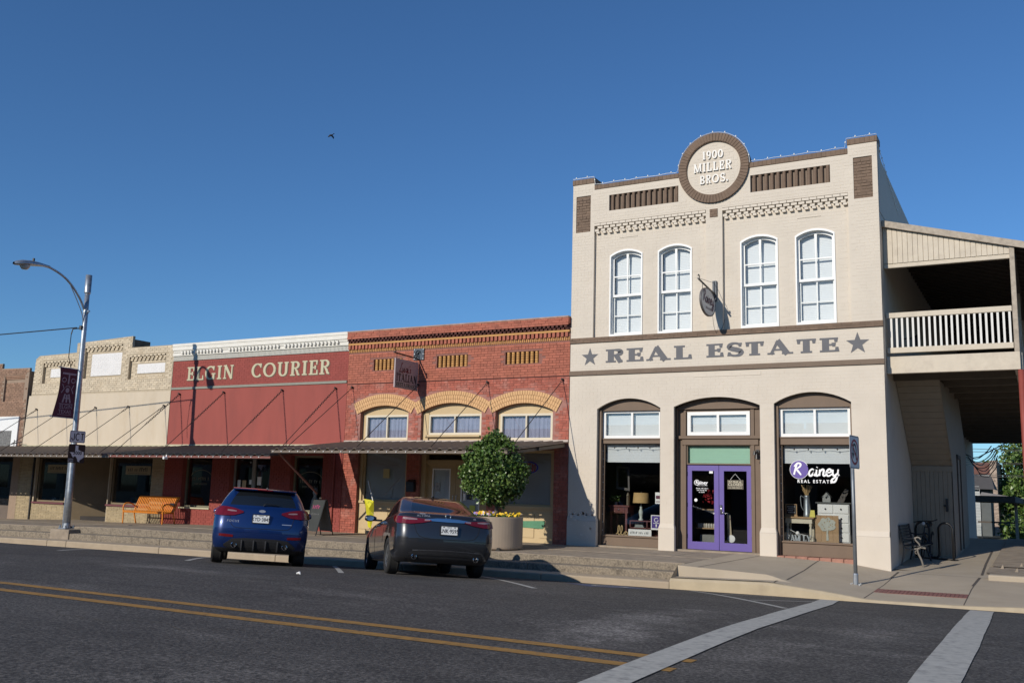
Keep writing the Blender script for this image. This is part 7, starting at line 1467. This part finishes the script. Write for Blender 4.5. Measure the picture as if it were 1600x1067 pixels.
# ------------------------------------------------------------------ bird
t = T('bird', 'small dark bird flying high in the blue sky', 'bird', (0,0,0)); bo = Vector((0,0,0)); d = 1.0
m_ = MB(); m_.tube([bo+Vector((-.34,0,-.10)),bo+Vector((-.26,0,-.06)),bo+Vector((-.1,0,.0)),bo+Vector((.1,0,.03)),bo+Vector((.22,0,.05))], [.01,.05,.07,.06,.025], 8); O('body', m_, mat('dark plumage', (.02,.018,.016), .8, .2, 8), t, smooth=True)
O('tail', MB().add([bo+Vector((.18,-.03,.05)),bo+Vector((.18,.03,.05)),bo+Vector((.36,.07,.13)),bo+Vector((.36,-.07,.12)),bo+Vector((.30,0,.10))], [(0,1,4),(1,2,4),(3,0,4),(2,3,4)]), mat('dark plumage', (1,1,1)), t)
for sg in (-1,1): O('wing', MB().add([bo+Vector((-.12,.03*sg,.03)),bo+Vector((.12,.03*sg,.03)),bo+Vector((.16,.22*sg,-.10)),bo+Vector((.03,.34*sg,-.24)),bo+Vector((-.06,.22*sg,-.06)),bo+Vector((0,.12*sg,.06))], [(0,1,5),(1,2,5),(2,3,4),(4,5,2),(0,5,4)]), mat('dark plumage', (1,1,1)), t)

t.location = (-16.06,-4,10.435); t.scale = (.30,.30,.30)
# ------------------------------------------------------------------ things behind, seen under the gallery
def bk(u, v, y): k = (22.5+y)/57.5; return ((-3.79+(u-1514)*.0305)*k, 1.275+(2.54-(v-752)*.0335-1.275)*k)
x0, z1 = bk(1470,741,62); x1, z0 = bk(1548,850,62); x2, _ = bk(1559,0,62)
t = T('white_back_building', 'white walled building with a brick corner and rusty roof edge, far behind under the gallery', 'building', ((x0+x1)/2,62,-1)); O('wall', MB().box(x0-6,x1,62,71,-1,z1), WHITE, t); O('roof_edge', MB().box(x0-6,x1,61.9,71,z1,z1+.95), mat('rusty sheet', (.14,.06,.045), .8, .2, 4), t)
u = MB(); u.box(x1,x2,61.9,71,-1,bk(0,718,62)[1]); bricks(u, x1, x2, -1, bk(0,718,62)[1], 61.9, lambda x, z: True, bw=.2, bh=.075, j=.015, d=.02); O('brick_corner', u, mat('old pale brick', (.36,.28,.22), .9, .3, 5, isl=.3), t)
a0, b1 = bk(1508,762,52); a1, b0 = bk(1530,842,52); a2, _ = bk(1547,0,52)
t = T('grey_shed', 'grey sided shed with a small pitched roof behind the gallery', 'shed', (a0,52,-.8)); 
for i in range(18): zz = -.8+i*.2; (O('siding_board', MB().box(a0-2,a1,51.97-.01*(i % 2),52.0,zz,zz+.19), mat('grey siding', (.36,.38,.37), .8, .08, 4), t) if zz < b1 else None)
O('side_wall', MB().box(a1,a2,52.2,56,-.8,b1), mat('dark shed side', (.10,.11,.11), .8, .1), t); O('roof', MB().add([(a0-2,51.6,b1),(a2+.3,51.6,b1-.1),(a2,54,b1+.9),(a0-2,54,b1+1.0),(a2+.3,56,b1-.1)], [(0,1,2,3),(1,4,2)]), mat('shed roof', (.10,.09,.08), .7, .1), t)
p0x, p0z = bk(1529,775,46); p1x, p1z = bk(1597,784,46); t = T('porch_roof', 'thin timber lean to roof on square posts behind the gallery', 'porch', (p1x,46,-.6)); O('roof', MB().add([(p0x,46,p0z),(p1x,46,p1z),(p1x,49,p1z+.3),(p0x,49,p0z+.3),(p0x,46,p0z-.1),(p1x,46,p1z-.1),(p1x,49,p1z+.2),(p0x,49,p0z+.2)], [(0,1,2,3),(0,4,5,1),(4,7,6,5),(1,5,6,2)]), GOLD, t)
for u_ in (1585.5,): px0, pz0 = bk(u_,785,46); O('post', MB().box(px0-.09,px0+.09,46.1,46.28,-1,p1z), GOLD, t)
O('rail', MB().box(px0-2.2,px0,46.15,46.2,.2,.3).tube([(px0,46.2,.6),(px0+1.5,46.2,1.3)], .03, 5), DKW, t); O('back_beam', MB().box(p0x,p1x,30.9,49,p0z-.4,p0z-.1), DKW, t)
def tree(x, y, h, r, n, seed, label, zb=-1., ls=.28):
    R = random.Random(seed); t = T('tree', label, 'tree', (x,y,zb), 'trees behind the gallery'); m_ = MB(); m_.tube([(x,y,zb),(x+.1,y,zb+h*.3),(x-.1,y,zb+h*.8)], [.22,.15,.04], 8)
    cl = []
    for i in range(26):
        v = Vector((R.gauss(0,1),R.gauss(0,1),R.gauss(0,1))).normalized()*R.random()**.4; c_ = Vector((x+v.x*r, y+v.y*r, zb+h*.56+v.z*h*.42)); cl.append((c_, R.uniform(.35,.6)*r*.75))
        if i < 9: m_.tube([(x,y,zb+h*.3+.03*i*h*.5),tuple(c_)], [.07,.015], 5)
    O('trunk', m_, mat('dark bark', (.06,.05,.04), .9, .3, 6), t); pts = []
    for i in range(n):
        c_, q = R.choice(cl); v = Vector((R.gauss(0,1),R.gauss(0,1),R.gauss(0,1))).normalized()*q*R.random()**.33; pts.append(c_+v)
    O('crown', leaves(MB(), pts, ls, R, mi=3), LEAF, t); return t
tree(-.5,68,8.6,2.7,5200,31,'tall loose dark green tree at the right, behind the porch roof'); tree(1.8,62,6.8,2.6,4200,32,'mid green leafy tree beyond the right edge of the gallery'); tree(-2.5,74,6.0,2.3,2200,33,'lower bushy green tree just right of the brick corner'); tree(5.0,64,7.4,2.8,2200,34,'broad green tree far right beyond the red pipe column')
tree(-3.3,70,7.4,2.3,4200,35,'dark leafy tree standing between the brick corner and the porch post'); tree(-1.6,64,5.2,2.0,3000,36,'short bright green tree right behind the porch post')
m_ = MB(); R7 = random.Random(9); pts = [(R7.uniform(-3.2,4.5), R7.uniform(54,60), -1+abs(R7.gauss(0,.7))) for i in range(3500)]; o = O('shrubs', leaves(m_, pts, .26, R7, mi=3), LEAF); o['kind'] = 'stuff'; o['label'] = 'low green shrubs in front of the trees'
t = T('power_lines', 'several black power lines sagging across the gap under the gallery', 'power lines', (-2,38,4))
for i in range(6): O('line', MB().tube([(lerp(-9,6,k/12), 38+i, 4.9-.33*i-.5*math.sin(k/12*PI)+.05*k*(i % 2)) for k in range(13)], .02, 4), BLACK, t)
O('line', MB().tube([(-5.6,30,3.2),(-3.3,36,3.9),(-1.2,40,5.4)], .03, 4), BLACK, t)

# ------------------------------------------------------------------ the other side of the street: unseen buildings added to darken reflections
for i, (x0, x1, h, c_) in enumerate(((-125,-62.3,5.4,(.20,.15,.11)),(-62,-44,5.4,(.20,.12,.09)),(-43.8,-27,5.4,(.30,.25,.19)),(-26.8,-12,5.6,(.16,.10,.08)),(-11.8,1.5,5.6,(.28,.2,.15)),(8,24,5.4,(.22,.17,.13)))):
    t = T('facing_building', ['long brown building row facing the far left shops','dark brown brick building facing the tan shop from across the street','buff building facing the newspaper office from across the street','tall brown building facing the restaurant from across the street','reddish building facing the cream building from across the street','plain building across the street beyond the side road'][i], 'building', ((x0+x1)/2,-36,-.3))
    m = mat('facing wall %d' % i, c_, .85, .1, 3); n = int((x1-x0)/3.4); p = (x1-x0)/n; hs = []
    for k in range(n): a = x0+p*k+.5; hs.append([(a,.5),(a+p-1,.5),(a+p-1,2.6),(a,2.6)])
    m_ = MB(); m_.plate([(x0,-.6),(x1,-.6),(x1,h),(x0,h)], hs, 0, .3); m_.box(x0,x1,.31,14,-.6,h-.3); O('wall', MB().merge(m_, lambda q: (q[0], -32-q[1], q[2])), m, t)
    for k in range(n): a = x0+p*k+.5; O('window', MB().box(a,a+p-1,-32.29,-32.2,.5,2.6), CGLASS, t)
struct(O('far_pavement', MB().box(-120,2.5,-32,-27.9,-.6,-.28), CONC))

t = T('facing_building', 'pale two storey building across the side street, beyond the gallery', 'building', (22,15,-.4))  # out of view; added to cut the sky light reaching under the gallery
m_ = MB(); m_.plate([(0,-.6),(34,-.6),(34,7.5),(0,7.5)], [[(a,.4),(a+2,.4),(a+2,2.6),(a,2.6)] for a in (2,8,14,20,26)], 0, .3); O('wall', MB().merge(m_, lambda q: (15+q[1], 36-q[0], q[2])), mat('facing wall 9', (.20,.15,.11), .85, .1, 3), t); O('block', MB().box(15.31,32,2,36,-.6,7.4), mat('facing wall 9', (1,1,1)), t)
for a in (2,8,14,20,26): O('window', MB().box(15.25,15.29,34-a,36-a,.4,2.6), CGLASS, t)
